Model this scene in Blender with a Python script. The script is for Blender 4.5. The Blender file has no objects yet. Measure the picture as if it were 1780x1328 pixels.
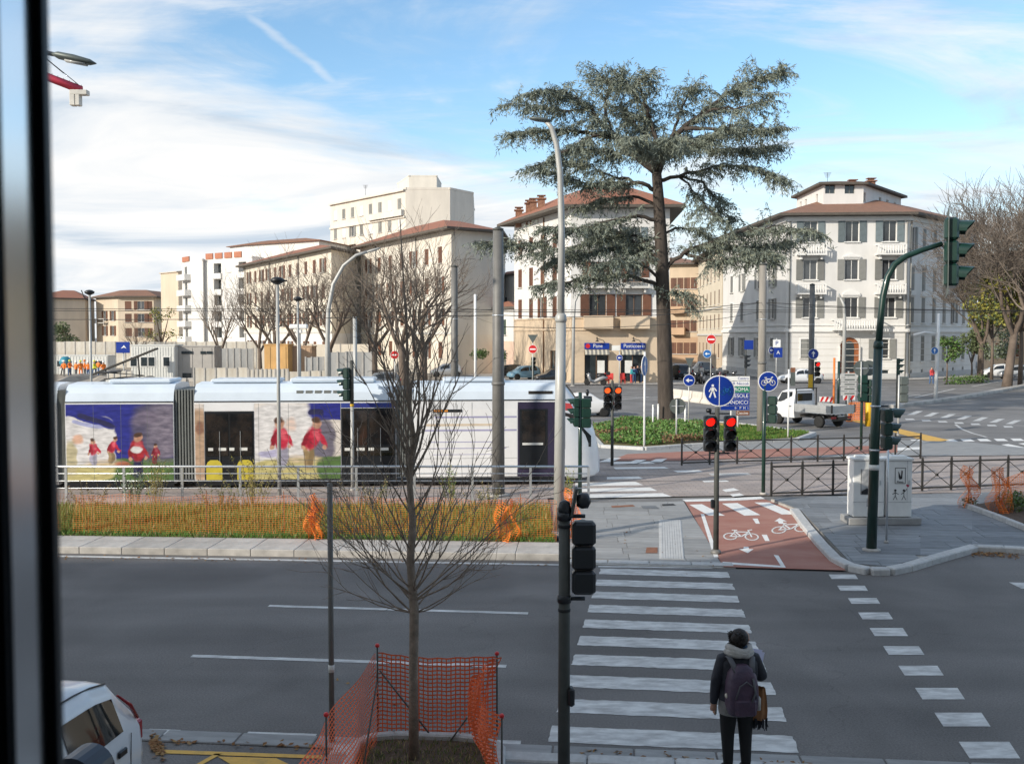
import bpy, bmesh, math, random
import numpy as np
from mathutils import Vector, Matrix
random.seed(7)
SC = bpy.context.scene
COL = SC.collection
PI = math.pi
# ------------------------------------------------------------------ camera, sky, sun, exposure
CAMH, FPX, HOR = 5.0, 1750.0, 582.0
PITCH = math.atan((664.0 - HOR) / FPX)
cam_d = bpy.data.cameras.new('camera'); cam = bpy.data.objects.new('camera', cam_d); COL.objects.link(cam)
cam.location = (0, 0, CAMH); cam.rotation_euler = (PI/2 - PITCH, 0, 0)
cam_d.sensor_width = 36.0; cam_d.lens = 36.0 * FPX / 1780.0
cam_d.clip_start = 0.05; cam_d.clip_end = 6000
cam_d.dof.use_dof = True; cam_d.dof.focus_distance = 32.0; cam_d.dof.aperture_fstop = 8.0
SC.camera = cam
SUN_EL = math.radians(22.0)
SUN_H = Vector((-0.80, -0.60, 0)).normalized()          # horizontal direction towards the sun: left and behind
sun_d = bpy.data.lights.new('sun', 'SUN'); sun = bpy.data.objects.new('sun', sun_d); COL.objects.link(sun)
sun_d.energy = 2.3; sun_d.angle = math.radians(0.6); sun_d.color = (1.0, 0.92, 0.80)
SUNV = Vector((SUN_H.x*math.cos(SUN_EL), SUN_H.y*math.cos(SUN_EL), math.sin(SUN_EL)))
sun.rotation_euler = SUNV.to_track_quat('Z', 'Y').to_euler()
SC.view_settings.view_transform = 'Standard'; SC.view_settings.look = 'None'
SC.view_settings.gamma = 1.0; SC.view_settings.use_curve_mapping = False
SC.view_settings.exposure = 0.98
SC.render.engine = 'CYCLES'
SC.cycles.max_bounces = 6; SC.cycles.transparent_max_bounces = 8
SC.cycles.use_denoising = True
world = bpy.data.worlds.new('World'); SC.world = world; world.use_nodes = True
def build_world():
    nt = world.node_tree; N = nt.nodes; L = nt.links; N.clear()
    def nd(t, **kw):
        n = N.new(t)
        for k, v in kw.items(): setattr(n, k, v)
        return n
    def mth(op, a, b=None, c=None, clamp=False):
        n = nd('ShaderNodeMath', operation=op); n.use_clamp = clamp
        for i, v in enumerate((a, b, c)):
            if v is None: continue
            if isinstance(v, (int, float)): n.inputs[i].default_value = v
            else: L.new(v, n.inputs[i])
        return n.outputs[0]
    def ramp(v, lo, hi, a=0.0, b=1.0):
        n = nd('ShaderNodeMapRange', interpolation_type='SMOOTHSTEP')
        L.new(v, n.inputs[0])
        for i, q in enumerate((lo, hi, a, b)): n.inputs[i+1].default_value = q
        return n.outputs[0]
    def noise(vec, scale, detail, rough, dist, off, stretch=(1, 1, 1), rot=0.0):
        m = nd('ShaderNodeMapping'); m.inputs['Location'].default_value = off; m.inputs['Scale'].default_value = stretch
        m.inputs['Rotation'].default_value = (0, 0, rot); L.new(vec, m.inputs['Vector'])
        n = nd('ShaderNodeTexNoise'); L.new(m.outputs[0], n.inputs['Vector'])
        n.inputs['Scale'].default_value = scale; n.inputs['Detail'].default_value = detail
        n.inputs['Roughness'].default_value = rough; n.inputs['Distortion'].default_value = dist
        return n.outputs['Fac']
    out = nd('ShaderNodeOutputWorld'); bg = nd('ShaderNodeBackground'); bg.inputs[1].default_value = 0.15
    sky = nd('ShaderNodeTexSky', sky_type='NISHITA'); sky.sun_disc = False
    sky.sun_elevation = SUN_EL; sky.sun_rotation = math.atan2(SUN_H.x, SUN_H.y)
    sky.altitude = 60; sky.air_density = 1.0; sky.dust_density = 0.6; sky.ozone_density = 2.2
    tc = nd('ShaderNodeTexCoord'); sep = nd('ShaderNodeSeparateXYZ'); L.new(tc.outputs['Generated'], sep.inputs[0])
    x, y, z = sep.outputs
    zz = mth('ADD', mth('MAXIMUM', z, 0.0), 0.16)
    cmb = nd('ShaderNodeCombineXYZ'); L.new(mth('DIVIDE', x, zz), cmb.inputs[0]); L.new(mth('DIVIDE', y, zz), cmb.inputs[1])
    P = cmb.outputs[0]
    az = mth('ARCTAN2', x, y)
    bank = noise(P, 0.62, 10, 0.58, 1.1, (3.1, 0.7, 0))                       # broad cloud sheet
    edge = noise(P, 2.6, 8, 0.62, 0.8, (6.1, 1.9, 0), (0.6, 1.4, 1), 0.3)     # ragged edges
    wisp = noise(P, 1.1, 10, 0.64, 1.5, (8.3, 2.2, 0), (0.60, 1.45, 1), 0.62)  # wind-drawn cirrus
    side = ramp(az, -0.50, 0.30, 1.0, 0.0)                                   # sheet thins from left to right
    low = ramp(z, 0.0, 0.27, 1.0, 0.0)
    cov = mth('ADD', mth('MULTIPLY', side, 0.46), mth('MULTIPLY', low, 0.50))
    dens = mth('ADD', mth('ADD', mth('ADD', mth('MULTIPLY', bank, 1.5), mth('MULTIPLY', edge, 0.35)), cov), -1.06)
    m1 = ramp(dens, 0.06, 0.44)
    m2 = mth('MULTIPLY', ramp(mth('ADD', wisp, mth('MULTIPLY', low, 0.12)), 0.43, 0.70), 0.72)
    mask = mth('MAXIMUM', m1, m2)
    # a hazy veil close to the horizon
    veil = ramp(z, 0.0, 0.21, 0.85, 0.0)
    mask = mth('MAXIMUM', mask, veil)
    shade = noise(P, 1.25, 9, 0.60, 0.9, (1.7, 5.1, 0), (0.62, 1.25, 1), 0.12)
    cr = nd('ShaderNodeValToRGB'); L.new(shade, cr.inputs[0])
    cr.color_ramp.elements[0].position = 0.37; cr.color_ramp.elements[0].color = (2.1, 2.42, 2.78, 1)
    cr.color_ramp.elements[1].position = 0.58; cr.color_ramp.elements[1].color = (3.42, 3.42, 3.40, 1)
    e = cr.color_ramp.elements.new(0.47); e.color = (2.9, 3.05, 3.2, 1)
    # contrail: a thin straight streak, part of the cloud deck
    def lin(a, b, c): return mth('ADD', mth('ADD', mth('MULTIPLY', x, a), mth('MULTIPLY', y, b)), mth('MULTIPLY', z, c))
    def dvec(px, py):
        v = Vector(((px-890)/FPX, math.cos(PITCH)-(py-664)/FPX*math.sin(PITCH), -math.sin(PITCH)-(py-664)/FPX*math.cos(PITCH)))
        return v.normalized()
    a, b = dvec(455, 45), dvec(560, 125); nrm = a.cross(b).normalized(); mid = (a+b).normalized()
    wob = mth('MULTIPLY', mth('SUBTRACT', noise(P, 9, 4, 0.6, 0.2, (0, 0, 0)), 0.5), 0.010)
    d1 = mth('ABSOLUTE', mth('ADD', lin(*nrm), wob)); along = lin(*mid)
    trail = mth('MULTIPLY', ramp(d1, 0.0002, 0.0062, 1, 0), ramp(along, 0.9978, 0.9998, 0, 0.42))
    mask = mth('MAXIMUM', mask, trail)
    # saturate the clear blue slightly
    hs = nd('ShaderNodeHueSaturation'); hs.inputs['Hue'].default_value = 0.494; hs.inputs['Saturation'].default_value = 1.08; hs.inputs['Value'].default_value = 0.74
    L.new(sky.outputs[0], hs.inputs['Color'])
    mx = nd('ShaderNodeMix', data_type='RGBA'); L.new(mask, mx.inputs[0]); L.new(hs.outputs[0], mx.inputs[6]); L.new(cr.outputs[0], mx.inputs[7])
    L.new(mx.outputs[2], bg.inputs[0]); L.new(bg.outputs[0], out.inputs[0])
build_world()

# ------------------------------------------------------------------ measuring helpers: photo pixel -> place in the world
CP, SP = math.cos(PITCH), math.sin(PITCH)
def ray(px, py):
    dx, dy = (px-890.0)/FPX, -(py-664.0)/FPX
    return Vector((dx, CP + dy*SP, -SP + dy*CP))
def G(px, py, z=0.0):                    # point at height z
    d = ray(px, py); t = (z - CAMH)/d.z
    return Vector((0, 0, CAMH)) + d*t
def T(px, py, Y):                        # point at distance Y
    d = ray(px, py)
    return Vector((0, 0, CAMH)) + d*(Y/d.y)
def X(px, Y): return T(px, HOR, Y).x
def Z(py, Y): return T(890, py, Y).z

# ------------------------------------------------------------------ materials
MATS = {}
def mat(name, col, rough=0.7, metal=0.0, var=0.12, scale=2.0, bump=0.0, bscale=60.0, rand=0.0, col2=None, thr=(0.4, 0.6), emit=0.0, alpha=1.0, spec=0.5, coat=0.0, stretch=None):
    if name in MATS: return MATS[name]
    m = bpy.data.materials.new(name); m.use_nodes = True; MATS[name] = m
    nt = m.node_tree; N = nt.nodes; L = nt.links; b = N['Principled BSDF']
    b.inputs['Roughness'].default_value = rough; b.inputs['Metallic'].default_value = metal
    b.inputs['Specular IOR Level'].default_value = spec
    if coat: b.inputs['Coat Weight'].default_value = coat; b.inputs['Coat Roughness'].default_value = 0.08
    tc = N.new('ShaderNodeTexCoord'); vec = tc.outputs['Object']
    if stretch:
        mp = N.new('ShaderNodeMapping'); mp.inputs['Scale'].default_value = stretch; L.new(vec, mp.inputs['Vector']); vec = mp.outputs[0]
    n1 = N.new('ShaderNodeTexNoise'); n1.inputs['Scale'].default_value = scale; n1.inputs['Detail'].default_value = 7; n1.inputs['Roughness'].default_value = 0.62
    L.new(vec, n1.inputs['Vector'])
    mr = N.new('ShaderNodeMapRange'); L.new(n1.outputs['Fac'], mr.inputs[0]); mr.inputs[1].default_value = thr[0]-0.1; mr.inputs[2].default_value = thr[1]+0.1
    mx = N.new('ShaderNodeMix'); mx.data_type = 'RGBA'; L.new(mr.outputs[0], mx.inputs[0])
    c = Vector(col[:3]); c2 = Vector(col2[:3]) if col2 else None
    lo, hi = (c, c2) if c2 is not None else (c*(1-var), c*(1+var))
    mx.inputs[6].default_value = (*lo, 1); mx.inputs[7].default_value = (*hi, 1)
    o = mx.outputs[2]
    if rand:
        oi = N.new('ShaderNodeObjectInfo'); r = N.new('ShaderNodeMapRange'); L.new(oi.outputs['Random'], r.inputs[0]); r.inputs[3].default_value = 1-rand; r.inputs[4].default_value = 1+rand
        hv = N.new('ShaderNodeHueSaturation'); L.new(r.outputs[0], hv.inputs['Value']); L.new(o, hv.inputs['Color']); o = hv.outputs[0]
    L.new(o, b.inputs['Base Color'])
    if bump:
        n2 = N.new('ShaderNodeTexNoise'); n2.inputs['Scale'].default_value = bscale; n2.inputs['Detail'].default_value = 5; L.new(vec, n2.inputs['Vector'])
        bp = N.new('ShaderNodeBump'); bp.inputs['Strength'].default_value = bump; bp.inputs['Distance'].default_value = 0.02
        L.new(n2.outputs['Fac'], bp.inputs['Height']); L.new(bp.outputs[0], b.inputs['Normal'])
    if emit:
        b.inputs['Emission Color'].default_value = (*col[:3], 1); b.inputs['Emission Strength'].default_value = emit
    return m
def glassmat(name, col=(0.03, 0.04, 0.045), rough=0.06):
    return mat(name, col, rough, 0.0, 0.25, 0.8, spec=0.8, rand=(0.6 if name == 'glass_room' else 0))
def M(n): return MATS[n]
def brickmat(name, c1, c2, mortar, sc, bw, rh, rough=0.85, off=0.5, axis=None, msize=0.02, bump=0.5):
    m = bpy.data.materials.new(name); m.use_nodes = True; MATS[name] = m
    nt = m.node_tree; N = nt.nodes; L = nt.links; b = N['Principled BSDF']; b.inputs['Roughness'].default_value = rough
    tc = N.new('ShaderNodeTexCoord'); vec = tc.outputs['Object']
    if axis is not None:
        mp = N.new('ShaderNodeMapping'); mp.inputs['Rotation'].default_value = axis; L.new(vec, mp.inputs[0]); vec = mp.outputs[0]
    br = N.new('ShaderNodeTexBrick'); L.new(vec, br.inputs['Vector']); br.offset = off
    br.inputs['Color1'].default_value = (*c1, 1); br.inputs['Color2'].default_value = (*c2, 1); br.inputs['Mortar'].default_value = (*mortar, 1)
    br.inputs['Scale'].default_value = sc; br.inputs['Brick Width'].default_value = bw; br.inputs['Row Height'].default_value = rh; br.inputs['Mortar Size'].default_value = msize
    n1 = N.new('ShaderNodeTexNoise'); n1.inputs['Scale'].default_value = 0.7; n1.inputs['Detail'].default_value = 6; L.new(tc.outputs['Object'], n1.inputs['Vector'])
    mr = N.new('ShaderNodeMapRange'); L.new(n1.outputs[0], mr.inputs[0]); mr.inputs[1].default_value = .3; mr.inputs[2].default_value = .7; mr.inputs[3].default_value = .78; mr.inputs[4].default_value = 1.15
    hv = N.new('ShaderNodeHueSaturation'); L.new(mr.outputs[0], hv.inputs['Value']); L.new(br.outputs['Color'], hv.inputs['Color']); L.new(hv.outputs[0], b.inputs['Base Color'])
    bp = N.new('ShaderNodeBump'); bp.inputs['Strength'].default_value = bump; bp.inputs['Distance'].default_value = 0.01; bp.invert = True
    L.new(br.outputs['Fac'], bp.inputs['Height']); L.new(bp.outputs[0], b.inputs['Normal'])
    return m
def asphaltmat(name, c, lanes=True):
    m = mat(name, c, 0.86, var=0.0, scale=0.5); nt = m.node_tree; N = nt.nodes; L = nt.links; b = N['Principled BSDF']; tc = N['Texture Coordinate']
    def nz(sc, st, det=6, dist=0.0):
        mp = N.new('ShaderNodeMapping'); mp.inputs['Scale'].default_value = st; mp.inputs['Rotation'].default_value = (0, 0, 0.1); L.new(tc.outputs['Object'], mp.inputs[0])
        n = N.new('ShaderNodeTexNoise'); n.inputs['Scale'].default_value = sc; n.inputs['Detail'].default_value = det; n.inputs['Distortion'].default_value = dist; L.new(mp.outputs[0], n.inputs['Vector']); return n.outputs['Fac']
    def rg(v, a, q, lo, hi):
        r = N.new('ShaderNodeMapRange'); L.new(v, r.inputs[0])
        for i, x_ in enumerate((a, q, lo, hi)): r.inputs[i+1].default_value = x_
        return r.outputs[0]
    def mul(a, q): n = N.new('ShaderNodeMath'); n.operation = 'MULTIPLY'; L.new(a, n.inputs[0]); L.new(q, n.inputs[1]); return n.outputs[0]
    val = mul(rg(nz(0.9, (.04, 1, 1), 6), .36, .64, .90, 1.09), rg(nz(.35, (1, 1, 1), 7, .6), .36, .64, .80, 1.18)); val = mul(val, rg(nz(38, (1, 1, 1), 3), .3, .7, .78, 1.26)); val = mul(val, rg(nz(150, (1, 1, 1), 2), .35, .65, .82, 1.22))
    vo = N.new('ShaderNodeTexVoronoi'); vo.feature = 'DISTANCE_TO_EDGE'; vo.inputs['Scale'].default_value = .16; wn = N.new('ShaderNodeTexNoise'); wn.inputs['Scale'].default_value = 1.2; wn.inputs['Detail'].default_value = 8; L.new(tc.outputs['Object'], wn.inputs['Vector'])
    ad = N.new('ShaderNodeVectorMath'); ad.operation = 'MULTIPLY_ADD'; ad.inputs[1].default_value = (1.6, 1.6, 1.6); L.new(wn.outputs['Color'], ad.inputs[0]); L.new(tc.outputs['Object'], ad.inputs[2]); L.new(ad.outputs[0], vo.inputs['Vector'])
    val = mul(val, rg(vo.outputs['Distance'], .0, .005, .84, 1.0))
    hv = N.new('ShaderNodeHueSaturation'); hv.inputs['Color'].default_value = (*c, 1); L.new(val, hv.inputs['Value']); L.new(hv.outputs[0], b.inputs['Base Color'])
    bp = N.new('ShaderNodeBump'); bp.inputs['Strength'].default_value = .5; bp.inputs['Distance'].default_value = .01; L.new(nz(110, (1, 1, 1), 3), bp.inputs['Height']); L.new(bp.outputs[0], b.inputs['Normal'])
asphaltmat('asphalt_new', (0.148, 0.139, 0.132))
asphaltmat('asphalt_old', (0.185, 0.178, 0.172))
mat('paint_white', (0.70, 0.70, 0.68), 0.7, scale=4.5, col2=(0.24, 0.23, 0.225), thr=(0.46, 0.70), bump=0.3, stretch=(.6, 1.5, 1))
mat('paint_fresh', (0.80, 0.79, 0.76), 0.7, scale=5, col2=(0.55, 0.54, 0.52), thr=(0.6, 0.72))
mat('paint_yellow', (0.72, 0.42, 0.08), 0.7, scale=6, col2=(0.35, 0.24, 0.08), thr=(0.58, 0.74))
mat('concrete_kerb', (0.42, 0.40, 0.37), 0.85, var=0.22, scale=3, bump=0.4, rand=0.10)
mat('granite_kerb', (0.50, 0.50, 0.49), 0.8, var=0.15, scale=9, bump=0.4, rand=0.12)
mat('stone_slab', (0.30, 0.30, 0.295), 0.75, var=0.22, scale=2.5, bump=0.35, rand=0.16, stretch=(0.6, 2.2, 1))
mat('stone_dark', (0.20, 0.21, 0.22), 0.65, var=0.3, scale=2.2, bump=0.3, rand=0.22, stretch=(0.6, 2.5, 1))
mat('tactile', (0.52, 0.52, 0.51), 0.8, var=0.1, scale=4)
mat('red_asphalt', (0.33, 0.135, 0.10), 0.9, col2=(.40, .21, .165), scale=1.3, bump=0.5, bscale=70, stretch=(.7, 1.3, 1))
mat('rust', (0.25, 0.11, 0.06), 0.8, var=0.3, scale=8)
mat('soil', (0.09, 0.06, 0.04), 0.95, var=0.4, scale=6, bump=0.8, bscale=25)
mat('turf', (0.13, 0.12, 0.035), 0.95, scale=1.3, col2=(0.20, 0.15, 0.07), thr=(.42, .6), bump=0.6, bscale=20)
brickmat('setts', (0.42, 0.35, 0.31), (0.36, 0.31, 0.29), (0.25, 0.22, 0.2), 1.0, 0.40, 0.20, msize=0.012)
mat('rail_steel', (0.22, 0.19, 0.17), 0.35, 0.9, var=0.3, scale=6)
mat('steel_galv', (0.62, 0.64, 0.65), 0.38, 0.75, var=0.10, scale=5)
mat('lamp_paint', (0.42, 0.42, 0.40), 0.45, 0.1, var=0.10, scale=2)
mat('pole_grey', (0.17, 0.165, 0.155), 0.55, 0.2, var=0.16, scale=2.5)
mat('pole_dark', (0.075, 0.078, 0.07), 0.6, 0.2, var=0.25, scale=3)
mat('green_paint', (0.008, 0.036, 0.026), 0.35, 0.0, var=0.2, scale=4, coat=0.3)
mat('black_plastic', (0.013, 0.015, 0.018), 0.35, var=0.2, scale=6)
mat('rubber', (0.018, 0.018, 0.018), 0.85, var=0.2, scale=9)
mat('iron', (0.045, 0.042, 0.038), 0.55, 0.3, var=0.25, scale=6)
mat('white_enamel', (0.82, 0.82, 0.80), 0.4, var=0.05, scale=4)
mat('sign_blue', (0.006, 0.035, 0.27), 0.35, var=0.12, scale=2)
mat('sign_cyan', (0.02, 0.14, 0.42), 0.4, var=0.12, scale=2)
mat('sign_red', (0.62, 0.02, 0.02), 0.4, var=0.1, scale=2)
mat('sign_green', (0.01, 0.20, 0.12), 0.4, var=0.1, scale=2)
mat('sign_brown', (0.20, 0.07, 0.03), 0.4, var=0.1, scale=2)
mat('sign_back', (0.13, 0.15, 0.14), 0.5, 0.4, var=0.15, scale=4)
mat('lamp_red_on', (0.9, 0.012, 0.006), 0.4, emit=0.9)
mat('lamp_orange_on', (0.9, 0.10, 0.015), 0.4, emit=0.75)
mat('lamp_off', (0.02, 0.016, 0.012), 0.25)
mat('net_orange', (0.86, 0.21, 0.02), 0.6, var=0.12, scale=1.5, rand=0.05)
mat('net_red', (0.86, 0.15, 0.04), 0.55, var=0.15, scale=2.5)
glassmat('glass_dark'); glassmat('glass_room', (0.05, 0.055, 0.06), 0.08); glassmat('glass_tint', (0.012, 0.016, 0.018), 0.04)
mat('chrome', (0.8, 0.8, 0.8), 0.2, 1.0, var=0.03)

# ------------------------------------------------------------------ mesh helpers
class MB:
    def __init__(s): s.v = []; s.f = []; s.m = []; s.sm = []
    def add(s, vs, fs, mi=0, smooth=False):
        o = len(s.v); s.v += [tuple(v) for v in vs]
        for f in fs: s.f.append(tuple(i+o for i in f)); s.m.append(mi); s.sm.append(smooth)
        return s
    def box(s, c, d, rz=0.0, mi=0, R=None, bev=0.0):
        x, y, z = d[0]/2, d[1]/2, d[2]/2
        if bev:
            b = min(bev, x*.9, y*.9, z*.9); vs = []; 
            ring = [(-x+b, -y), (x-b, -y), (x, -y+b), (x, y-b), (x-b, y), (-x+b, y), (-x, y-b), (-x, -y+b)]
            sh = lambda k: [(px*(1-b/x) if abs(px) > x-b*1.01 and False else px, py, k) for px, py in ring]
            ins = [(px*(x-b)/x, py*(y-b)/y) for px, py in ring]
            vs = [(a, c2, -z) for a, c2 in ins] + [(a, c2, -z+b) for a, c2 in ring] + [(a, c2, z-b) for a, c2 in ring] + [(a, c2, z) for a, c2 in ins]
            fs = [tuple(range(7, -1, -1)), tuple(range(24, 32))]
            for k in range(3):
                for i in range(8): fs.append((k*8+i, k*8+(i+1) % 8, k*8+8+(i+1) % 8, k*8+8+i))
        else:
            vs = [(-x, -y, -z), (x, -y, -z), (x, y, -z), (-x, y, -z), (-x, -y, z), (x, -y, z), (x, y, z), (-x, y, z)]
            fs = [(3, 2, 1, 0), (4, 5, 6, 7), (0, 1, 5, 4), (1, 2, 6, 5), (2, 3, 7, 6), (3, 0, 4, 7)]
        if R is None: R = Matrix.Rotation(rz, 3, 'Z')
        cv = Vector(c)
        return s.add([R @ Vector(v) + cv for v in vs], fs, mi)
    def tube(s, pts, rad, n=8, mi=0, caps=True, smooth=True, scale=(1, 1)):
        pts = [Vector(p) for p in pts]; k = len(pts)
        if not isinstance(rad, (list, tuple)): rad = [rad]*k
        vs = []; fs = []; up = None
        for i, p in enumerate(pts):
            d = (pts[min(i+1, k-1)] - pts[max(i-1, 0)])
            if d.length < 1e-9: d = Vector((0, 0, 1))
            d.normalize()
            if up is None:
                up = Vector((1, 0, 0)) if abs(d.x) < 0.9 else Vector((0, 1, 0))
            a = (up - d*up.dot(d)); 
            if a.length < 1e-6: a = Vector((0, 1, 0)) - d*d.y
            a.normalize(); b = d.cross(a); up = a
            for j in range(n):
                t = 2*PI*j/n; vs.append(p + (a*math.cos(t)*scale[0] + b*math.sin(t)*scale[1])*rad[i])
        for i in range(k-1):
            for j in range(n): fs.append((i*n+j, i*n+(j+1) % n, (i+1)*n+(j+1) % n, (i+1)*n+j))
        s.add(vs, fs, mi, smooth)
        if caps:
            o = len(s.v) - k*n
            s.f.append(tuple(o+j for j in range(n-1, -1, -1))); s.m.append(mi); s.sm.append(False)
            s.f.append(tuple(o+(k-1)*n+j for j in range(n))); s.m.append(mi); s.sm.append(False)
        return s
    def cyl(s, p0, p1, r0, r1=None, n=12, mi=0): return s.tube([p0, p1], [r0, r0 if r1 is None else r1], n, mi)
    def lathe(s, prof, n=16, c=(0, 0, 0), mi=0, axis='Z'):
        vs = []; fs = []
        for r, z in prof:
            for j in range(n):
                t = 2*PI*j/n; v = (r*math.cos(t), r*math.sin(t), z)
                if axis == 'Y': v = (v[0], v[2], v[1])
                if axis == 'X': v = (v[2], v[0], v[1])
                vs.append((v[0]+c[0], v[1]+c[1], v[2]+c[2]))
        for i in range(len(prof)-1):
            for j in range(n): fs.append((i*n+j, i*n+(j+1) % n, (i+1)*n+(j+1) % n, (i+1)*n+j))
        fs.append(tuple(range(n-1, -1, -1))); fs.append(tuple((len(prof)-1)*n+j for j in range(n)))
        return s.add(vs, fs, mi, True)
    def prism(s, poly, z0, z1, mi=0):            # polygon in xy (CCW) extruded in z
        n = len(poly); vs = [(p[0], p[1], z0) for p in poly] + [(p[0], p[1], z1) for p in poly]
        fs = [tuple(range(n-1, -1, -1)), tuple(range(n, 2*n))] + [(i, (i+1) % n, n+(i+1) % n, n+i) for i in range(n)]
        return s.add(vs, fs, mi)
    def plate(s, poly, y0, y1, mi=0):            # polygon in xz extruded in y (a flat print or plate facing -y)
        n = len(poly); vs = [(p[0], y0, p[1]) for p in poly] + [(p[0], y1, p[1]) for p in poly]
        fs = [tuple(range(n)), tuple(range(2*n-1, n-1, -1))] + [(n+i, n+(i+1) % n, (i+1) % n, i) for i in range(n)]
        return s.add(vs, fs, mi)
    def grid(s, rows, mi=0, smooth=True, flip=False, closed=False):
        nr, nc = len(rows), len(rows[0]); vs = [p for r in rows for p in r]; fs = []
        for i in range(nr-1):
            for j in range(nc if closed else nc-1):
                q = (i*nc+j, i*nc+(j+1) % nc, (i+1)*nc+(j+1) % nc, (i+1)*nc+j)
                fs.append(q[::-1] if flip else q)
        return s.add(vs, fs, mi, smooth)
    def mesh(s, name, mats):
        me = bpy.data.meshes.new(name); me.from_pydata(s.v, [], s.f)
        for m in (mats if isinstance(mats, (list, tuple)) else [mats]): me.materials.append(MATS[m] if isinstance(m, str) else m)
        me.polygons.foreach_set('material_index', s.m); me.polygons.foreach_set('use_smooth', s.sm); me.update()
        return me
def link(name, me, parent=None, loc=(0, 0, 0), rz=0.0):
    o = bpy.data.objects.new(name, me); COL.objects.link(o); o.parent = parent; o.location = loc
    if rz: o.rotation_euler = (0, 0, rz)
    return o
def part(name, mb, mats, parent=None, loc=(0, 0, 0), rz=0.0): return link(name, mb.mesh(name, mats), parent, loc, rz)
def tag(o, label, cat, group=None, kind=None):
    o['label'] = label; o['category'] = cat
    if group: o['group'] = group
    if kind: o['kind'] = kind
    return o
def thing(name, label, cat, loc=(0, 0, 0), rz=0.0, group=None):
    o = bpy.data.objects.new(name, None); COL.objects.link(o); o.location = loc; o.rotation_euler = (0, 0, rz); o.empty_display_size = 0.2
    return tag(o, label, cat, group)
def copy_tree(o, parent=None, loc=None, rz=None, label=None):
    c = o.copy(); COL.objects.link(c); c.parent = parent
    if loc is not None: c.location = loc
    if rz is not None: c.rotation_euler = (0, 0, rz)
    if label: c['label'] = label
    for ch in o.children: copy_tree(ch, c)
    return c
def struct(name, mb, mats, parent=None, loc=(0, 0, 0)):
    o = part(name, mb, mats, parent, loc)
    if parent is None: o['kind'] = 'structure'
    return o
def sheet(name, pts, z, m, parent=None):
    mb = MB(); pts = [Vector((p[0], p[1], 0)) for p in pts]
    a = sum(pts[i].x*pts[(i+1) % len(pts)].y - pts[(i+1) % len(pts)].x*pts[i].y for i in range(len(pts)))
    if a < 0: pts = pts[::-1]
    mb.add([(p.x, p.y, z) for p in pts], [tuple(range(len(pts)))])
    return struct(name, mb, m, parent)
def text(s, size, parent, loc, m, rz=0.0, align='LEFT', name='lettering'):
    cu = bpy.data.curves.new(name, 'FONT'); cu.body = s; cu.size = size; cu.extrude = 0.002; cu.align_x = align; cu.align_y = 'CENTER'
    tmp = bpy.data.objects.new('tmp', cu); me = bpy.data.meshes.new_from_object(tmp); bpy.data.objects.remove(tmp); me.materials.clear(); me.materials.append(MATS[m])
    o = bpy.data.objects.new(name, me); COL.objects.link(o); o.parent = parent
    o.location = loc; o.rotation_euler = (PI/2, 0, rz); return o
def clip_poly(poly, conv):                     # Sutherland-Hodgman, conv is a CCW convex polygon
    out = poly
    for i in range(len(conv)):
        a, b = conv[i], conv[(i+1) % len(conv)]; inp = out; out = []
        if not inp: break
        side = lambda p: (b[0]-a[0])*(p[1]-a[1]) - (b[1]-a[1])*(p[0]-a[0])
        for j in range(len(inp)):
            p, q = inp[j], inp[(j+1) % len(inp)]; sp, sq = side(p), side(q)
            if sp >= 0: out.append(p)
            if (sp >= 0) != (sq >= 0):
                t = sp/(sp-sq); out.append((p[0]+(q[0]-p[0])*t, p[1]+(q[1]-p[1])*t))
    return out
def area(p): return 0.5*sum(p[i][0]*p[(i+1) % len(p)][1]-p[(i+1) % len(p)][0]*p[i][1] for i in range(len(p)))
# ------------------------------------------------------------------ ground, roads, pavements, kerbs, markings
ground = MB(); ground.add([(-900, -300, -0.006), (900, -300, -0.006), (900, 1500, -0.006), (-900, 1500, -0.006)], [(0, 1, 2, 3)])
struct('ground', ground, 'asphalt_old')
nearY = lambda x: 12.1 - 0.1*x
farY = lambda x: 22.16 - 0.068*x
TY = lambda x: 33.16 + 0.0806*x                      # near flank of the tram line
road = sheet('road', [(-80, nearY(-80)), (80, nearY(80)), (80, 17), (13.6, 23.2), (9.5, 23.2), (7.3, 21.0), (1, farY(1)), (-80, farY(-80))], 0.0, 'asphalt_new')
def gq(pts, z=0.0): return [G(a, b, z) for a, b in pts]
def mark(name, pts, z=0.005, m='paint_white', parent=None): return sheet(name, gq(pts, z), z, m, parent or road)
def strip(name, a, b, w, z=0.005, m='paint_white', parent=None):
    a, b = Vector((a[0], a[1], 0)), Vector((b[0], b[1], 0)); n = (b-a).normalized(); n = Vector((-n.y, n.x, 0))*w/2
    return sheet(name, [a-n, b-n, b+n, a+n], z, m, parent or road)
# lane lines
strip('edge_line', (-40, 21.78+3.04), (1.05, 21.70), 0.15)
strip('edge_line', (G(1040, 985).x, G(1040, 985).y+0.02), (4.3, 21.42), 0.13)
for a, b, w in (((467, 1053), (918, 1066), .13), ((333, 1140), (880, 1158), .13), ((255, 1271), (310, 1273), .16), ((428, 1276), (548, 1280), .16), ((760, 1287), (905, 1292), .16)):
    strip('lane_line', G(*a), G(*b), w)
strip('lane_line', (-24, G(467, 1053).y+2.0), (-13, G(467, 1053).y+0.95), .13)
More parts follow.
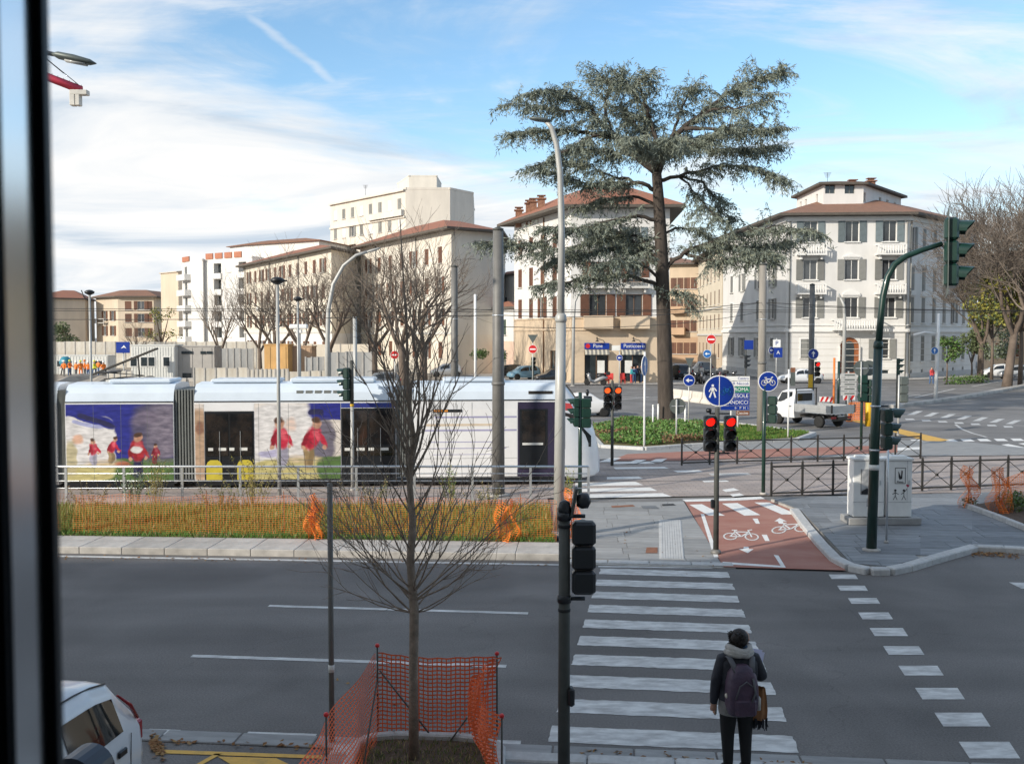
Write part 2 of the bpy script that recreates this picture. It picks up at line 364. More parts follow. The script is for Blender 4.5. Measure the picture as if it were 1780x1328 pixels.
# zebra crossing: ten bars between two edge lines
la, lb, ra, rb = Vector((1.9, 21.35)), Vector((.52, 12.66)), Vector((4.55, 21.02)), Vector((3.5, 12.33))
rnd = random.Random(3)
for i in range(10):
    t = i/9.0; t2 = t + 0.057
    j = lambda: rnd.uniform(-.03, .03)
    p = [la.lerp(lb, t-.001), ra.lerp(rb, t-.001), ra.lerp(rb, t2), la.lerp(lb, t2)]
    def ragged(a, b, n): return [tuple(a.lerp(b, (k+rnd.uniform(-.3, .3))/n if 0 < k else 0)+Vector((rnd.uniform(-.012, .012), rnd.uniform(-.016, .016)))) for k in range(n)]
    sheet('zebra_stripe', ragged(p[0], p[1], 30)+ragged(p[1], p[2], 6)+ragged(p[2], p[3], 30)+ragged(p[3], p[0], 6), 0.005, 'paint_white', road)
# bicycle crossing: two files of squares
sq = [((1466, 1002), 46, 8), ((1482, 1022), 48, 9), ((1502, 1044), 50, 10), ((1522, 1070), 53, 12), ((1545, 1098), 58, 14), ((1571, 1130), 62, 15), ((1601, 1165), 68, 17), ((1634, 1205), 74, 20), ((1673, 1250), 82, 24), ((1720, 1303), 88, 29)]
for (cx, cy), w, h in sq:
    k = h*0.33
    mark('crossing_square', [(cx-w/2-k, cy-h/2), (cx+w/2-k, cy-h/2), (cx+w/2+k, cy+h/2), (cx-w/2+k, cy+h/2)])
for k in range(4):
    c = Vector((10.3, 19.9 - 2.2*k))
    sheet('crossing_square', [(c.x-.25, c.y-.25), (c.x+.25, c.y-.3), (c.x+.25, c.y+.2), (c.x-.25, c.y+.25)], .005, 'paint_white', road)
# near side: gutter slabs, parking bay with yellow paint, pavement
bay = sheet('parking_bay', [(-40, 1.2), (-2.2, 1.2), (-2.2, 11.92), (-40, nearY(-40)-.4)], 0.0, 'asphalt_new')
gut = struct('gutter', MB().prism([(-30, nearY(-30)-.36), (30, nearY(30)-.36), (30, nearY(30)), (-30, nearY(-30))], -.05, 0.004), 'asphalt_new')
gm = MB().box((0, 0, 0), (0.95, 0.33, 0.03), bev=.008).mesh('gutter_stone', 'stone_slab')
for i in range(-9, 9):
    o = link('gutter_stone', gm, gut, (i*0.97, nearY(i*0.97)-0.18, 0.0), math.atan(-0.1))
near_pave = struct('pavement_near', MB().prism([(-2.2, 1.2), (40, 1.2), (40, nearY(40)-.66), (-2.2, nearY(-2.2)-.66)], -0.05, 0.06), 'stone_slab')
km = MB().box((0, 0, 0), (1.0, 0.26, 0.16), bev=.02).mesh('kerb_stone', 'granite_kerb')
for i in range(12):
    x = -1.65 + i*1.01; link('kerb_stone', km, near_pave, (x, nearY(x)-.51, 0.0), math.atan(-0.1))
for pts in ([(275, 1302), (560, 1312), (560, 1318), (270, 1308)], [(340, 1328), (352, 1328), (386, 1309), (374, 1309)], [(378, 1314), (480, 1317), (508, 1330), (405, 1330)], [(150, 1350), (560, 1362), (560, 1370), (150, 1358)]):
    mark('yellow_line', pts, 0.009, 'paint_yellow', bay)
# ---- verge on the far side: concrete kerb stones, turf, paved strip
kerb = struct('verge_kerb', MB().prism([(-45, farY(-45)+.06), (1.15, farY(1.15)+.06), (1.15, farY(1.15)+1.2), (-45, farY(-45)+1.2)], -.05, .06), 'concrete_kerb')
kmesh = MB().box((0, 0, 0.05), (0.994, 1.24, 0.20), bev=.012).mesh('kerb_stone', 'concrete_kerb')
for i in range(30):
    x = 0.62 - i*1.0
    link('kerb_stone', kmesh, kerb, (x, farY(x)+.66, 0.0), math.atan(-.068))
verge = sheet('verge', [(-45, farY(-45)+1.25), (1.05, farY(1.05)+1.25), (1.05, 28.1), (-45, 27.6)], 0.13, 'turf')
tram_bed = sheet('tram_bed', [(-60, 27.5), (1.08, 28.05), (1.08, 30.5), (70, 30.5+.08*70), (70, TY(70)+6.4), (-60, TY(-60)+6.4)], 0.03, 'setts')
for off in (0.47, 1.91, 3.55, 4.99):
    b = MB(); 
    for w, z in ((0.035, 0.045),):
        for dy in (-.05, .05):
            b.add([(-60, TY(-60)+off+dy-w/2, z), (70, TY(70)+off+dy-w/2, z), (70, TY(70)+off+dy+w/2, z), (-60, TY(-60)+off+dy+w/2, z)], [(0, 1, 2, 3)])
    part('rail', b, 'rail_steel', tram_bed)
for q in ([(1000, 839), (1105, 837), (1118, 843), (1000, 845)], [(1000, 849), (1130, 847), (1143, 853), (1000, 855)], [(985, 859), (1152, 857), (1168, 863), (985, 866)], [(1055, 829), (1110, 828), (1118, 832), (1055, 833)],
          [(1066, 812), (1155, 811), (1165, 815), (1070, 816)], [(1062, 803), (1130, 802), (1140, 806), (1062, 807)], [(1220, 835), (1262, 834), (1268, 837), (1224, 838)], [(1255, 851), (1275, 848), (1285, 852), (1262, 855)],
          [(1268, 859), (1286, 857), (1294, 861), (1274, 863)], [(1232, 823), (1300, 822), (1306, 825), (1236, 826)], [(1170, 818), (1215, 817), (1222, 820), (1178, 821)]):
    mark('zebra_stripe', q, 0.036, 'paint_fresh', tram_bed)
# ---- pedestrian refuge with stone slabs, tactile strip, covers
def slab_field(name, px, z, mats, w, l, ang, base_m, org=None):
    poly = [(p.x, p.y) for p in gq(px, z)]
    if area(poly) < 0: poly = poly[::-1]
    b = MB(); b.prism(poly, -0.05, z-0.02); root = struct(name, b, base_m)
    c = Vector((sum(p[0] for p in poly)/len(poly), sum(p[1] for p in poly)/len(poly))); ca, sa = math.cos(ang), math.sin(ang); rr = random.Random(5)
    if org: c = Vector(org)
    # split concave outlines are avoided by callers; pieces are clipped to the outline
    R = max((Vector(p)-c).length for p in poly)+1 if not org else 12.0
    v = -R; row = 0
    while v < R:
        u = -R - rr.random()*l
        while u < R:
            g = .006; quad = [(u+g, v+g), (u+l-g, v+g), (u+l-g, v+w-g), (u+g, v+w-g)]
            quad = [(c.x+a*ca-b2*sa, c.y+a*sa+b2*ca) for a, b2 in quad]
            q = clip_poly(quad, poly)
            if len(q) > 2 and area(q) > 0.02:
                cx, cy = sum(a for a, _ in q)/len(q), sum(b2 for _, b2 in q)/len(q)
                part('slab', MB().prism([(a-cx, b2-cy) for a, b2 in q], -.03, rr.uniform(-.002, .002)), mats, root, (cx, cy, z))
            u += l
        v += w; row += 1
    return root
refuge = slab_field('pavement_refuge', [(975, 967), (975, 874), (1188, 871), (1222, 925), (1256, 984)], 0.035, 'stone_slab', 0.62, 1.25, -0.06, 'concrete_kerb')
refk = struct('refuge_kerb', MB().prism([(1.2, farY(1.2)-.35), (4.78, 21.35), (4.9, 21.68), (1.25, farY(1.25)-.03)], -.05, .02), 'concrete_kerb')
for i in range(4):
    x = 1.65+i*.9; link('kerb_stone', MB().box((0, 0, 0), (.88, .3, .06), bev=.01).mesh('kerb_stone', 'granite_kerb'), refk, (x, 21.93-.105*(x-1.65), .012), -.11)
tac = struct('tactile_strip', MB().prism([(p.x, p.y) for p in gq([(1146, 971), (1190, 972), (1184, 904), (1145, 903)], .04)], 0.0, .0395), 'tactile')
a, b_ = G(1148, 971, .04), G(1147, 904, .04); c_, d_ = G(1189, 972, .04), G(1183, 904, .04)
for i in range(9):
    t = (i+.5)/9; p, q = a.lerp(c_, t), b_.lerp(d_, t)
    part('rib', MB().box(((p.x+q.x)/2, (p.y+q.y)/2, .044), (.045, (q-p).length, .012), rz=math.atan2(q.y-p.y, q.x-p.x)-PI/2), 'tactile', tac)
for px, m in (([(1122, 961), (1143, 961), (1143, 951), (1124, 951)], 'rust'), ([(1118, 884), (1146, 884), (1140, 879), (1114, 879)], 'stone_dark'), ([(1152, 879), (1175, 878), (1170, 875), (1150, 876)], 'iron'), ([(1062, 879), (1100, 877), (1104, 880), (1064, 882)], 'rust')):
    mark('manhole_cover', px, 0.041, m, refuge)
# ---- red cycle path
path = sheet('cycle_path', gq([(1258, 985), (1470, 991), (1390, 886), (1330, 868), (1190, 871)], .034), 0.034, 'red_asphalt')
for q in ([(1198, 877), (1220, 876), (1260, 896), (1232, 896)], [(1255, 875), (1282, 874), (1322, 895), (1294, 896)], [(1311, 873), (1337, 873), (1386, 894), (1359, 894)]):
    mark('path_block', q, .039, 'paint_fresh', path)
for q in ([(1308, 901), (1317, 901), (1321, 910), (1314, 910)], [(1324, 929), (1333, 929), (1338, 940), (1330, 940)], [(1345, 964), (1353, 965), (1366, 986), (1359, 986)], [(1256, 976), (1358, 983), (1359, 986), (1257, 980)], [(1218, 893), (1224, 893), (1249, 968), (1241, 968)],
          [(1186, 868), (1262, 866), (1276, 870), (1192, 872)], [(1262, 866), (1322, 863), (1330, 867), (1276, 870)]):
    mark('path_line', q, .039, 'paint_fresh', path)
for c, s in (((1297, 955), 1), ((1356, 905), -1)):
    f = lambda a, b2: (c[0]+a, c[1]+b2*s)
    mark('path_arrow', [f(-13, -1), f(-5, -1), f(-4, -5), f(4, -5), f(5, -1), f(13, -1), f(3, 6)] if s > 0 else [f(-10, -1), f(-4, -1), f(-2, -5), f(6, -5), f(5, -1), f(12, -1), f(-1, 5)], .039, 'paint_fresh', path)
BIKE = []     # bicycle symbol as 2-D strokes (unit: wheel distance 1)
for cx in (-.5, .5): BIKE.append([(cx+.3*math.cos(2*PI*i/16), .3+.3*math.sin(2*PI*i/16)) for i in range(17)])
BIKE += [[(-.5, .3), (-.28, .74), (.02, .3), (-.5, .3)], [(-.28, .74), (.36, .74), (.02, .3)], [(.5, .3), (.34, .92), (.52, .98)], [(-.28, .74), (-.31, .88)], [(-.42, .9), (-.2, .9)]]
def strokes(mb, lines, w, f, mi=0):
    for ln in lines:
        for (a, b) in zip(ln[:-1], ln[1:]):
            a, b = Vector(a), Vector(b); d = (b-a).normalized(); n = Vector((-d.y, d.x))*w/2; e = d*w*.3
            mb.add([f(*(a-n-e)), f(*(b-n+e)), f(*(b+n+e)), f(*(a+n-e))], [(0, 1, 2, 3)], mi)
for k, ((x0, y0), (x1, y1), (ux, uy)) in enumerate((((1269, 938), (1307, 939), (0, -24)), ((1354, 925), (1394, 922), (0, -24)))):
    o = G((x0+x1)/2, y0, .04); ex = (G(x1, y1, .04)-G(x0, y0, .04)); ey = (G((x0+x1)/2+ux, y0+uy, .04)-o)*0.75
    b = MB(); strokes(b, BIKE, .075, lambda a, c2: tuple(o + ex*a + ey*c2*(1 if k == 0 else 1) + Vector((0, 0, .0005*a))))
    part('path_bicycle', b, 'paint_fresh', path)
# ---- right refuge with cabinets: dark slabs, curved granite kerb
rp = [(1392, 886), (1432, 940), (1470, 975), (1500, 984), (1545, 984), (1600, 972), (1690, 946), (1800, 950), (1900, 960), (1900, 850), (1335, 867)]
org = G(1560, 920, .13)
for pts in ([(1392, 886), (1480, 978), (1545, 984), (1600, 969), (1600, 858), (1420, 863)], [(1340, 866), (1392, 886), (1420, 863)], [(1600, 969), (1690, 946), (1690, 856), (1600, 858)], [(1690, 946), (1830, 951), (1830, 852), (1690, 856)]):
    slab_field('pavement_island', pts, 0.13, 'stone_dark', 0.75, 1.5, -0.12, 'concrete_kerb', (org.x, org.y))
kp = [G(*p, .13) for p in [(1385, 884), (1408, 914), (1434, 944), (1458, 968), (1482, 980), (1512, 986), (1542, 986), (1572, 980), (1606, 970), (1648, 958), (1690, 947), (1745, 949), (1800, 952), (1860, 955)]]
ik = struct('island_kerb', MB().prism([(kp[0].x, kp[0].y), (kp[0].x+.2, kp[0].y), (kp[0].x+.2, kp[0].y+.2), (kp[0].x, kp[0].y+.2)], -.05, .05), 'granite_kerb')
for a, b in zip(kp[:-1], kp[1:]):
    d = b-a; n = Vector((-d.y, d.x, 0)).normalized()
    b2 = MB(); w = .26
    b2.box((0, 0, 0), (d.length*1.02, w, .2), rz=math.atan2(d.y, d.x), bev=.025)
    part('kerb_stone', b2, 'granite_kerb', ik, ((a+b)/2 - n*.06 + Vector((0, 0, -.09))))
# fallen leaves caught against the kerbs
lv = MB(); rr = random.Random(5)
def leaf_patch(px0, px1, py0, py1, n, z=.012, spread=1):
    for _ in range(n):
        t = rr.random(); p = G(px0+(px1-px0)*t, py0+(py1-py0)*t + rr.gauss(0, 3)*spread, z)
        s = rr.uniform(.02, .05); a = rr.random()*6.3; h = rr.uniform(0, .03)
        lv.add([(p.x+s*math.cos(a), p.y+s*math.sin(a), z+h), (p.x-s*.6*math.sin(a), p.y+s*.6*math.cos(a), z+rr.random()*.02), (p.x-s*math.cos(a), p.y-s*math.sin(a), z+.004), (p.x+s*.6*math.sin(a), p.y-s*.6*math.cos(a), z)], [(0, 1, 2, 3)], rr.choice((0, 0, 1)))
leaf_patch(1690, 1770, 962, 964, 240); leaf_patch(1424, 1448, 944, 962, 160, .045, 1.2); leaf_patch(262, 285, 1290, 1305, 120, .012, 3); leaf_patch(290, 560, 1289, 1297, 40, .012, 1.2); leaf_patch(1010, 1420, 1305, 1330, 45, .012, 1.0); leaf_patch(100, 960, 968, 981, 110, .006, .6); leaf_patch(560, 900, 1180, 1300, 14, .006, 8); leaf_patch(1050, 1240, 930, 975, 16, .042, 6)
mat('leaf_dry', (.22, .10, .03), .8, rand=.2); mat('leaf_tan', (.30, .18, .07), .8)
o = part('fallen_leaves', lv, ['leaf_dry', 'leaf_tan']); tag(o, 'dry brown leaves fallen along the kerbs and gutters', 'leaves', kind='stuff')
# ---- far side: second pavement strip with red cycle path, tree island, far markings
bk = sheet('pavement_far', [(2.5, TY(2.5)+6.45), (24, TY(24)+6.45), (21, 46.5), (14, 48), (4, 45.2), (2, 43)], .05, 'stone_slab')
sheet('cycle_path_far', gq([(1062, 800), (1180, 800), (1560, 786), (1560, 773), (1180, 785), (1090, 789)], .06), .056, 'red_asphalt')
for q in ([(1085, 806), (1105, 806), (1124, 799), (1106, 799)], [(1128, 803), (1150, 803), (1160, 797), (1140, 798)], [(1560, 778), (1600, 777), (1600, 781), (1560, 783)], [(1040, 803), (1062, 803), (1080, 796), (1060, 796)]):
    mark('zebra_stripe', q, .062, 'paint_fresh', bk)
isl = [G(*p) for p in [(1022, 752), (1046, 780), (1120, 784), (1200, 778), (1385, 768), (1415, 757), (1300, 742), (1180, 732), (1090, 733)]]
island = struct('tree_island', MB().prism([(p.x, p.y) for p in isl][::1] if area([(p.x, p.y) for p in isl]) > 0 else [(p.x, p.y) for p in isl][::-1], -.05, .13), 'turf')
for a, b in zip(isl, isl[1:]+isl[:1]):
    d = b-a; n_ = max(1, int(d.length/1.2))
    for k in range(n_):
        c = a.lerp(b, (k+.5)/n_); part('kerb_stone', MB().box((0, 0, 0), (d.length/n_*.99, .24, .2), rz=math.atan2(d.y, d.x), bev=.02), 'granite_kerb', island, (c.x, c.y, .08))
far = sheet('road_far', gq([(880, 735), (1000, 700), (1500, 690), (1900, 650), (2100, 740), (1620, 800), (1420, 760), (1180, 728)]), 0.0, 'asphalt_old')
for i in range(7):
    t = i/6; x = 1576.6+t*171; y = 721+t*16; mark('zebra_stripe', [(x, y), (x+13, y), (x+28, y-6.5), (x+16, y-6.5)], .006, 'paint_white', far)
    x = 1575+t*171; y = 730+t*13; mark('dash_mark', [(x, y), (x+16, y), (x+12, y-2.6), (x-2, y-2.6)], .006, 'paint_white', far)
for i in range(9):
    x = 1560+30*i; y0, y1 = 784-1.9*i, 801-1.0*i
    mark('zebra_stripe', [(x, y0), (x+13, y0-1), (x+110, y1-2), (x+92, y1)], .006, 'paint_fresh', far)
for i in range(7): mark('dash_mark', [(1588+29*i, 768-.3*i), (1608+29*i, 768-.3*i), (1600+29*i, 764-.3*i), (1582+29*i, 764-.3*i)], .006, 'paint_fresh', far)
mark('yellow_line', [(1478, 731), (1492, 729), (1650, 765), (1620, 769)], .007, 'paint_yellow', far)
mark('yellow_line', [(1190, 741), (1245, 735), (1300, 742), (1230, 744)], .14, 'paint_yellow', island)
pl = [(1661, 738), (1672, 746), (1690, 753), (1715, 760)]
for a, b in zip(pl[:-1], pl[1:]): strip('curve_line', G(*a), G(*b), .14, .0065, 'paint_white', far)
for a, b in (((1590, 691), (1660, 676)), ((1565, 690), (1600, 686)), ((1690, 672), (1780, 655)), ((1030, 672), (1130, 676)), ((1060, 690), (1160, 690)), ((1440, 676), (1560, 672)), ((960, 706), (1130, 690))): strip('lane_line', G(*a), G(*b), .22, .0065, 'paint_white', far)
med = [G(*p) for p in [(1545, 709), (1600, 703), (1670, 693), (1720, 684), (1790, 671), (1900, 652)]]
mk = struct('median_kerb', MB().prism([(med[0].x, med[0].y), (med[0].x+.4, med[0].y), (med[0].x+.4, med[0].y+.3), (med[0].x, med[0].y+.3)], -.02, .1), 'concrete_kerb')
for a, b in zip(med[:-1], med[1:]):
    d = b-a; n_ = max(1, int(d.length/1.6))
    for k in range(n_):
        c = a.lerp(b, (k+.5)/n_); part('kerb_stone', MB().box((0, 0, 0), (d.length/n_*.98, .7, .34), rz=math.atan2(d.y, d.x), bev=.04), 'concrete_kerb', mk, (c.x, c.y, .06))
# pavements in front of the far buildings
sheet('pavement_cafe', [(-6, 125), (4.6, 100.5), (17.5, 100.5), (20, 108), (18, 140), (0, 140)], .05, 'concrete_kerb')
sheet('pavement_palazzo', [(X(1258, 142)-3, 142), (X(1365, 112)-1, 111.5), (X(1575, 112)+1, 111), (X(1710, 127)+3, 126), (70, 150), (40, 160)], .05, 'concrete_kerb')
site = sheet('site_ground', [(-160, 42), (-6, 50), (0, 90), (-4, 118), (-60, 190), (-200, 190)], .004, 'concrete_kerb')
mat('site_dirt', (.33, .28, .22), .95, var=.25, scale=.3); site.data.materials[0] = M('site_dirt')
# ------------------------------------------------------------------ buildings
mat('wall_white', (0.68, 0.665, 0.635), .85, var=.09, scale=.5, stretch=(1, 1, .25), bump=.2, bscale=8)
mat('wall_cream', (0.66, 0.60, 0.50), .85, var=.12, scale=.5, stretch=(1, 1, .3), bump=.2, bscale=8)
mat('wall_cream2', (0.66, 0.61, 0.53), .85, var=.11, scale=.5, stretch=(1, 1, .3), bump=.2, bscale=8)
mat('wall_tan', (0.58, 0.46, 0.33), .85, var=.12, scale=.5, stretch=(1, 1, .4), bump=.2, bscale=8)
mat('wall_beige', (0.60, 0.50, 0.38), .85, var=.12, scale=.4, stretch=(1, 1, .3), bump=.2, bscale=8)
mat('wall_pink', (0.64, 0.47, 0.37), .85, var=.08, scale=.4, bump=.2, bscale=8)
mat('wall_orange', (0.50, 0.34, 0.22), .85, var=.1, scale=.4, bump=.2, bscale=8)
mat('wall_yellow', (0.66, 0.58, 0.45), .85, var=.08, scale=.4, bump=.2, bscale=8)
mat('wall_grey', (0.48, 0.48, 0.47), .85, var=.08, scale=.4, bump=.2, bscale=8)
mat('trim_stone', (0.58, 0.56, 0.52), .8, var=.08, scale=1)
mat('trim_white', (0.75, 0.74, 0.71), .8, var=.05, scale=1)
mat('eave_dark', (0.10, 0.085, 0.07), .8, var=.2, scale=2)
mat('shutter_brown', (0.13, 0.055, 0.03), .6, var=.2, scale=2, rand=.25)
mat('shutter_grey', (0.22, 0.22, 0.205), .6, var=.12, scale=2, rand=.2)
mat('shutter_green', (0.05, 0.075, 0.06), .6, var=.2, scale=2, rand=.2)
mat('shutter_teal', (0.15, 0.185, 0.195), .6, var=.2, scale=2, rand=.2)
mat('wood_door', (0.30, 0.10, 0.035), .5, var=.3, scale=2)
mat('frame_white', (0.70, 0.69, 0.66), .6, var=.05)
mat('frame_brown', (0.20, 0.11, 0.06), .6, var=.2)
mat('facade_pale', (0.55, 0.52, 0.47), .8, var=.1)  # lightened so the unseen house wall bounces light onto the near road
def tilemat(name, c, c2):
    m = mat(name, c, .85, col2=c2, scale=1.6, thr=(.4, .62), bump=0)
    N = m.node_tree.nodes; L = m.node_tree.links; b = N['Principled BSDF']; tc = N['Texture Coordinate']
    ge = N.new('ShaderNodeNewGeometry'); wv = N.new('ShaderNodeTexVoronoi'); wv.inputs['Scale'].default_value = 4.2; L.new(tc.outputs['Object'], wv.inputs['Vector'])
    bp = N.new('ShaderNodeBump'); bp.inputs['Strength'].default_value = .9; bp.inputs['Distance'].default_value = .06; L.new(wv.outputs['Distance'], bp.inputs['Height']); L.new(bp.outputs[0], b.inputs['Normal'])
tilemat('roof_tile', (0.36, 0.135, 0.075), (0.26, 0.13, 0.085)); tilemat('roof_brown', (0.30, 0.15, 0.09), (0.20, 0.11, 0.075))
MESHC = {}
def cached(key, fn):
    if key not in MESHC: MESHC[key] = fn()
    return MESHC[key]
class Bld:
    def __init__(s, name, label, pts, z1, wall, z0=0.0, cat='building', group=None):
        s.root = thing(name, label, cat, (pts[0][0], pts[0][1], 0), group=group); s.o = Vector((pts[0][0], pts[0][1], 0))
        s.pts = [Vector((p[0], p[1], 0)) for p in pts]; s.z0, s.z1, s.wall = z0, z1, wall; s.op = {}; s.rnd = random.Random(len(label)*7+int(z1*10))
    def edge(s, i): return s.pts[i], s.pts[(i+1) % len(s.pts)]
    def at(s, i, px, py):                          # photo pixel -> (along wall, height)
        a, b = s.edge(i); d = (b-a).normalized(); n = Vector((d.y, -d.x, 0)); r = ray(px, py); c = Vector((0, 0, CAMH))
        t = (a-c).dot(n)/r.dot(n); p = c + r*t; return (p-a).dot(d), p.z
    def hole(s, i, u, z, w, h, **kw): s.op.setdefault(i, []).append((u-w/2, u+w/2, z, z+h, kw))
    def walls(s, bands=None, rev=0.22):
        # bands: list of (z_top, material)
        bands = bands or [(s.z1, s.wall)]; ms = [m for _, m in bands] + ['trim_stone']
        for i in range(len(s.pts)):
            a, b = s.edge(i); d = b-a; L = d.length; ops = s.op.get(i, [])
            us = sorted({0.0, L} | {min(max(q, 0), L) for o in ops for q in o[:2]}); zs = sorted({s.z0, s.z1} | {q for o in ops for q in o[2:4]} | {t for t, _ in bands if s.z0 < t < s.z1})
            mb = MB(); idx = {}
            def V(u, z, y=0.0):
                k = (round(u, 4), round(z, 4), y)
                if k not in idx: idx[k] = len(mb.v); mb.v.append((u, y, z))
                return idx[k]
            def face(f, m): mb.f.append(f); mb.m.append(m); mb.sm.append(False)
            for ua, ub in zip(us[:-1], us[1:]):
                if ub-ua < 1e-5: continue
                um = (ua+ub)/2; run = None
                for za, zb in zip(zs[:-1], zs[1:]):
                    if zb-za < 1e-5: continue
                    zm = (za+zb)/2
                    if any(o[0] < um < o[1] and o[2] < zm < o[3] for o in ops): continue
                    mi = next(k for k, (t, _) in enumerate(bands) if zm < t or k == len(bands)-1)
                    face((V(ua, za), V(ub, za), V(ub, zb), V(ua, zb)), mi)
            for (ua, ub, za, zb, kw) in ops:
                r = kw.get('rev', rev); t = len(bands)
                zm = (za+zb)/2; t = next(k for k, (q, _) in enumerate(bands) if zm < q or k == len(bands)-1)
                face((V(ua, za), V(ua, zb), V(ua, zb, r), V(ua, za, r)), t); face((V(ub, zb), V(ub, za), V(ub, za, r), V(ub, zb, r)), t)
                face((V(ua, zb), V(ub, zb), V(ub, zb, r), V(ua, zb, r)), t); face((V(ub, za), V(ua, za), V(ua, za, r), V(ub, za, r)), t)
            part('wall', mb, ms, s.root, a - s.o, math.atan2(d.y, d.x))
            for o in ops: s.window(i, *o)
        return s
    def loc(s, i, u, z, y=0.0):
        a, b = s.edge(i); d = (b-a).normalized(); n = Vector((d.y, -d.x, 0)); p = a + d*u - n*y; return (p.x-s.o.x, p.y-s.o.y, z)
    def rz(s, i): a, b = s.edge(i); return math.atan2(b.y-a.y, b.x-a.x)
    def window(s, i, ua, ub, za, zb, kw):
        w, h = ub-ua, zb-za; st = kw.get('style', 'shut'); r = kw.get('rev', 0.22); u = (ua+ub)/2; rz = s.rz(i)
        W, H = round(w, 2), round(h, 2); fm = kw.get('frame', 'frame_white'); gm = kw.get('glass', 'glass_room')
        if st == 'none': return None
        def frame():
            b = MB(); t = .07
            for x in (-W/2+t/2, W/2-t/2): b.box((x, 0, H/2), (t, .06, H))
            for z in (t/2, H-t/2): b.box((0, 0, z), (W-2*t, .06, t))
            if W > .7: b.box((0, .002, H/2), (t*.8, .05, H-2*t))
            return b.mesh('window', fm)
        def pane(): return MB().box((0, .03, H/2), (W-.1, .02, H-.1)).mesh('pane', gm)
        def shut(): 
            b = MB(); sw = W/2+.02; b.box((0, 0, H/2), (sw, .045, H+.06)); n = max(3, int(H/.22))
            for k in range(n): b.box((0, -.028, (k+.5)*H/n), (sw*.8, .02, H/n*.62))
            return b.mesh('shutter', kw.get('shut', 'shutter_grey'))
        name = 'door' if st == 'door' else 'window'
        wobj = link(name, cached(('fr', W, H, fm), frame), s.root, s.loc(i, u, za, r-.06), rz)
        link('pane', cached(('pn', W, H, gm), pane), wobj)
        if st == 'shut' or st == 'half' or st == 'closed':
            sm = cached(('sh', W, H, kw.get('shut', 'shutter_grey')), shut); sw = W/2+.02
            closed = st == 'closed' or (st == 'shut' and s.rnd.random() < kw.get('pc', .3))
            for sg in (-1, 1):
                if closed: c = link('shutter', sm, wobj, (sg*W/4, -r+.10, 0))
                else: c = link('shutter', sm, wobj, (sg*(W/2+sw/2+.02), -r-.0, 0))
        if kw.get('sill', True): link('sill', cached(('sl', W), lambda: MB().box((0, 0, -.05), (W+.3, .30, .10)).mesh('sill', kw.get('trim', 'trim_stone'))), wobj, (0, -r+.02, 0))
        cap = kw.get('cap')
        if cap:
            def mk():
                b = MB(); ww = W/2+.22
                b.box((0, 0, H+.22), (2*ww, .28, .10))
                if cap == 'tri': b.plate([(-ww, H+.30), (ww, H+.30), (0, H+.72)], -.12, .10)
                if cap == 'arc': b.plate([(-ww, H+.30), (ww, H+.30)] + [(ww*math.cos(t), H+.3+.5*math.sin(t)) for t in [PI*k/8 for k in range(1, 8)]], -.12, .10)
                return b.mesh('pediment', kw.get('trim', 'trim_stone'))
            link('pediment', cached(('cap', cap, W, H), mk), wobj, (0, -r, 0))
        if kw.get('surround'):
            def ms():
                b = MB(); t = .16
                for x in (-W/2-t/2, W/2+t/2): b.box((x, 0, H/2), (t, .08, H))
                b.box((0, 0, H+t/2), (W+2*t, .08, t)); return b.mesh('surround', kw.get('trim', 'trim_stone'))
            link('surround', cached(('sr', W, H), ms), wobj, (0, -r+.04, 0))
        return wobj
    def balcony(s, i, u, z, w, d=1.1, h=1.0, kind='solid', m='trim_white'):
        b = MB(); b.box((0, -d/2, .08), (w, d, .16))
        if kind == 'solid':
            b.box((0, -d+.06, .16+h/2), (w, .12, h))
            for sx in (-1, 1): b.box((sx*(w/2-.06), -d/2+.06, .16+h/2), (.12, d-.12, h))
        if kind != 'solid':
            b.box((0, -d+.08, .16+h-.06), (w, .16, .12))
            for sx in (-1, 1):
                b.box((sx*(w/2-.09), -d+.09, .16+h/2-.06), (.18, .18, h-.12)); b.box((sx*(w/2-.08), -d/2+.09, .16+h-.061), (.14, d-.18, .11))
            for sx in (-.7, .7): b.box((sx*w/2, -.35, -.22), (.2, .7, .44))
        if kind == 'rail' or kind == 'slab': pass
        o = part('balcony', b, m, s.root, s.loc(i, u, z), s.rz(i))
        if kind == 'baluster':
            n = int(w/.30); b2 = MB(); b2.lathe([(.04, 0), (.07, .12), (.085, .3), (.05, .55), (.06, h-.13)], 6); me = b2.mesh('baluster', m)
            for k in range(n): link('baluster', me, o, ((k+.5)/n*(w-.4)-w/2+.2, -d+.08, .16))
        if kind == 'rail':
            n = int(w/.16); b2 = MB()
            for k in range(n): b2.box(((k+.5)/n*w-w/2, -d+.08, .16+h/2), (.025, .025, h-.12))
            p = part('railing', b2, 'iron', o); p['kind'] = 'stuff'
        return o
    def band(s, i, z, h=.3, d=.12, m='trim_stone', name='string_course', ext=0.0):
        a, b = s.edge(i); L = (b-a).length
        part(name, MB().box((L/2, -d/2, z), (L+ext, d, h)), m, s.root, a-s.o, s.rz(i))
    def pipes(s, i, us, m='shutter_grey'):
        for u in us: part('downpipe', MB().cyl((0, -.09, 0), (0, -.09, s.z1), .07, n=6), m, s.root, s.loc(i, u, 0), s.rz(i))
    def aircon(s, i, u, z): part('air_conditioner', MB().box((0, -.22, 0), (.9, .4, .65), bev=.03).lathe([(.22, -.43), (.20, -.44)], 10, axis='Y'), 'frame_white', s.root, s.loc(i, u, z), s.rz(i))
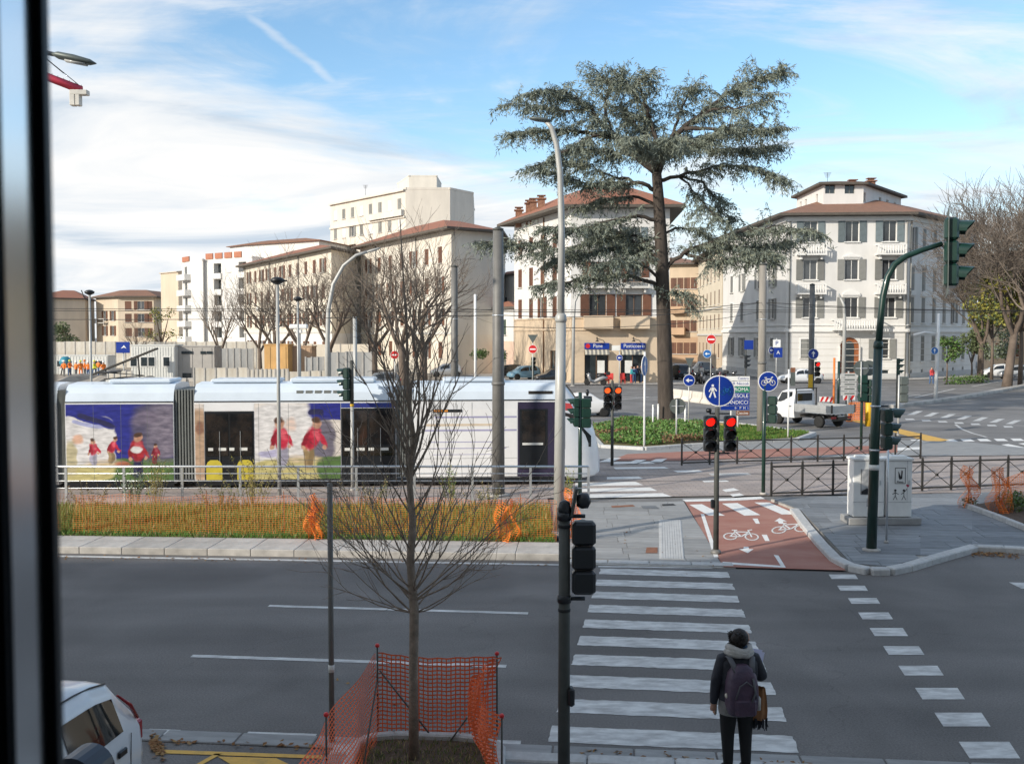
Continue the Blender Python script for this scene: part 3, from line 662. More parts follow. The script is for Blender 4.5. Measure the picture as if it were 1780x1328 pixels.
    def roof(s, over=1.0, rise=2.4, inset=.32, m='roof_tile', soffit='eave_dark', thick=.28, ctr=None):
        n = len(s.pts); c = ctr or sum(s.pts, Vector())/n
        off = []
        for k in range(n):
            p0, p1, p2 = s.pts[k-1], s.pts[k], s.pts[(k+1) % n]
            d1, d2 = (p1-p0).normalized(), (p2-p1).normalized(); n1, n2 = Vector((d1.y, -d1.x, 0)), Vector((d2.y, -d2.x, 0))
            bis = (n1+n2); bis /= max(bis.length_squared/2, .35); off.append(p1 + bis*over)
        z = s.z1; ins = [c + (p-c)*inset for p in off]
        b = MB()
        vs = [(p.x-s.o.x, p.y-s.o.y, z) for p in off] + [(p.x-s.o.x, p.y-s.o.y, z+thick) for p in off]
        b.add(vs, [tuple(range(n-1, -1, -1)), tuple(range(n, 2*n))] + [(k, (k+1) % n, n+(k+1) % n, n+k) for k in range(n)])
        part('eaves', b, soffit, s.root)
        b = MB(); vs = [(p.x-s.o.x, p.y-s.o.y, z+thick+.004) for p in off] + [(p.x-s.o.x, p.y-s.o.y, z+thick+rise) for p in ins]
        b.add(vs, [(k, (k+1) % n, n+(k+1) % n, n+k) for k in range(n)] + [tuple(range(n, 2*n))])
        r = part('roof', b, m, s.root)
        return r
    def flat(s, par=.5, m=None, over=0.0):
        n = len(s.pts); z = s.z1; b = MB()
        b.add([(p.x-s.o.x, p.y-s.o.y, z) for p in s.pts], [tuple(range(n))]); r = part('roof', b, 'concrete_kerb', s.root)
        for i in range(n):
            a, q = s.edge(i); L = (q-a).length
            part('parapet', MB().box((L/2, .12-over, z+par/2+.003), (L+.3, .3, par)), m or s.wall, s.root, a-s.o, s.rz(i))
        return r
    def chimney(s, roof, x, y, z, w=.7, h=1.4):
        b = MB(); b.box((0, 0, h/2), (w, w*.8, h)); b.box((0, 0, h+.08), (w*1.4, w*1.2, .14)); b.box((0, 0, h+.25), (w*.7, w*.6, .22)); b.box((0, 0, h+.42), (w*1.2, w, .1))
        part('chimney', b, ['roof_brown'], roof, (x-s.o.x, y-s.o.y, z))
def aerial(root, x, y, z, h=2.5):
    b = MB(); b.cyl((0, 0, 0), (0, 0, h), .03, n=5)
    for k in range(5): b.cyl((-.5+.06*k, 0, h-.15*k), (.5-.06*k, 0, h-.15*k), .02, n=4)
    part('aerial', b, 'iron', root, (x, y, z))

# ---- the house the photograph is taken from (its roof line shades the near road)
hb = MB()
cx0, cx1, cz0, cz1 = -.62, 1.25, 4.15, 6.3
home = thing('corner_apartment_house', 'tall grey house the view is taken from, framed by its window', 'building', (0, 0, 0))
def shell(x0, x1, zt, hole=None, depth=12):
    b = MB()
    if hole:
        a0, a1, b0, b1 = hole
        for (u0, u1, w0, w1) in ((x0, a0, 0, zt), (a1, x1, 0, zt), (a0, a1, 0, b0), (a0, a1, b1, zt)):
            b.box(((u0+u1)/2, .84, (w0+w1)/2), (u1-u0, .36, w1-w0))
    else: b.box(((x0+x1)/2, .84, zt/2), (x1-x0, .36, zt))
    b.box(((x0+x1)/2, .66-depth, zt/2), (x1-x0, .3, zt))
    b.box((x0+.15, .66-depth/2, zt/2), (.3, depth-.3, zt)); b.box((x1-.15, .66-depth/2, zt/2), (.3, depth-.3, zt))
    b.box(((x0+x1)/2, .66-depth/2, zt-.1), (x1-x0-.6, depth-.3, .2)); b.box(((x0+x1)/2, .66-depth/2, 3.3), (x1-x0-.6, depth-.3, .2))
    return b
part('wall', shell(-23.8, 34, 19.4, (cx0, cx1, cz0, cz1)), 'facade_pale', home)
part('cornice', MB().box((5.1, .96, 19.5), (58, 1.0, .3)), 'trim_stone', home)
part('annex_wall', shell(-110, -23.9, 14.2), 'facade_pale', home)
part('window_sill', MB().box((.42, .86, cz0-.03), (1.7, .44, .06)), 'trim_stone', home)
# the open casement at the left edge of the view: dark outer lip, bright metal reveal, dark inner face
mat('alu_dark', (0.012, 0.016, 0.022), .5, var=.2); mat('alu_bright', (0.75, 0.76, 0.77), .16, 1.0, var=.04, scale=1.5)
fr = part('window_frame', MB().box((-.362, .6215, 5.22), (.124, .063, 2.1)), 'alu_dark', home)
part('frame_lip', MB().box((-.309, .6405, 5.22), (.034, .008, 2.1)), 'alu_dark', fr)
part('frame_reveal', MB().box((-.2989, .614, 5.22), (.0022, .040, 2.08)), 'alu_bright', fr)
part('frame_post', MB().box((1.2, .63, 5.22), (.1, .05, 2.1)), 'alu_dark', home)

# ---- cafe house
B = Bld('cafe_house', 'white and tan corner house with a red tiled roof and a cafe below', [(X(894, 120), 120), (X(992, 104), 104), (X(1163, 104), 104), (17.2, 121)], 17.9, 'wall_white')
S = dict(shut='shutter_brown', frame='frame_brown')
for px in (1039, 1102):
    u, _ = B.at(1, px, 540)
    B.hole(1, u, 6.95, 1.75, 2.2, style='half', **S); B.hole(1, u, 10.4, 1.5, 2.1, style='half', **S); B.hole(1, u, 14.1, 1.3, 1.9, style='half', shut='shutter_teal')
for px in (904, 923, 943, 964):
    u, _ = B.at(0, px, 540)
    for z, h, pc in ((6.9, 2.2, .6), (10.5, 2.1, .7), (14.2, 1.8, .6)): B.hole(0, u, z, 1.25, h, style='shut', pc=pc, **S)
for px0, px1 in ((1016, 1058), (1079, 1121)):
    ua, ub = B.at(1, px0, 640)[0], B.at(1, px1, 640)[0]; B.hole(1, (ua+ub)/2, .12, ub-ua, 3.35, style='shop', rev=.5, frame='frame_brown', glass='glass_dark', sill=False)
u, _ = B.at(0, 962, 640); B.hole(0, u, .1, 2.0, 3.2, style='door', frame='frame_brown', glass='glass_dark', sill=False)
B.walls([(6.75, 'wall_tan'), (99, 'wall_white')])
for i in (0, 1): B.band(i, 5.55, .22, .12, 'wall_tan'); B.band(i, 6.75, .16, .10, 'wall_tan')
for px in (1039, 1102):
    u, _ = B.at(1, px, 540); B.balcony(1, u, 5.62, 2.95, 1.3, 1.15, 'solid', 'wall_tan'); B.balcony(1, u, 9.75, 3.0, 1.0, .9, 'rail', 'trim_stone')
rf = B.roof(1.5, 2.6, .35, 'roof_tile')
for px, py, Y in ((902, 372, 118), (920, 360, 116), (927, 357, 115), (941, 352, 113)): p = T(px, py, Y); B.chimney(rf, p.x, p.y, 17.5, .8, p.z-17.2)
mat('awning_cream', (.60, .56, .46), .9); mat('shop_white', (.7, .7, .66), .6)
for k, (px0, px1, word) in enumerate(((1016, 1058, 'Pane'), (1079, 1121, 'Pasticceria'))):
    ua, ub = B.at(1, px0, 640)[0], B.at(1, px1, 640)[0]; w = ub-ua; sg = part('shop_sign', MB().box((0, -.18, .36), (w+.06, .16, .64)), 'sign_blue', B.root, B.loc(1, (ua+ub)/2, 3.48), B.rz(1))
    text(word, .52, sg, (.1, -.265, .36), 'shop_white', align='CENTER')
    if k == 0: part('shop_emblem', MB().plate([(-w/2+.32+.24*math.cos(t), .36+.24*math.sin(t)) for t in [2*PI*q/12 for q in range(12)]], -.268, -.262), 'sign_red', sg)
    aw = MB(); n = 12
    for q in range(n):
        x0 = -w/2+w*q/n; aw.add([(x0, -.3, .0), (x0+w/n*.96, -.3, 0), (x0+w/n*.96, -.9, -.28), (x0, -.9, -.28), (x0, -.9, -.5), (x0+w/n*.96, -.9, -.5)], [(0, 1, 2, 3)[::-1], (3, 2, 5, 4)[::-1]], q % 2)
    part('awning', aw, ['awning_cream', 'shutter_grey'], B.root, B.loc(1, (ua+ub)/2, 3.46), B.rz(1))
    part('menu_board', MB().box((.45*(1 if k == 0 else -1), -.02, 1.5), (.75, .04, 1.3)), 'shop_white', B.root, B.loc(1, (ua+ub)/2, .2), B.rz(1))
    part('shop_lamp', MB().tube([(0, 0, 4.6), (0, -.5, 4.75), (0, -.7, 4.55)], .05, 5).lathe([(.05, 4.5), (.22, 4.3)], 8, (0, -.7, 0)), 'iron', B.root, B.loc(1, (ua+ub)/2, 0), B.rz(1))
dn = MB(); dn.cyl((0, -.08, 0), (0, -.08, 17.8), .07, n=6); part('downpipe', dn, 'frame_brown', B.root, B.loc(0, B.at(0, 946, 500)[0], 0), B.rz(0))

# ---- white palazzo on the right
B = Bld('palazzo', 'large white four storey palazzo with grey shutters and a tiled roof', [(X(1256, 145), 145), (X(1366, 116), 116), (X(1577, 115), 115), (X(1697, 129.5), 129.5), (60, 150), (45, 160)], 18.5, 'wall_white')
S = dict(trim='trim_white', surround=True)
cols = [B.at(1, px, 500)[0] for px in (1408, 1480, 1545)]
zf = [(Z(420, 115), 2.4, None), (Z(486, 115), 2.3, 'tri'), (Z(552, 115), 2.3, 'arc')]
for k, u in enumerate(cols):
    for q, (z, h, cap) in enumerate(zf): B.hole(1, u, z, 1.55, h, style='half', shut='shutter_grey' if q else 'shutter_teal', cap=cap if k == 1 else None, **S)
B.hole(1, cols[1]-.1, .5, 2.3, 4.2, style='none', rev=.35)
B.hole(1, cols[2]-.6, 2.3, 1.5, 2.2, style='half', **S); B.hole(1, cols[0]-.2, 2.3, 1.5, 2.2, style='closed', **S)
B.hole(1, cols[2]-.9, .3, 2.2, .7, style='grate', sill=False, glass='glass_dark')
L2 = (B.edge(2)[1]-B.edge(2)[0]).length
for k in range(7):
    u = 1.2 + k*(L2-2.4)/6
    for q, (z, h, cap) in enumerate(((14.6, 2.7, None), (9.9, 2.8, 'arc'), (6.4, 2.9, 'arc'), (1.9, 3.0, None))): B.hole(2, u, z, 1.0, h, style='closed' if (k+q) % 3 else 'shut', pc=.6, shut='shutter_grey', trim='trim_white', cap=cap)
    B.hole(2, u, .4, .6, .6, style='grate', sill=False, glass='glass_dark')
L0 = (B.edge(0)[1]-B.edge(0)[0]).length
for px in (1272, 1290, 1318, 1343):
    u, _ = B.at(0, px, 520)
    for z, h, cap in ((15.0, 2.2, None), (10.8, 2.3, None), (6.9, 2.4, 'arc' if px > 1300 else None), (2.2, 2.4, None)): B.hole(0, u, z, 1.5, h, style='shut', pc=.5, shut='shutter_grey', **S)
B.walls([(5.4, 'wall_white'), (99, 'wall_white')])
for i in (0, 1, 2):
    B.band(i, 5.5, .35, .22, 'trim_white'); B.band(i, 6.1, .12, .12, 'trim_white'); B.band(i, 18.2, .5, .25, 'trim_white', 'frieze', .3); B.band(i, .3, .6, .1, 'wall_grey', 'plinth')
    L = (B.edge(i)[1]-B.edge(i)[0]).length
    for k in range(6): B.band(i, 1.2+k*.72, .05, .03, 'trim_stone', 'rustication')
for u, z in ((cols[0], Z(444, 115)), (cols[2], Z(444, 115)), (cols[0], Z(512, 115)), (cols[2], Z(512, 115))): B.balcony(1, u, z, 3.2, 1.2, 1.05, 'baluster', 'trim_white')
B.balcony(1, cols[1]+.5, 5.5, 5.4, 1.5, 1.1, 'baluster', 'trim_white')
# arched entrance
dr = part('door', MB().plate([(-1.1, 0), (1.1, 0), (1.1, 3.1)] + [(1.1*math.cos(t), 3.1+1.1*math.sin(t)) for t in [PI*k/10 for k in range(1, 10)]] + [(-1.1, 3.1)], .22, .3), 'wood_door', B.root, B.loc(1, cols[1]-.1, .5), B.rz(1))
part('door_glass', MB().plate([(-.55, .2), (.55, .2), (.55, 3.0)] + [(.55*math.cos(t), 3.2+.6*math.sin(t)) for t in [PI*k/8 for k in range(1, 8)]] + [(-.55, 3.0)], .19, .22), 'glass_dark', dr)
ar = MB(); 
for sx in (-1, 1): ar.box((sx*1.125, -.02, 1.6), (.05, .5, 3.2))
sp = [(1.15, 3.1), (1.15, 4.25), (-1.15, 4.25), (-1.15, 3.1)] + [(1.1*math.cos(t), 3.1+1.1*math.sin(t)) for t in [PI-PI*k/12 for k in range(0, 13)]]
for k in range(12):
    t0, t1 = PI*k/12, PI*(k+1)/12
    q = [(1.1*math.cos(t0), 3.1+1.1*math.sin(t0)), (1.18*math.cos(t0)/max(abs(math.cos(t0)), abs(math.sin(t0))), 3.1+1.12*math.sin(t0)/max(abs(math.cos(t0)), abs(math.sin(t0)))), (1.18*math.cos(t1)/max(abs(math.cos(t1)), abs(math.sin(t1))), 3.1+1.12*math.sin(t1)/max(abs(math.cos(t1)), abs(math.sin(t1)))), (1.1*math.cos(t1), 3.1+1.1*math.sin(t1))]
    ar.plate(q, -.03, .2)
part('door_arch', ar, 'wall_white', B.root, B.loc(1, cols[1]-.1, .5), B.rz(1))
rf = B.roof(1.3, 2.9, .45, 'roof_brown')
for px, py, Y in ((1482, 321, 124), (1514, 318, 128)): p = T(px, py, Y); B.chimney(rf, p.x, p.y, 20.5, .9, p.z-20.4)
dn = MB(); dn.cyl((0, -.09, 0), (0, -.09, 18.4), .09, n=6); part('downpipe', dn, 'shutter_grey', B.root, B.loc(2, .5, 0), B.rz(2)); 
A = Bld('roof_storey', 'white attic storey with dark windows on the palazzo roof', [(X(1382, 134), 134), (X(1428, 122.5), 122.5), (X(1497, 122.5), 122.5), (X(1562, 134), 134), (X(1475, 142), 142)], Z(322, 122.5), 'wall_white', z0=18.8)
for px in (1443, 1477): A.hole(1, A.at(1, px, 330)[0], Z(337, 122.5), 1.2, 1.15, style='plain', glass='glass_dark', sill=False, frame='shutter_grey')
for px in (1392, 1401, 1420): A.hole(0, A.at(0, px, 330)[0], 21.2, .8, 1.1, style='plain', glass='glass_dark', sill=False)
for px in (1503, 1530, 1543, 1556): A.hole(2, A.at(2, px, 335)[0], 21.0, .9, 1.2, style='plain', glass='glass_dark', sill=False)
A.walls(rev=.12); A.roof(.7, .9, .4, 'roof_brown')
B.pipes(1, (.35, 13.4)); aerial(A.root, 4, 0, A.z1+.3, 3.0); aerial(A.root, 9, 6, A.z1+.3, 2.4)

# ---- houses along the side street between cafe and palazzo
def rows(B, i, n, zs, w=1.1, h=2.0, m0=1.0, **kw):
    a, b = B.edge(i); L = (b-a).length
    for k in range(n):
        for z in zs: B.hole(i, m0 + (L-2*m0)*(k+.5)/n, z, w, h, **kw)
B = Bld('street_house', 'pale yellow house with slim brown shutters beside the palazzo', [(X(1213, 178), 178), (X(1254.5, 146.5), 146.5), (48, 150), (44, 182)], 17.8, 'wall_yellow')
rows(B, 0, 6, (1.6, 6.0, 9.6, 13.2), 1.1, 2.1, .8, style='closed', shut='shutter_brown'); B.walls([(4.9, 'wall_tan'), (99, 'wall_yellow')]); B.band(0, 5.0, .3, .15); B.band(0, 9.1, .2, .12); B.roof(1.2, 2, .3, 'roof_brown')
B = Bld('gable_house', 'tan house with red shutters facing down the side street', [(X(1160, 182), 182), (X(1216, 180), 180), (40, 220), (20, 220)], 17.5, 'wall_tan')
rows(B, 0, 4, (1.6, 5.6, 9.4, 13.2), 1.1, 2.0, .5, style='closed', shut='shutter_brown'); B.walls([(4.6, 'wall_orange'), (99, 'wall_tan')]); B.roof(1.0, 2, .3, 'roof_brown')
for z in (5.0, 8.8): B.balcony(0, 2.0, z, 2.6, 1.3, 1.1, 'solid', 'wall_orange')

# ---- long row on the left
B = Bld('tower_block', 'tallest cream apartment block with a blank side wall and stepped top', [(X(576, 205), 205), (X(706, 184), 184), (X(783, 184), 184), (X(823, 190), 190), (-8, 215), (-30, 222)], Z(330, 184), 'wall_cream2')
L = (B.edge(0)[1]-B.edge(0)[0]).length
for k in range(8):
    for q in range(7):
        if k in (2, 6) and q < 5: B.hole(0, 2+k*(L-4)/7, 5.2+q*3.72, 2.4, 2.6, style='plain', rev=1.2, sill=False, glass='glass_room')
        else: B.hole(0, 2+k*(L-4)/7, 5.6+q*3.72, 1.25, 1.95, style='shut', shut='shutter_grey' if (k+q) % 3 else 'frame_white', pc=.9)
B.walls(); B.band(0, 26.4, .35, .3, 'wall_cream2'); B.band(0, 31.2, .3, .5, 'wall_cream2', 'cornice')
for q in range(5):
    for k in (2, 6): B.balcony(0, 2+k*(L-4)/7, 5.0+q*3.72, 3.2, 1.0, .9, 'solid', 'wall_cream')
B.balcony(0, L-6, 26.6, 11.5, .8, .9, 'solid', 'wall_cream2'); B.flat(.4)
A = Bld('roof_cabin', 'cream stair cabin stepped up on top of the tallest block', [(X(692, 204), 204), (X(712, 194), 194), (X(760, 194), 194), (X(768, 204), 204), (-15, 209), (-20, 212)], Z(307, 194), 'wall_cream2', z0=B.z1-.3)
A.walls(); A.flat(.2); aerial(B.root, 8, -6, B.z1, 3)
B = Bld('hip_roof_house', 'cream house with a blank end wall and hipped red roof behind bare trees', [(X(628, 152), 152), (X(785, 125), 125), (X(859, 129), 129), (-1, 150), (-16, 165)], Z(400, 125), 'wall_cream2')
rows(B, 0, 7, (2.0, 6.2, 10.2, 14.0), 1.2, 2.1, 1.2, style='shut', shut='shutter_brown', pc=.6); B.walls([(5.0, 'wall_cream'), (99, 'wall_cream2')]); B.band(0, 5.2, .3, .15); B.pipes(0, (6.2, 20.4)); B.pipes(1, (.4,)); B.aircon(0, 12.0, 9.3); B.roof(1.3, 2.4, .3, 'roof_tile')
B = Bld('terrace_row', 'long cream terrace with a red tiled eave behind the plane trees', [(X(425, 181), 181), (X(577, 143), 143), (-20, 170), (-40, 200)], Z(434, 143), 'wall_cream')
rows(B, 0, 11, (2.0, 6.3, 10.3, 14.0), 1.3, 2.0, 1.5, style='shut', shut='shutter_brown', pc=.5); B.walls([(5.2, 'wall_white'), (99, 'wall_cream')]); B.band(0, 5.4, .3, .15); B.pipes(0, (1.0, 15.5, 30)); B.aircon(0, 9.2, 9.4); B.aircon(0, 22.8, 13.2); B.roof(1.3, 2.2, .3, 'roof_tile')
B = Bld('balcony_block', 'white apartment block with stacked recessed balconies and brick roof parapet', [(X(318, 206), 206), (X(354, 197), 197), (X(357, 198), 198), (X(440, 190), 190), (-40, 215), (-55, 225)], Z(452, 196), 'wall_white')
L2_ = (B.edge(2)[1]-B.edge(2)[0]).length
for q in range(5):
    for t in (.28, .80): B.hole(2, L2_*t, 4.2+q*3.1, 2.2, 2.2, style='plain', rev=1.1, sill=False, glass='glass_dark')
    B.hole(2, L2_*.52, 4.6+q*3.1, 1.0, 1.4, style='shut', shut='frame_white', pc=1)
    B.hole(0, 2.2, 4.4+q*3.1, 1.4, 1.9, style='plain', glass='glass_dark', sill=False)
B.walls(); B.flat(.3)
for q in range(5):
    for t in (.28, .80): B.balcony(2, L2_*t, 3.4+q*3.1, 2.6, .35, .9, 'solid', 'wall_white')
    B.balcony(0, 2.6, 3.5+q*3.1, 4.6, 1.3, 1.0, 'solid', 'wall_white')
mat('brick_red', (.42, .17, .10), .85, var=.15, scale=3)
for k in range(4): part('brick_panel', MB().box((0, -.1, .75), (L2_*.15, .2, 1.1)), 'brick_red', B.root, B.loc(2, L2_*(.12+.2*k), B.z1), B.rz(2))
part('brick_panel', MB().box((0, -.1, .7), (3.8, .2, 1.0)), 'brick_red', B.root, B.loc(0, 2.6, B.z1), B.rz(0))
A = Bld('penthouse', 'white penthouse with a low tiled roof above the balcony block', [(X(402, 200), 200), (X(430, 196), 196), (X(556, 186), 186), (-30, 205), (-45, 215)], Z(422, 190), 'wall_white', z0=15)
A.walls(); A.roof(.6, 1.0, .5, 'roof_brown', 'roof_brown', .12)
B = Bld('end_house', 'plain beige end wall left of the balcony block', [(X(281, 214), 214), (X(318, 207), 207), (-60, 222), (-68, 230)], Z(474, 210), 'wall_beige'); B.walls(); B.roof(.3, .5, .5, 'roof_brown', 'wall_beige', .15)
B = Bld('country_house', 'low ochre house with brown shutters under a tiled roof at the far left', [(X(168, 232), 232), (X(206, 226), 226), (X(268, 226), 226), (X(284, 234), 234), (-80, 245), (-95, 248)], Z(517, 226), 'wall_beige')
for px in (223, 245, 259): 
    for z in (5.2, 8.4, 11.2): B.hole(1, B.at(1, px, 540)[0], z-.6, 1.5, 1.9, style='closed' if px != 245 else 'half', shut='shutter_brown', sill=True)
for px in (182, 196):
    for z in (4.8, 8.2): B.hole(0, B.at(0, px, 540)[0], z, 1.2, 2.2, style='half', shut='shutter_brown')
B.walls(); B.roof(1.0, 1.6, .4, 'roof_brown')
B.balcony(0, 3.0, 7.6, 4, 1.0, .9, 'rail', 'trim_stone')
B = Bld('barn_house', 'windowless beige house with a sloping red roof beside the window frame', [(X(60, 222), 222), (X(149, 228), 228), (X(165, 240), 240), (-110, 250)], Z(520, 225), 'wall_beige'); B.walls(); B.roof(.5, 2.0, .2, 'roof_tile')
B = Bld('pink_cottage', 'low pink house with a garden wall beside the cafe house', [(X(828, 134), 134), (X(893, 124), 124), (4, 140), (-4, 146)], Z(538, 128), 'wall_pink')
for px in (842, 876): B.hole(0, B.at(0, px, 560)[0], 5.0, 1.2, 1.9, style='shut', shut='shutter_green'); B.hole(0, B.at(0, px, 620)[0], .8, 1.3, 2.2, style='shut', shut='shutter_grey', pc=1)
B.walls([(4.2, 'wall_pink'), (99, 'wall_white')]); B.roof(.5, .8, .5, 'roof_tile')
B = Bld('back_house', 'narrow white house seen in the gap above the pink cottage', [(X(874, 150), 150), (X(897, 146), 146), (4, 160), (-2, 160)], Z(480, 148), 'wall_white')
B.hole(0, 1.0, 7, .9, 3.5, style='closed', shut='shutter_grey'); B.walls(); B.roof(.4, .6, .5, 'roof_tile')
B = Bld('brown_house', 'brown apartment house hidden behind the trees at the right edge', [(X(1700, 138), 138), (X(1800, 150), 150), (110, 160), (80, 170)], 15.5, 'wall_tan')
rows(B, 0, 5, (1.8, 5.8, 9.6, 12.8), 1.1, 2.0, 1, style='closed', shut='shutter_brown'); B.walls(); B.roof(1, 1.8, .3, 'roof_brown')
B = Bld('park_wall_house', 'long beige house closing the road at the far right', [(X(1790, 150), 150), (X(2050, 128), 128), (140, 150), (112, 176)], 13, 'wall_beige'); B.walls(); B.roof(1, 2, .3, 'roof_brown')
# ------------------------------------------------------------------ tram
mat('tram_white', (0.78, 0.79, 0.80), .3, var=.04, scale=1.5, coat=.4)
mat('tram_roof', (0.66, 0.74, 0.82), .35, var=.06, scale=1.2, coat=.3)
mat('tram_purple', (0.035, 0.028, 0.06), .4, var=.2, scale=2)
mat('bellows', (0.17, 0.18, 0.17), .8, var=.15)
mat('ad_blue', (0.025, 0.03, 0.22), .4, col2=(.04, .07, .30), scale=1.0); mat('ad_white', (.80, .80, .80), .4, var=.07, scale=1.5)
mat('ad_green', (.06, .13, .035), .5, col2=(.12, .20, .05), scale=3, stretch=(.3, 1, 2)); mat('ad_red', (.50, .035, .05), .5, col2=(.62, .10, .10), scale=4)
mat('ad_tree', (.05, .055, .10), .5, col2=(.22, .19, .22), scale=5, thr=(.45, .6), stretch=(.5, 1, 2)); mat('ad_yellow', (.55, .47, .12), .5, col2=(.62, .55, .3), scale=3)
mat('ad_skin', (.55, .30, .19), .5); mat('ad_navy', (.03, .03, .08), .5); mat('ad_lilac', (.36, .35, .52), .5); mat('ad_cream', (.66, .55, .42), .5, var=.1); mat('led_amber', (.55, .20, .02), .4, emit=.35)
mat('seat_yellow', (.55, .45, .04), .6)
TA = math.atan(.0806)
def tx(px):                                  # photo column -> tram-local x on the near flank
    k = (px-890)/FPX; y0 = 33.16/(1-.0806*k); return (k*y0*1.0 - 2.96)/math.cos(TA)
tz = lambda py: 5 - (py-HOR)/FPX*33.2 - .03
tram = thing('tram', 'white low floor tram wrapped in colourful adverts passing behind the railing', 'tram', (2.96, TY(2.96), .03), TA)
PROF = [(.10, .17), (.02, .30), (0, .6), (0, 2.80), (.03, 2.84), (.10, 3.1), (.20, 3.27), (.36, 3.37), (1.2, 3.42), (2.04, 3.37), (2.2, 3.27), (2.3, 3.1), (2.37, 2.84), (2.4, 2.80), (2.4, .6), (2.38, .3), (2.3, .17)]
def module(x0, x1, name='module'):
    b = MB(); rows_ = [[(x, y, z) for y, z in PROF] for x in (x0, x1)]
    for k in range(len(PROF)):
        q = [rows_[0][k], rows_[1][k], rows_[1][(k+1) % len(PROF)], rows_[0][(k+1) % len(PROF)]]
        b.add(q, [(0, 1, 2, 3)], 1 if 3 <= k <= 11 else 0)
    n = len(PROF); b.add(rows_[0], [tuple(range(n))]); b.add(rows_[1], [tuple(range(n-1, -1, -1))])
    return part(name, b, ['tram_white', 'tram_roof'], tram)
def pl(parent, name, pts, m, d=.006, y=0.0): return part(name, MB().plate([(tx(a), tz(b)) for a, b in pts], y-d, y-.0005), m, parent)
def rect(a, b, c, d): return [(a, d), (c, d), (c, b), (a, b)]
def ell(cx, cy, rx, ry, n=14): return [(cx+rx*math.cos(2*PI*k/n), cy-ry*-math.sin(2*PI*k/n)) for k in range(n)][::-1]
def bellows(px0, px1):
    x0, x1 = tx(px0), tx(px1); n = 7; o = None; b = MB()
    for k in range(n):
        for j, ins in ((0, .16), (1, .08)):
            xa = x0+(x1-x0)*(k+.5*j)/n; xb = x0+(x1-x0)*(k+.5*j+.5)/n
            b.box(((xa+xb)/2, 1.2, 1.75), (xb-xa, 2.4-2*ins, 2.9))
    o = part('bellows', b, 'bellows', tram); o['kind'] = 'stuff'
    return o
mL = module(tx(111), tx(300)); mM = module(tx(336), tx(688)); mF = module(tx(716), -1.33)
m0 = module(tx(111)-7.5, tx(96)); bellows(300, 336); bellows(688, 716); bellows(96, 111)
# roof gutter line on each module, roof boxes
for m_, a, b in ((mL, 111, 300), (mM, 336, 688), (mF, 716, 985)):
    part('gutter_line', MB().box(((tx(a)+tx(b))/2, .012, 2.82), (tx(b)-tx(a), .05, .035)), 'black_plastic', m_)
    part('skirt', MB().box(((tx(a)+tx(b))/2, .035, .18), (tx(b)-tx(a)-.02, .06, .16)), 'black_plastic', m_)
for a, b, h in ((180, 290, .13), (360, 480, .12), (500, 650, .14), (770, 880, .12)): part('roof_box', MB().box(((tx(a)+tx(b))/2, 1.2, 3.40+h/2), (tx(b)-tx(a), 1.5, h), bev=.04), 'tram_roof', tram)
part('vent_grille', MB().box(((tx(930)+tx(950))/2, .09, 3.06), (tx(960)-tx(918), .05, .1)), 'iron', mF)
for k in range(5): part('vent_panel', MB().box((tx(520+k*16), .105, 3.05), (.22, .03, .22)), 'bellows', mM)
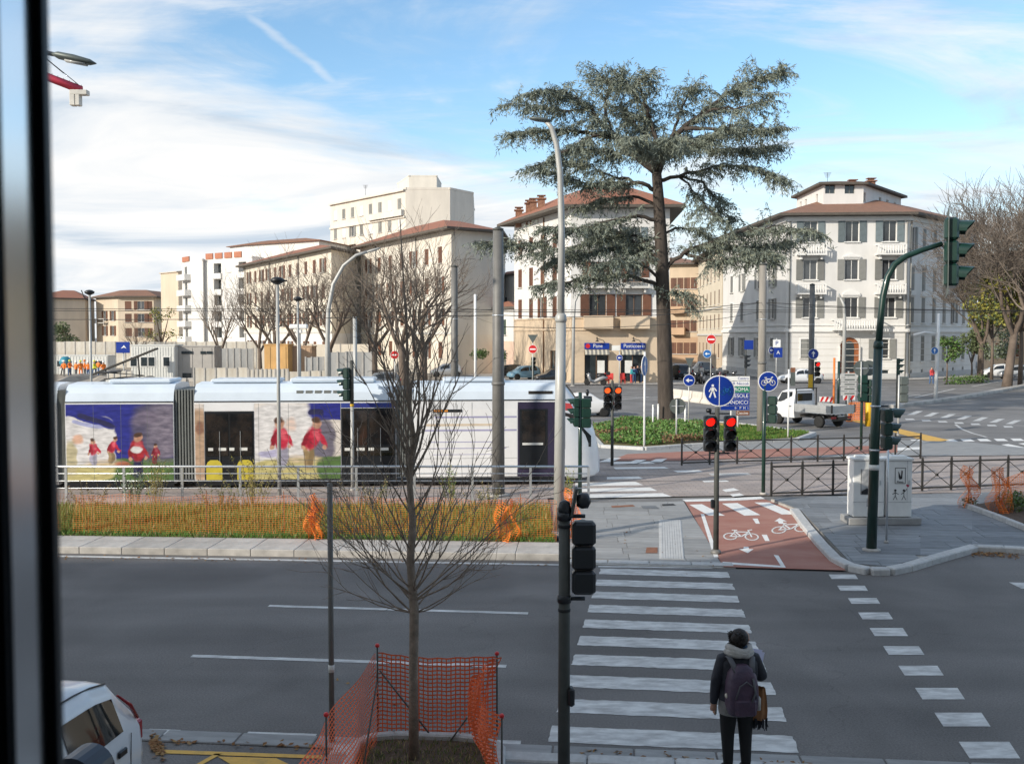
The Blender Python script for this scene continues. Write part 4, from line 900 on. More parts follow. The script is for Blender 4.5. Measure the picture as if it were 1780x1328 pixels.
# adverts: soft printed pictures, one wrap per module
def printmat(name, base, layers, warp=.15):
    m = bpy.data.materials.new(name); m.use_nodes = True; MATS[name] = m; nt = m.node_tree; N = nt.nodes; L = nt.links; bs = N['Principled BSDF']; bs.inputs['Roughness'].default_value = .35
    def mt(op, a, q=None, cl=False):
        n = N.new('ShaderNodeMath'); n.operation = op; n.use_clamp = cl
        for i, v in enumerate((a, q)):
            if v is None: continue
            if isinstance(v, (int, float)): n.inputs[i].default_value = v
            else: L.new(v, n.inputs[i])
        return n.outputs[0]
    tc = N.new('ShaderNodeTexCoord'); nz = N.new('ShaderNodeTexNoise'); nz.inputs['Scale'].default_value = 2.6; nz.inputs['Detail'].default_value = 6; L.new(tc.outputs['Object'], nz.inputs['Vector'])
    n2 = N.new('ShaderNodeTexNoise'); n2.inputs['Scale'].default_value = 7; n2.inputs['Detail'].default_value = 6
    mp = N.new('ShaderNodeMapping'); mp.inputs['Scale'].default_value = (.45, 1, 1.5); L.new(tc.outputs['Object'], mp.inputs[0]); L.new(mp.outputs[0], n2.inputs['Vector'])
    sp = N.new('ShaderNodeSeparateXYZ'); L.new(tc.outputs['Object'], sp.inputs[0]); sc = N.new('ShaderNodeSeparateXYZ'); L.new(nz.outputs['Color'], sc.inputs[0])
    x = mt('ADD', sp.outputs[0], mt('MULTIPLY', mt('SUBTRACT', sc.outputs[0], .5), warp*2)); z = mt('ADD', sp.outputs[2], mt('MULTIPLY', mt('SUBTRACT', sc.outputs[1], .5), warp))
    col = None
    for (px, py, rx, ry, rot, pw, soft, c, op) in layers:
        cx, cz, rx, ry = tx(px), tz(py), rx*.019, ry*.019; ca, sa = math.cos(rot), math.sin(rot); dx, dz = mt('SUBTRACT', x, cx), mt('SUBTRACT', z, cz)
        u = mt('DIVIDE', mt('ADD', mt('MULTIPLY', dx, ca), mt('MULTIPLY', dz, sa)), rx); v = mt('DIVIDE', mt('SUBTRACT', mt('MULTIPLY', dz, ca), mt('MULTIPLY', dx, sa)), ry)
        d = mt('ADD', mt('POWER', mt('ABSOLUTE', u), pw), mt('POWER', mt('ABSOLUTE', v), pw)); mr = N.new('ShaderNodeMapRange'); mr.interpolation_type = 'SMOOTHSTEP'; L.new(d, mr.inputs[0]); mr.inputs[1].default_value = 1+soft; mr.inputs[2].default_value = max(.02, 1-soft); mr.inputs[3].default_value = 0; mr.inputs[4].default_value = op
        k = mr.outputs[0]
        if op < .9: k = mt('MULTIPLY', k, mt('MULTIPLY', n2.outputs['Fac'], 1.6), True)
        mx = N.new('ShaderNodeMix'); mx.data_type = 'RGBA'; L.new(k, mx.inputs[0]); mx.inputs[7].default_value = (*c, 1)
        if col is None: mx.inputs[6].default_value = (*base, 1)
        else: L.new(col, mx.inputs[6])
        col = mx.outputs[2]
    hv = N.new('ShaderNodeHueSaturation'); mr = N.new('ShaderNodeMapRange'); L.new(n2.outputs['Fac'], mr.inputs[0]); mr.inputs[1].default_value = .3; mr.inputs[2].default_value = .7; mr.inputs[3].default_value = .72; mr.inputs[4].default_value = 1.25; L.new(mr.outputs[0], hv.inputs['Value']); L.new(col, hv.inputs['Color']); L.new(hv.outputs[0], bs.inputs['Base Color'])
cR, cW, cS, cN, cG, cY, cB, cD = (.50, .03, .06), (.70, .68, .67), (.56, .32, .22), (.03, .03, .09), (.09, .16, .05), (.52, .46, .20), (.03, .035, .24), (.10, .09, .14)
def fig(x, y, h, top, leg, lean=0.0):
    s_ = h/10; hi = tuple(min(1, c_*1.25+.10) for c_ in top); sh = tuple(c_*.55 for c_ in top)
    return [(x-.5*s_, y-2.2*s_, .75*s_, 2.6*s_, .08, 2, .6, leg, 1), (x+.6*s_, y-2.2*s_, .7*s_, 2.5*s_, -.1, 2, .6, tuple(c_*.7 for c_ in leg), 1), (x+lean*.5, y-6*s_, 1.5*s_, 2.4*s_, -lean*.03, 2.4, .5, top, 1), (x-1.5*s_+lean*.5, y-5.6*s_, .5*s_, 1.8*s_, -.35, 2, .6, sh, 1), (x+1.7*s_+lean*.7, y-5.8*s_, .5*s_, 1.8*s_, .55, 2, .6, top, 1), (x+.5*s_+lean*.6, y-6.8*s_, .7*s_, 1.2*s_, .3, 2, .9, hi, .85), (x-.6*s_+lean*.5, y-4.9*s_, .5*s_, 1.1*s_, .2, 2, .9, sh, .85), (x+1.9*s_+lean*.8, y-4.2*s_, .4*s_, .45*s_, 0, 2, .6, cS, 1), (x-1.9*s_+lean*.5, y-4.1*s_, .4*s_, .45*s_, 0, 2, .6, cS, 1), (x+lean, y-8.9*s_, .85*s_, 1.05*s_, 0, 2, .5, cS, 1), (x+.3*s_+lean, y-8.8*s_, .4*s_, .7*s_, 0, 2, .9, (.40, .20, .13), .85), (x+lean*1.05-.1*s_, y-9.6*s_, .9*s_, .6*s_, .2, 2, .6, (.09, .05, .035), 1)]
printmat('wrap_left', cB, [(205, 815, 110, 24, 0, 6, .3, cG, 1), (275, 745, 46, 50, 0, 3, .5, cD, .95), (285, 745, 30, 48, 0, 2, .7, (.30, .26, .30), .6), (250, 722, 22, 12, .2, 2, .6, (.22, .18, .24), .6), (140, 765, 54, 46, .0, 5, .25, cW, 1), (140, 716, 60, 9, -.35, 4, .4, cB, 1), (165, 726, 34, 4, -.33, 4, .5, cN, 1), (150, 733, 26, 3.5, -.2, 4, .5, (.36, .38, .62), .9), (132, 758, 8, 8, 0, 2, .6, (.72, .42, .28), .9), (150, 815, 44, 15, .1, 4, .4, cY, 1), (120, 790, 10, 30, 0, 3, .6, (.48, .42, .24), .9), (180, 800, 30, 8, 0, 2, .7, (.60, .46, .30), .8), (210, 802, 12, 6, 0, 2, .6, (.45, .14, .08), .9)]
  + fig(160, 802, 46, cR, (.46, .44, .55), -1) + fig(190, 799, 46, cR, (.36, .26, .14), 7) + fig(236, 822, 74, (.40, .03, .04), cN, 0) + [(236, 776, 9, 6, 0, 2, .5, cW, 1)] + fig(268, 800, 34, (.30, .03, .05), (.25, .04, .05), 0))
printmat('wrap_middle', (.70, .64, .58), [(500, 770, 62, 70, 0, 5, .3, cW, 1), (650, 708, 112, 20, 0, 6, .3, cB, 1), (345, 770, 10, 62, 0, 5, .4, (.48, .33, .22), 1), (345, 740, 8, 12, 0, 2, .6, (.24, .12, .08), .9), (560, 765, 20, 40, 0, 3, .5, cD, .9), (505, 815, 66, 22, .05, 4, .4, cY, 1), (580, 812, 28, 22, 0, 4, .4, cG, 1), (520, 795, 34, 8, 0, 2, .7, (.56, .44, .30), .8), (505, 735, 10, 12, 0, 2, .7, (.72, .48, .36), .7), (470, 785, 22, 6, .1, 3, .5, (.42, .40, .58), .9), (548, 714, 12, 5, 0, 5, .4, cN, 1)]
  + fig(488, 808, 84, cR, (.46, .44, .55), -3) + fig(535, 810, 86, cR, (.34, .24, .12), 14))
def wrap(m_, a, b_, top, bot, m, nm='advert'): return pl(m_, nm, rect(a, top, b_, bot), m, .006)
wrap(mL, 112, 299, 699, 829, 'wrap_left'); wrap(mM, 337, 353, 699, 829, 'wrap_middle'); wrap(mM, 441, 591, 699, 829, 'wrap_middle'); pl(mM, 'head_band', rect(354, 699, 440, 711), 'ad_white', .006); pl(mM, 'head_band', rect(592, 699, 687, 707), 'ad_blue', .006)
# doors
mat('door_glass', (.010, .010, .010), .05, col2=(.055, .040, .030), scale=1.6, thr=(.5, .66), spec=.7)
def door(m_, a, b, top=712, bot=829, gl=788, fm='black_plastic', inset=True):
    d = pl(m_, 'door', rect(a, top, b, bot), fm, .016); mid = (a+b)/2
    for u, v in ((a+3, mid-2), (mid+2, b-3)): pl(d, 'pane', rect(u, top+4, v, gl), 'door_glass', .010, -.016)
    pl(d, 'door_seam', rect(mid-.6, top, mid+.6, bot), 'rubber', .008, -.016)
    for k in range(4): pl(d, 'notice', rect(a+6+k*(b-a-12)/4, gl-14, a+6+k*(b-a-12)/4+(b-a)*(.10+.05*(k % 2)), gl-9), 'shop_white', .006, -.026)
    for k in range(2): x_ = a+(b-a)*(.3+.42*k); pl(d, 'door_handle', rect(x_, top+34, x_+.8, gl+10), 'steel_galv', .02, -.026)
    return d
d1 = door(mM, 354, 440); d2 = door(mM, 592, 687, 708, 829, 790)
for d, x in ((d1, 370), (d1, 424)): pl(d, 'seat_back', [(x-14, 829), (x+14, 829), (x+14, 804), (x+11, 798), (x+6, 795), (x-6, 795), (x-11, 798), (x-14, 804)], 'seat_yellow', .006, -.017)
# panel joints along every module
for m_, xs_j in ((mL, (160, 208, 254)), (mM, (345, 448, 500, 545)), (mF, (728, 774, 820, 866))):
    for x_ in xs_j: pl(m_, 'panel_joint', rect(x_, 699, x_+.45, 829), 'bellows', .0085)
for m_, a_, b_ in ((mL, 112, 299), (mM, 441, 591), (mF, 718, 899)): pl(m_, 'panel_joint', rect(a_, 796, b_, 796.5), 'bellows', .0085)
# front module: white advert with lines of small print, door, driver's cab
for (a, y0, b, y1, m_) in ((755, 723, 898, 726, 'ad_lilac'), (740, 736, 860, 740, 'ad_cream'), (738, 746, 898, 749, 'ad_lilac'), (745, 767, 870, 768.5, 'ad_lilac'), (745, 778, 880, 779.5, 'ad_lilac'), (752, 789, 860, 790, 'ad_lilac')): pl(mF, 'print_line', rect(a, y0, b, y1), m_, .008)
pl(mF, 'print_panel', rect(720, 711, 899, 828), 'ad_white', .005); pl(mF, 'display', rect(752, 711, 803, 716), 'black_plastic', .012); pl(mF, 'display_text', rect(754, 712, 778, 715), 'led_amber', .015)
pl(mF, 'print_purple', rect(900, 699, 966, 829), 'tram_purple', .008); dF = pl(mF, 'door', rect(903, 711, 952, 816), 'black_plastic', .014); pl(dF, 'pane', rect(907, 714, 948, 775), 'door_glass', .01, -.014); pl(dF, 'notice', rect(908, 770, 944, 774), 'shop_white', .006, -.024)
# sculpted cab nose
st = [(-1.33, 3.42, 0, .17), (-1.1, 3.25, .02, .17), (-.85, 2.93, .06, .18), (-.5, 2.42, .15, .2), (-.16, 1.87, .30, .24), (-.02, 1.35, .44, .30), (.05, .95, .55, .36), (-.02, .55, .62, .42)]
nb = MB(); rows_ = []
for x, zt, ins, zb in st:
    r = []
    for y, z in PROF:
        yy = 1.2 + (y-1.2)*(1.2-ins)/1.2; t = (z-.17)/(3.42-.17); r.append((x - .25*(1-abs(y-1.2)/1.2)*0, yy, zb + t*(zt-zb)))
    rows_.append(r)
nb.grid(rows_, smooth=True, flip=True, closed=True); n = len(PROF); nb.add(rows_[-1], [tuple(range(n))])
nose = part('cab', nb, 'tram_white', tram)
def nosep(name, pts, m, d=.02):              # panel lying on the flank of the nose
    b = MB(); vs = []
    for a, c in pts:
        x = tx(a); z = tz(c); ins = np.interp(x, [s_[0] for s_ in st[:7]], [s_[2] for s_ in st[:7]]); vs.append((x, ins-d, z))
    b.add(vs, [tuple(range(len(vs)))]); return part(name, b, m, nose)
nosep('cab_window', [(976, 782), (1030, 779), (1030, 760), (1012, 742), (1000, 722), (976, 716)], 'glass_tint')
nosep('cab_stripe', [(976, 712), (1000, 716), (992, 702), (976, 700)], 'ad_red', .024)
ws = MB(); r1 = []
for x, zt, ins, zb in st[1:5]: r1.append([(x+.03, y, zt+.02) for y in (.5+ins, 1.2, 1.9-ins)])
ws.grid(r1, flip=False); part('windscreen', ws, 'glass_tint', nose)
part('headlight', MB().lathe([(.09, 0), (.07, .05)], 10, (.02, .75, .78), axis='X'), 'chrome', nose); part('headlight', MB().lathe([(.09, 0), (.07, .05)], 10, (.02, 1.65, .78), axis='X'), 'chrome', nose)
for px in (150, 270, 400, 640, 770, 930):
    w = part('bogie_wheel', MB().lathe([(.28, 0), (.28, .12)], 16, (tx(px), .2, .28), axis='Y'), 'rail_steel', tram)
# pantograph
pg = MB(); x = tx(215); pg.tube([(x-1, 1.2, 3.5), (x+.3, 1.2, 3.62), (x-.8, 1.2, 3.72)], .03, 6); pg.box((x-.8, 1.2, 3.74), (.3, 1.5, .05)); part('pantograph', pg, 'iron', tram)

# ------------------------------------------------------------------ cars
mat('car_white', (0.72, 0.73, 0.74), .28, var=.03, coat=.6); mat('car_blue', (.16, .30, .40), .3, var=.05, coat=.6); mat('car_black', (.012, .014, .017), .25, var=.1, coat=.6); mat('car_grey', (.14, .15, .16), .3, var=.05, coat=.6); mat('car_red', (.35, .03, .03), .3, coat=.6); mat('car_silver', (.45, .46, .47), .3, .4, coat=.4)
mat('tail_red', (.30, .008, .012), .25, coat=.4); mat('plate', (.7, .7, .66), .5)
HATCH = [(-1.80, .66, .36, .62, .66), (-1.77, .75, .30, .80, .86), (-1.66, .79, .25, .93, 1.12), (-1.42, .80, .22, .95, 1.44), (-1.0, .81, .2, .94, 1.52), (-.2, .81, .2, .92, 1.53), (.45, .81, .2, .90, 1.43), (1.05, .80, .2, .88, .97), (1.5, .78, .22, .80, .84), (1.72, .71, .28, .62, .68), (1.80, .60, .36, .5, .55)]
SEDAN = [(-2.1, .66, .38, .66, .7), (-2.05, .76, .32, .86, .9), (-1.6, .82, .25, .92, .98), (-1.25, .83, .22, .92, 1.06), (-.7, .83, .2, .91, 1.40), (0, .84, .2, .9, 1.44), (.4, .84, .2, .89, 1.36), (1.0, .82, .2, .86, .94), (1.7, .8, .24, .76, .8), (2.0, .72, .3, .6, .64), (2.08, .6, .36, .5, .54)]
def car(name, label, loc, rz, paint, ST=HATCH, sc=1.0, group=None, detail=False):
    root = thing(name, label, 'car', loc, rz, group)
    xs = [s_[0] for s_ in ST]
    def sec(x): return [np.interp(x, xs, [s_[k] for s_ in ST]) for k in range(1, 5)]
    XS = sorted(set(xs + [xs[0]+(xs[-1]-xs[0])*k/24 for k in range(25)])) if detail else xs
    def ring(x):
        w, zl, zb, zt = sec(x); cab = min(1, max(0, (zt-zb)/.45)); wt = (w-.07)*(1-cab) + (w-.20)*cab
        half = [(w-.10, zl), (w-.02, zl+.10), (w, (zl+zb)/2+.05), (w-.015, zb), (wt+.03, zt-.09*cab-.02), (wt-.06, zt-.012), (wt*.55, zt+.012)]
        return [(x*sc, y*sc, z*sc) for y, z in half] + [(x*sc, -y*sc, z*sc) for y, z in half[::-1]]
    b = MB(); rs = [ring(x) for x in XS]; b.grid(rs, closed=True); n = len(rs[0]); b.add(rs[0], [tuple(range(n))]); b.add(rs[-1], [tuple(range(n-1, -1, -1))])
    body = part('body', b, paint, root)
    cabx = [x for x in np.linspace(xs[0], xs[-1], 60) if sec(x)[3]-sec(x)[2] > .40]; c0, c1 = cabx[0], cabx[-1]; mid = c0+(c1-c0)*.52
    def side(x, t, s_):
        r = ring(x); a, c = Vector(r[3]), Vector(r[4]); p = a.lerp(c, t); p.y *= s_; p.y += s_*.012*sc; return p
    for s_ in (1, -1):
        for (a, c) in ((c0+.10, mid-.05), (mid+.05, c1+.12)):
            g = MB(); X_ = np.linspace(a, c, 7)
            g.grid([[side(x, t, s_) for x in X_] for t in (.10, .92)], flip=(s_ > 0)); part('side_window', g, 'glass_tint', body)
    def top(x, t, dz=.012): r = ring(x); a = Vector(r[5]); return Vector((a.x, a.y*t, a.z+dz*sc))
    for (a, c, nm) in ((c1+.03, [x for x in np.linspace(xs[0], xs[-1], 80) if sec(x)[3]-sec(x)[2] > .13][-1], 'windscreen'), (c0-.03, [x for x in np.linspace(xs[0], xs[-1], 80) if sec(x)[3]-sec(x)[2] > .13][0], 'rear_window')):
        g = MB(); g.grid([[top(x, t, .02) for t in (-.95, -.4, .4, .95)] for x in np.linspace(a, c, 4)], flip=(nm == 'windscreen')); part(nm, g, 'glass_tint', body)
    tyre = MB().lathe([(.20, -.10), (.285, -.10), (.30, -.06), (.30, .06), (.285, .10), (.20, .10)], 20, axis='Y').mesh('tyre', 'rubber'); rim = MB().lathe([(.0, -.075), (.17, -.075), (.20, -.10), (.20, .10), (.17, .075), (.0, .075)], 14, axis='Y').mesh('rim', 'steel_galv')
    for x in (xs[0]+.62, xs[-1]-.66):
        for y in (-.73, .73):
            w = link('wheel', tyre, root, (x*sc, y*sc, .30*sc)); w.scale = (sc,)*3; link('rim', rim, w)
            part('wheel_arch', MB().lathe([(.31, -.002), (.365, -.006), (.365, .006), (.31, .002)], 18, (x*sc, (abs(y)+.07)*sc*(1 if y > 0 else -1), .31*sc), axis='Y'), 'black_plastic', body)
    zr = sec(xs[0]+.12)
    for s_ in (-1, 1):
        part('tail_light', MB().box(((xs[0]+.07)*sc, s_*.66*sc, (zr[2]-.06)*sc), (.12*sc, .18*sc, .22*sc), bev=.02), 'tail_red', body)
        part('headlight', MB().box(((xs[-1]-.12)*sc, s_*.56*sc, .60*sc), (.16*sc, .26*sc, .13*sc), bev=.03), 'chrome', body)
        part('mirror', MB().box(((c1+.25)*sc, s_*.90*sc, .98*sc), (.12*sc, .16*sc, .12*sc), bev=.03), paint, body)
    part('bumper', MB().box(((xs[0]+.06)*sc, 0, .42*sc), (.16*sc, 1.36*sc, .16*sc), bev=.04), 'black_plastic' if not detail else paint, body); part('number_plate', MB().box(((xs[0]-.02)*sc, 0, .56*sc), (.02, .5*sc, .11*sc)), 'plate', body)
    if detail:
        for s_ in (1, -1):
            part('roof_strip', MB().tube([(Vector(ring(x)[5]) if s_ > 0 else Vector((ring(x)[5][0], -ring(x)[5][1], ring(x)[5][2])))+Vector((0, 0, .008)) for x in np.linspace(c0+.02, c1, 8)], .010, 5), 'black_plastic', body)
            for x in (c0+.18, mid+.22): part('door_handle', MB().box((x*sc, s_*.815*sc, .80*sc), (.16, .03, .075), bev=.02), 'black_plastic', body)
            part('tail_lamp', MB().tube([(xs[0]+.43, s_*.70, 1.34), (xs[0]+.25, s_*.735, 1.18), (xs[0]+.13, s_*.75, 1.0)], [.012, .022, .018], 6, scale=(.8, 1.2)), 'tail_red', body)
            for xx in (c0-.02, mid): 
                part('door_seam', MB().tube([Vector((xx, s_*(sec(xx)[0]+.001), sec(xx)[2]-.02)), Vector((xx+.02, s_*(sec(xx)[0]+.003), .6)), Vector((xx+.03, s_*(sec(xx)[0]-.01), .3))], .005, 4), 'black_plastic', body)
        for (x, y) in ((-.25, .25), (-.25, -.25), (.55, .35), (.55, -.35)): part('seat', MB().box((x, y, .72), (.5, .45, .5), bev=.1), 'facade_pale', body)
    return root
# near hatchback, backed out towards the road: nose to the house
car('parked_hatchback', 'white hatchback parked in the bay beside the window frame', (-4.90, 8.82, 0.0), math.radians(-98), 'car_white', detail=True, sc=1.0)
car('parked_car', 'light blue car parked outside the cafe house', (X(910, 112), 112, .06), math.radians(205), 'car_blue')
car('parked_car', 'dark green saloon parked right of the light blue car', (X(962, 106), 105.5, .0), math.radians(195), 'car_black', SEDAN)
car('parked_car', 'black car parked left of the light blue car', (X(884, 118), 118, .0), math.radians(200), 'car_black', HATCH)
car('parked_car', 'white saloon standing before the palazzo entrance', (X(1392, 104), 104, .0), math.radians(182), 'car_white', SEDAN, 1.05)
car('parked_car', 'black off roader at the mouth of the side street', (X(1182, 112), 112, .0), math.radians(100), 'car_black', HATCH, 1.15)
car('parked_car', 'dark estate car behind the motorcycles in the side street', (X(1222, 126), 126, .0), math.radians(95), 'car_grey', HATCH, 1.1)
car('parked_car', 'white car parked under the trees at the far right', (X(1738, 118), 118, .0), math.radians(170), 'car_white', HATCH, 1.05)
car('parked_car', 'silver car at the right edge under the trees', (X(1768, 114), 114, .0), math.radians(165), 'car_silver', HATCH, 1.05)
car('moving_car', 'white car partly hidden behind the tram nose', (X(1006, 62), 62, .0), math.radians(184), 'car_white', SEDAN)
car('parked_car', 'dark blue car under the bare trees behind the tram', (X(660, 92), 92, .0), math.radians(190), 'car_grey', HATCH, 1.05)
car('parked_car', 'pale car behind the trunk of the young tree', (X(775, 120), 120, .0), math.radians(190), 'car_silver', HATCH, 1.05)
# ---- flatbed truck
tk = thing('flatbed_truck', 'small white flatbed truck with grey drop sides crossing the junction', 'truck', (X(1409, 55.6), 55.6, 0), math.radians(122))
b = MB(); sect = [(2.35, .55, .95), (2.28, .45, 1.15), (1.85, .42, 1.30), (1.35, .42, 1.88), (1.0, .42, 1.98), (.45, .42, 1.98), (.36, .42, 1.9)]
b.grid([[(x, y*s_, z) for y, z, s_ in ((.80, zl, 1), (.84, zl+.3, 1), (.84, min(zt, 1.25), 1), (.72, zt-.04, 1), (.6, zt, 1), (.6, zt, -1), (.72, zt-.04, -1), (.84, min(zt, 1.25), -1), (.84, zl+.3, -1), (.80, zl, -1))] for x, zl, zt in sect], closed=True, smooth=False, flip=True)
b.add([(.36, y, z) for y, z in ((.8, .42), (.84, 1.2), (.72, 1.86), (-.72, 1.86), (-.84, 1.2), (-.8, .42))], [tuple(range(6))])
cab_ = part('cab', b, 'car_white', tk)
part('rear_window', MB().box((.34, 0, 1.55), (.03, 1.15, .42)), 'glass_tint', cab_)
for s_ in (1, -1):
    part('side_window', MB().add([(.55, s_*.80, 1.28), (1.55, s_*.845, 1.28), (1.32, s_*.76, 1.80), (.55, s_*.76, 1.86)], [(0, 1, 2, 3) if s_ < 0 else (3, 2, 1, 0)]), 'glass_tint', cab_); part('mirror', MB().box((1.65, s_*.98, 1.38), (.08, .16, .26), bev=.02), 'black_plastic', cab_)
    part('door_handle', MB().box((.62, s_*.85, 1.05), (.14, .03, .05)), 'black_plastic', cab_)
part('windscreen', MB().add([(1.83, -.68, 1.34), (1.83, .68, 1.34), (1.40, .60, 1.84), (1.40, -.60, 1.84)], [(0, 1, 2, 3)]), 'glass_tint', cab_)
bed = part('load_bed', MB().box((-1.02, 0, .82), (2.55, 1.8, .08)), 'steel_galv', tk)
mat('bed_grey', (.42, .43, .43), .45, .4, var=.1, scale=3)
for s_ in (1, -1): part('drop_side', MB().box((-1.02, s_*.90, 1.04), (2.55, .04, .36)).box((-1.02, s_*.925, 1.04), (2.5, .02, .04)), 'bed_grey', bed)
part('tailgate', MB().box((-2.31, 0, 1.04), (.04, 1.76, .36)), 'bed_grey', bed); part('headboard', MB().box((.24, .8, 1.5), (.05, .05, 1.1)).box((.24, -.8, 1.5), (.05, .05, 1.1)).box((.24, 0, 2.03), (.05, 1.7, .05)), 'iron', bed)
for s_ in (1, -1): part('corner_post', MB().box((-2.31, s_*.9, 1.05), (.07, .07, .44)), 'iron', bed)
part('load_sack', MB().box((-.4, -.35, .98), (.6, .5, .26), bev=.1), 'ad_white', bed)
part('chassis', MB().box((-.3, 0, .55), (4.0, .7, .16)), 'iron', tk)
ty = MB().lathe([(.18, -.11), (.29, -.11), (.315, -.06), (.315, .06), (.29, .11), (.18, .11)], 20, axis='Y').mesh('tyre', 'rubber'); rm = MB().lathe([(0, -.08), (.18, -.10), (.18, .10), (0, .08)], 14, axis='Y').mesh('rim', 'bed_grey')
for x in (1.55, -1.35):
    for y in (.74, -.74): w = link('wheel', ty, tk, (x, y, .315)); link('rim', rm, w)
    for y in (.74, -.74):
        if x < 0: part('mudguard', MB().tube([(x+.42*math.cos(t), y, .33+.42*math.sin(t)) for t in [PI*k/8 for k in range(1, 8)]], .11, 5, scale=(.1, 1)), 'black_plastic', tk)
for s_ in (1, -1): part('tail_light', MB().box((-2.2, s_*.62, .58), (.06, .34, .12)), 'tail_red', tk)
part('rear_bar', MB().box((-2.2, 0, .45), (.06, 1.5, .1)), 'iron', tk); part('number_plate', MB().box((-2.24, .1, .62), (.02, .5, .12)), 'plate', tk)
# ---- scooters and motorcycles
mat('moto_black', (.02, .02, .022), .4); mat('moto_silver', (.4, .4, .4), .35, .6); mat('moto_red', (.35, .04, .03), .4)
def scooter(label, loc, rz, paint, sc=1.0):
    r = thing('scooter', label, 'scooter', loc, rz, 'scooters and motorcycles'); r.scale = (sc,)*3
    wm = MB().lathe([(.14, -.05), (.23, -.055), (.255, -.03), (.255, .03), (.23, .055), (.14, .05)], 16, axis='Y').mesh('wheel', 'rubber')
    for x in (-.62, .66): w = link('wheel', wm, r, (x, 0, .255)); link('rim', MB().lathe([(0, -.03), (.14, -.04), (.14, .04), (0, .03)], 10, axis='Y').mesh('rim', 'moto_silver'), w)
    part('body', MB().tube([(-.95, 0, .62), (-.6, 0, .60), (-.25, 0, .45), (.1, 0, .30), (.42, 0, .36), (.56, 0, .75), (.50, 0, .98)], [.08, .17, .18, .13, .12, .12, .08], 8, scale=(1, 1.1)), paint, r)
    part('seat', MB().tube([(-.85, 0, .80), (-.4, 0, .78), (-.05, 0, .72)], [.10, .15, .10], 8, scale=(.5, 1.1)), 'moto_black', r)
    part('fork', MB().cyl((.50, 0, 1.0), (.66, 0, .26), .05, n=6), 'moto_black', r); part('handlebar', MB().tube([(.42, -.33, 1.02), (.5, 0, 1.0), (.42, .33, 1.02)], .022, 6), 'moto_black', r)
    part('windshield', MB().add([(.56, -.2, 1.0), (.56, .2, 1.0), (.42, .17, 1.38), (.42, -.17, 1.38)], [(0, 1, 2, 3)]), 'glass_room', r); part('headlight', MB().lathe([(.09, 0), (.05, .06)], 8, (.62, 0, .88), axis='X'), 'chrome', r)
    part('top_box', MB().box((-.98, 0, .95), (.34, .4, .28), bev=.06), 'moto_black', r); part('side_stand', MB().cyl((-.1, .1, .3), (-.15, .25, 0), .02, n=5), 'moto_black', r)
    return r
scooter('silver scooter parked in front of the cafe window', (X(1035, 100), 99.6, .0), math.radians(172), 'moto_silver', 1.25)
for k, (px, Y, lab, m_, a) in enumerate(((1203, 103, 'red scooter at the left end of the motorcycle row', 'moto_red', 60), (1213, 102.5, 'black scooter second in the motorcycle row', 'moto_black', 65), (1222, 103, 'silver scooter in the middle of the motorcycle row', 'moto_silver', 70), (1244, 102, 'dark scooter behind the round blue sign', 'moto_black', 62), (1256, 103, 'red scooter near the palazzo corner', 'moto_red', 58), (1276, 104, 'black scooter by the pole before the palazzo', 'moto_black', 75))):
    scooter(lab, (X(px, Y), Y, 0), math.radians(a+180), m_, 1.2)
# ---- parking meter by the car
pm = thing('parking_meter', 'dark domed parking meter in front of the white hatchback', 'parking meter', (X(128, 8.2), 8.2, -.06), math.radians(-8))
mat('meter_navy', (.012, .016, .028), .4, var=.15, coat=.3)
part('body', MB().box((0, 0, .7), (.34, .26, 1.4), bev=.04), 'meter_navy', pm)
part('hood', MB().plate([(-.20, 1.25), (.20, 1.25), (.20, 1.42)] + [(.20*math.cos(t), 1.42+.2*math.sin(t)) for t in [PI*k/12 for k in range(1, 12)]] + [(-.20, 1.42)], -.16, .16), 'meter_navy', pm)
part('display', MB().plate([(-.1, 1.33), (.1, 1.33), (.1, 1.47), (.06, 1.5), (-.06, 1.5), (-.1, 1.47)], -.17, -.158), 'glass_room', pm)
# ------------------------------------------------------------------ street furniture
mat('steel_light', (.55, .55, .53), .5, .3, var=.08, scale=3); mat('lantern_black', (.015, .015, .016), .4); mat('lamp_glass', (.5, .5, .48), .2)
mat('wood_grey', (.26, .24, .21), .8, var=.2, scale=3, stretch=(3, 3, .3)); mat('yellow_paint', (.70, .42, .02), .5); mat('orange_plastic', (.75, .22, .05), .5, var=.1); mat('container_white', (.66, .66, .62), .6, var=.08, scale=.8); mat('container_grey', (.40, .38, .35), .7, var=.1, scale=.8); mat('ply_orange', (.60, .36, .14), .8, var=.12, scale=1)
mat('rail_dull', (.10, .10, .10), .6)
def tag_pole(mb, pts, r, n=10): return mb.tube(pts, r, n)
def sym_arrow(s, ang): 
    p = [(-.10, -.6), (.10, -.6), (.10, .1), (.34, .02), (.34, .16), (0, .62), (-.34, .16), (-.34, .02), (-.10, .1)]; c, q = math.cos(ang), math.sin(ang)
    return [((x*c-z*q)*s, (x*q+z*c)*s) for x, z in p]
def disc(r, n=28): return [(r*math.cos(2*PI*k/n), r*math.sin(2*PI*k/n)) for k in range(n)]
def shift(p, x, z): return [(a+x, b+z) for a, b in p]
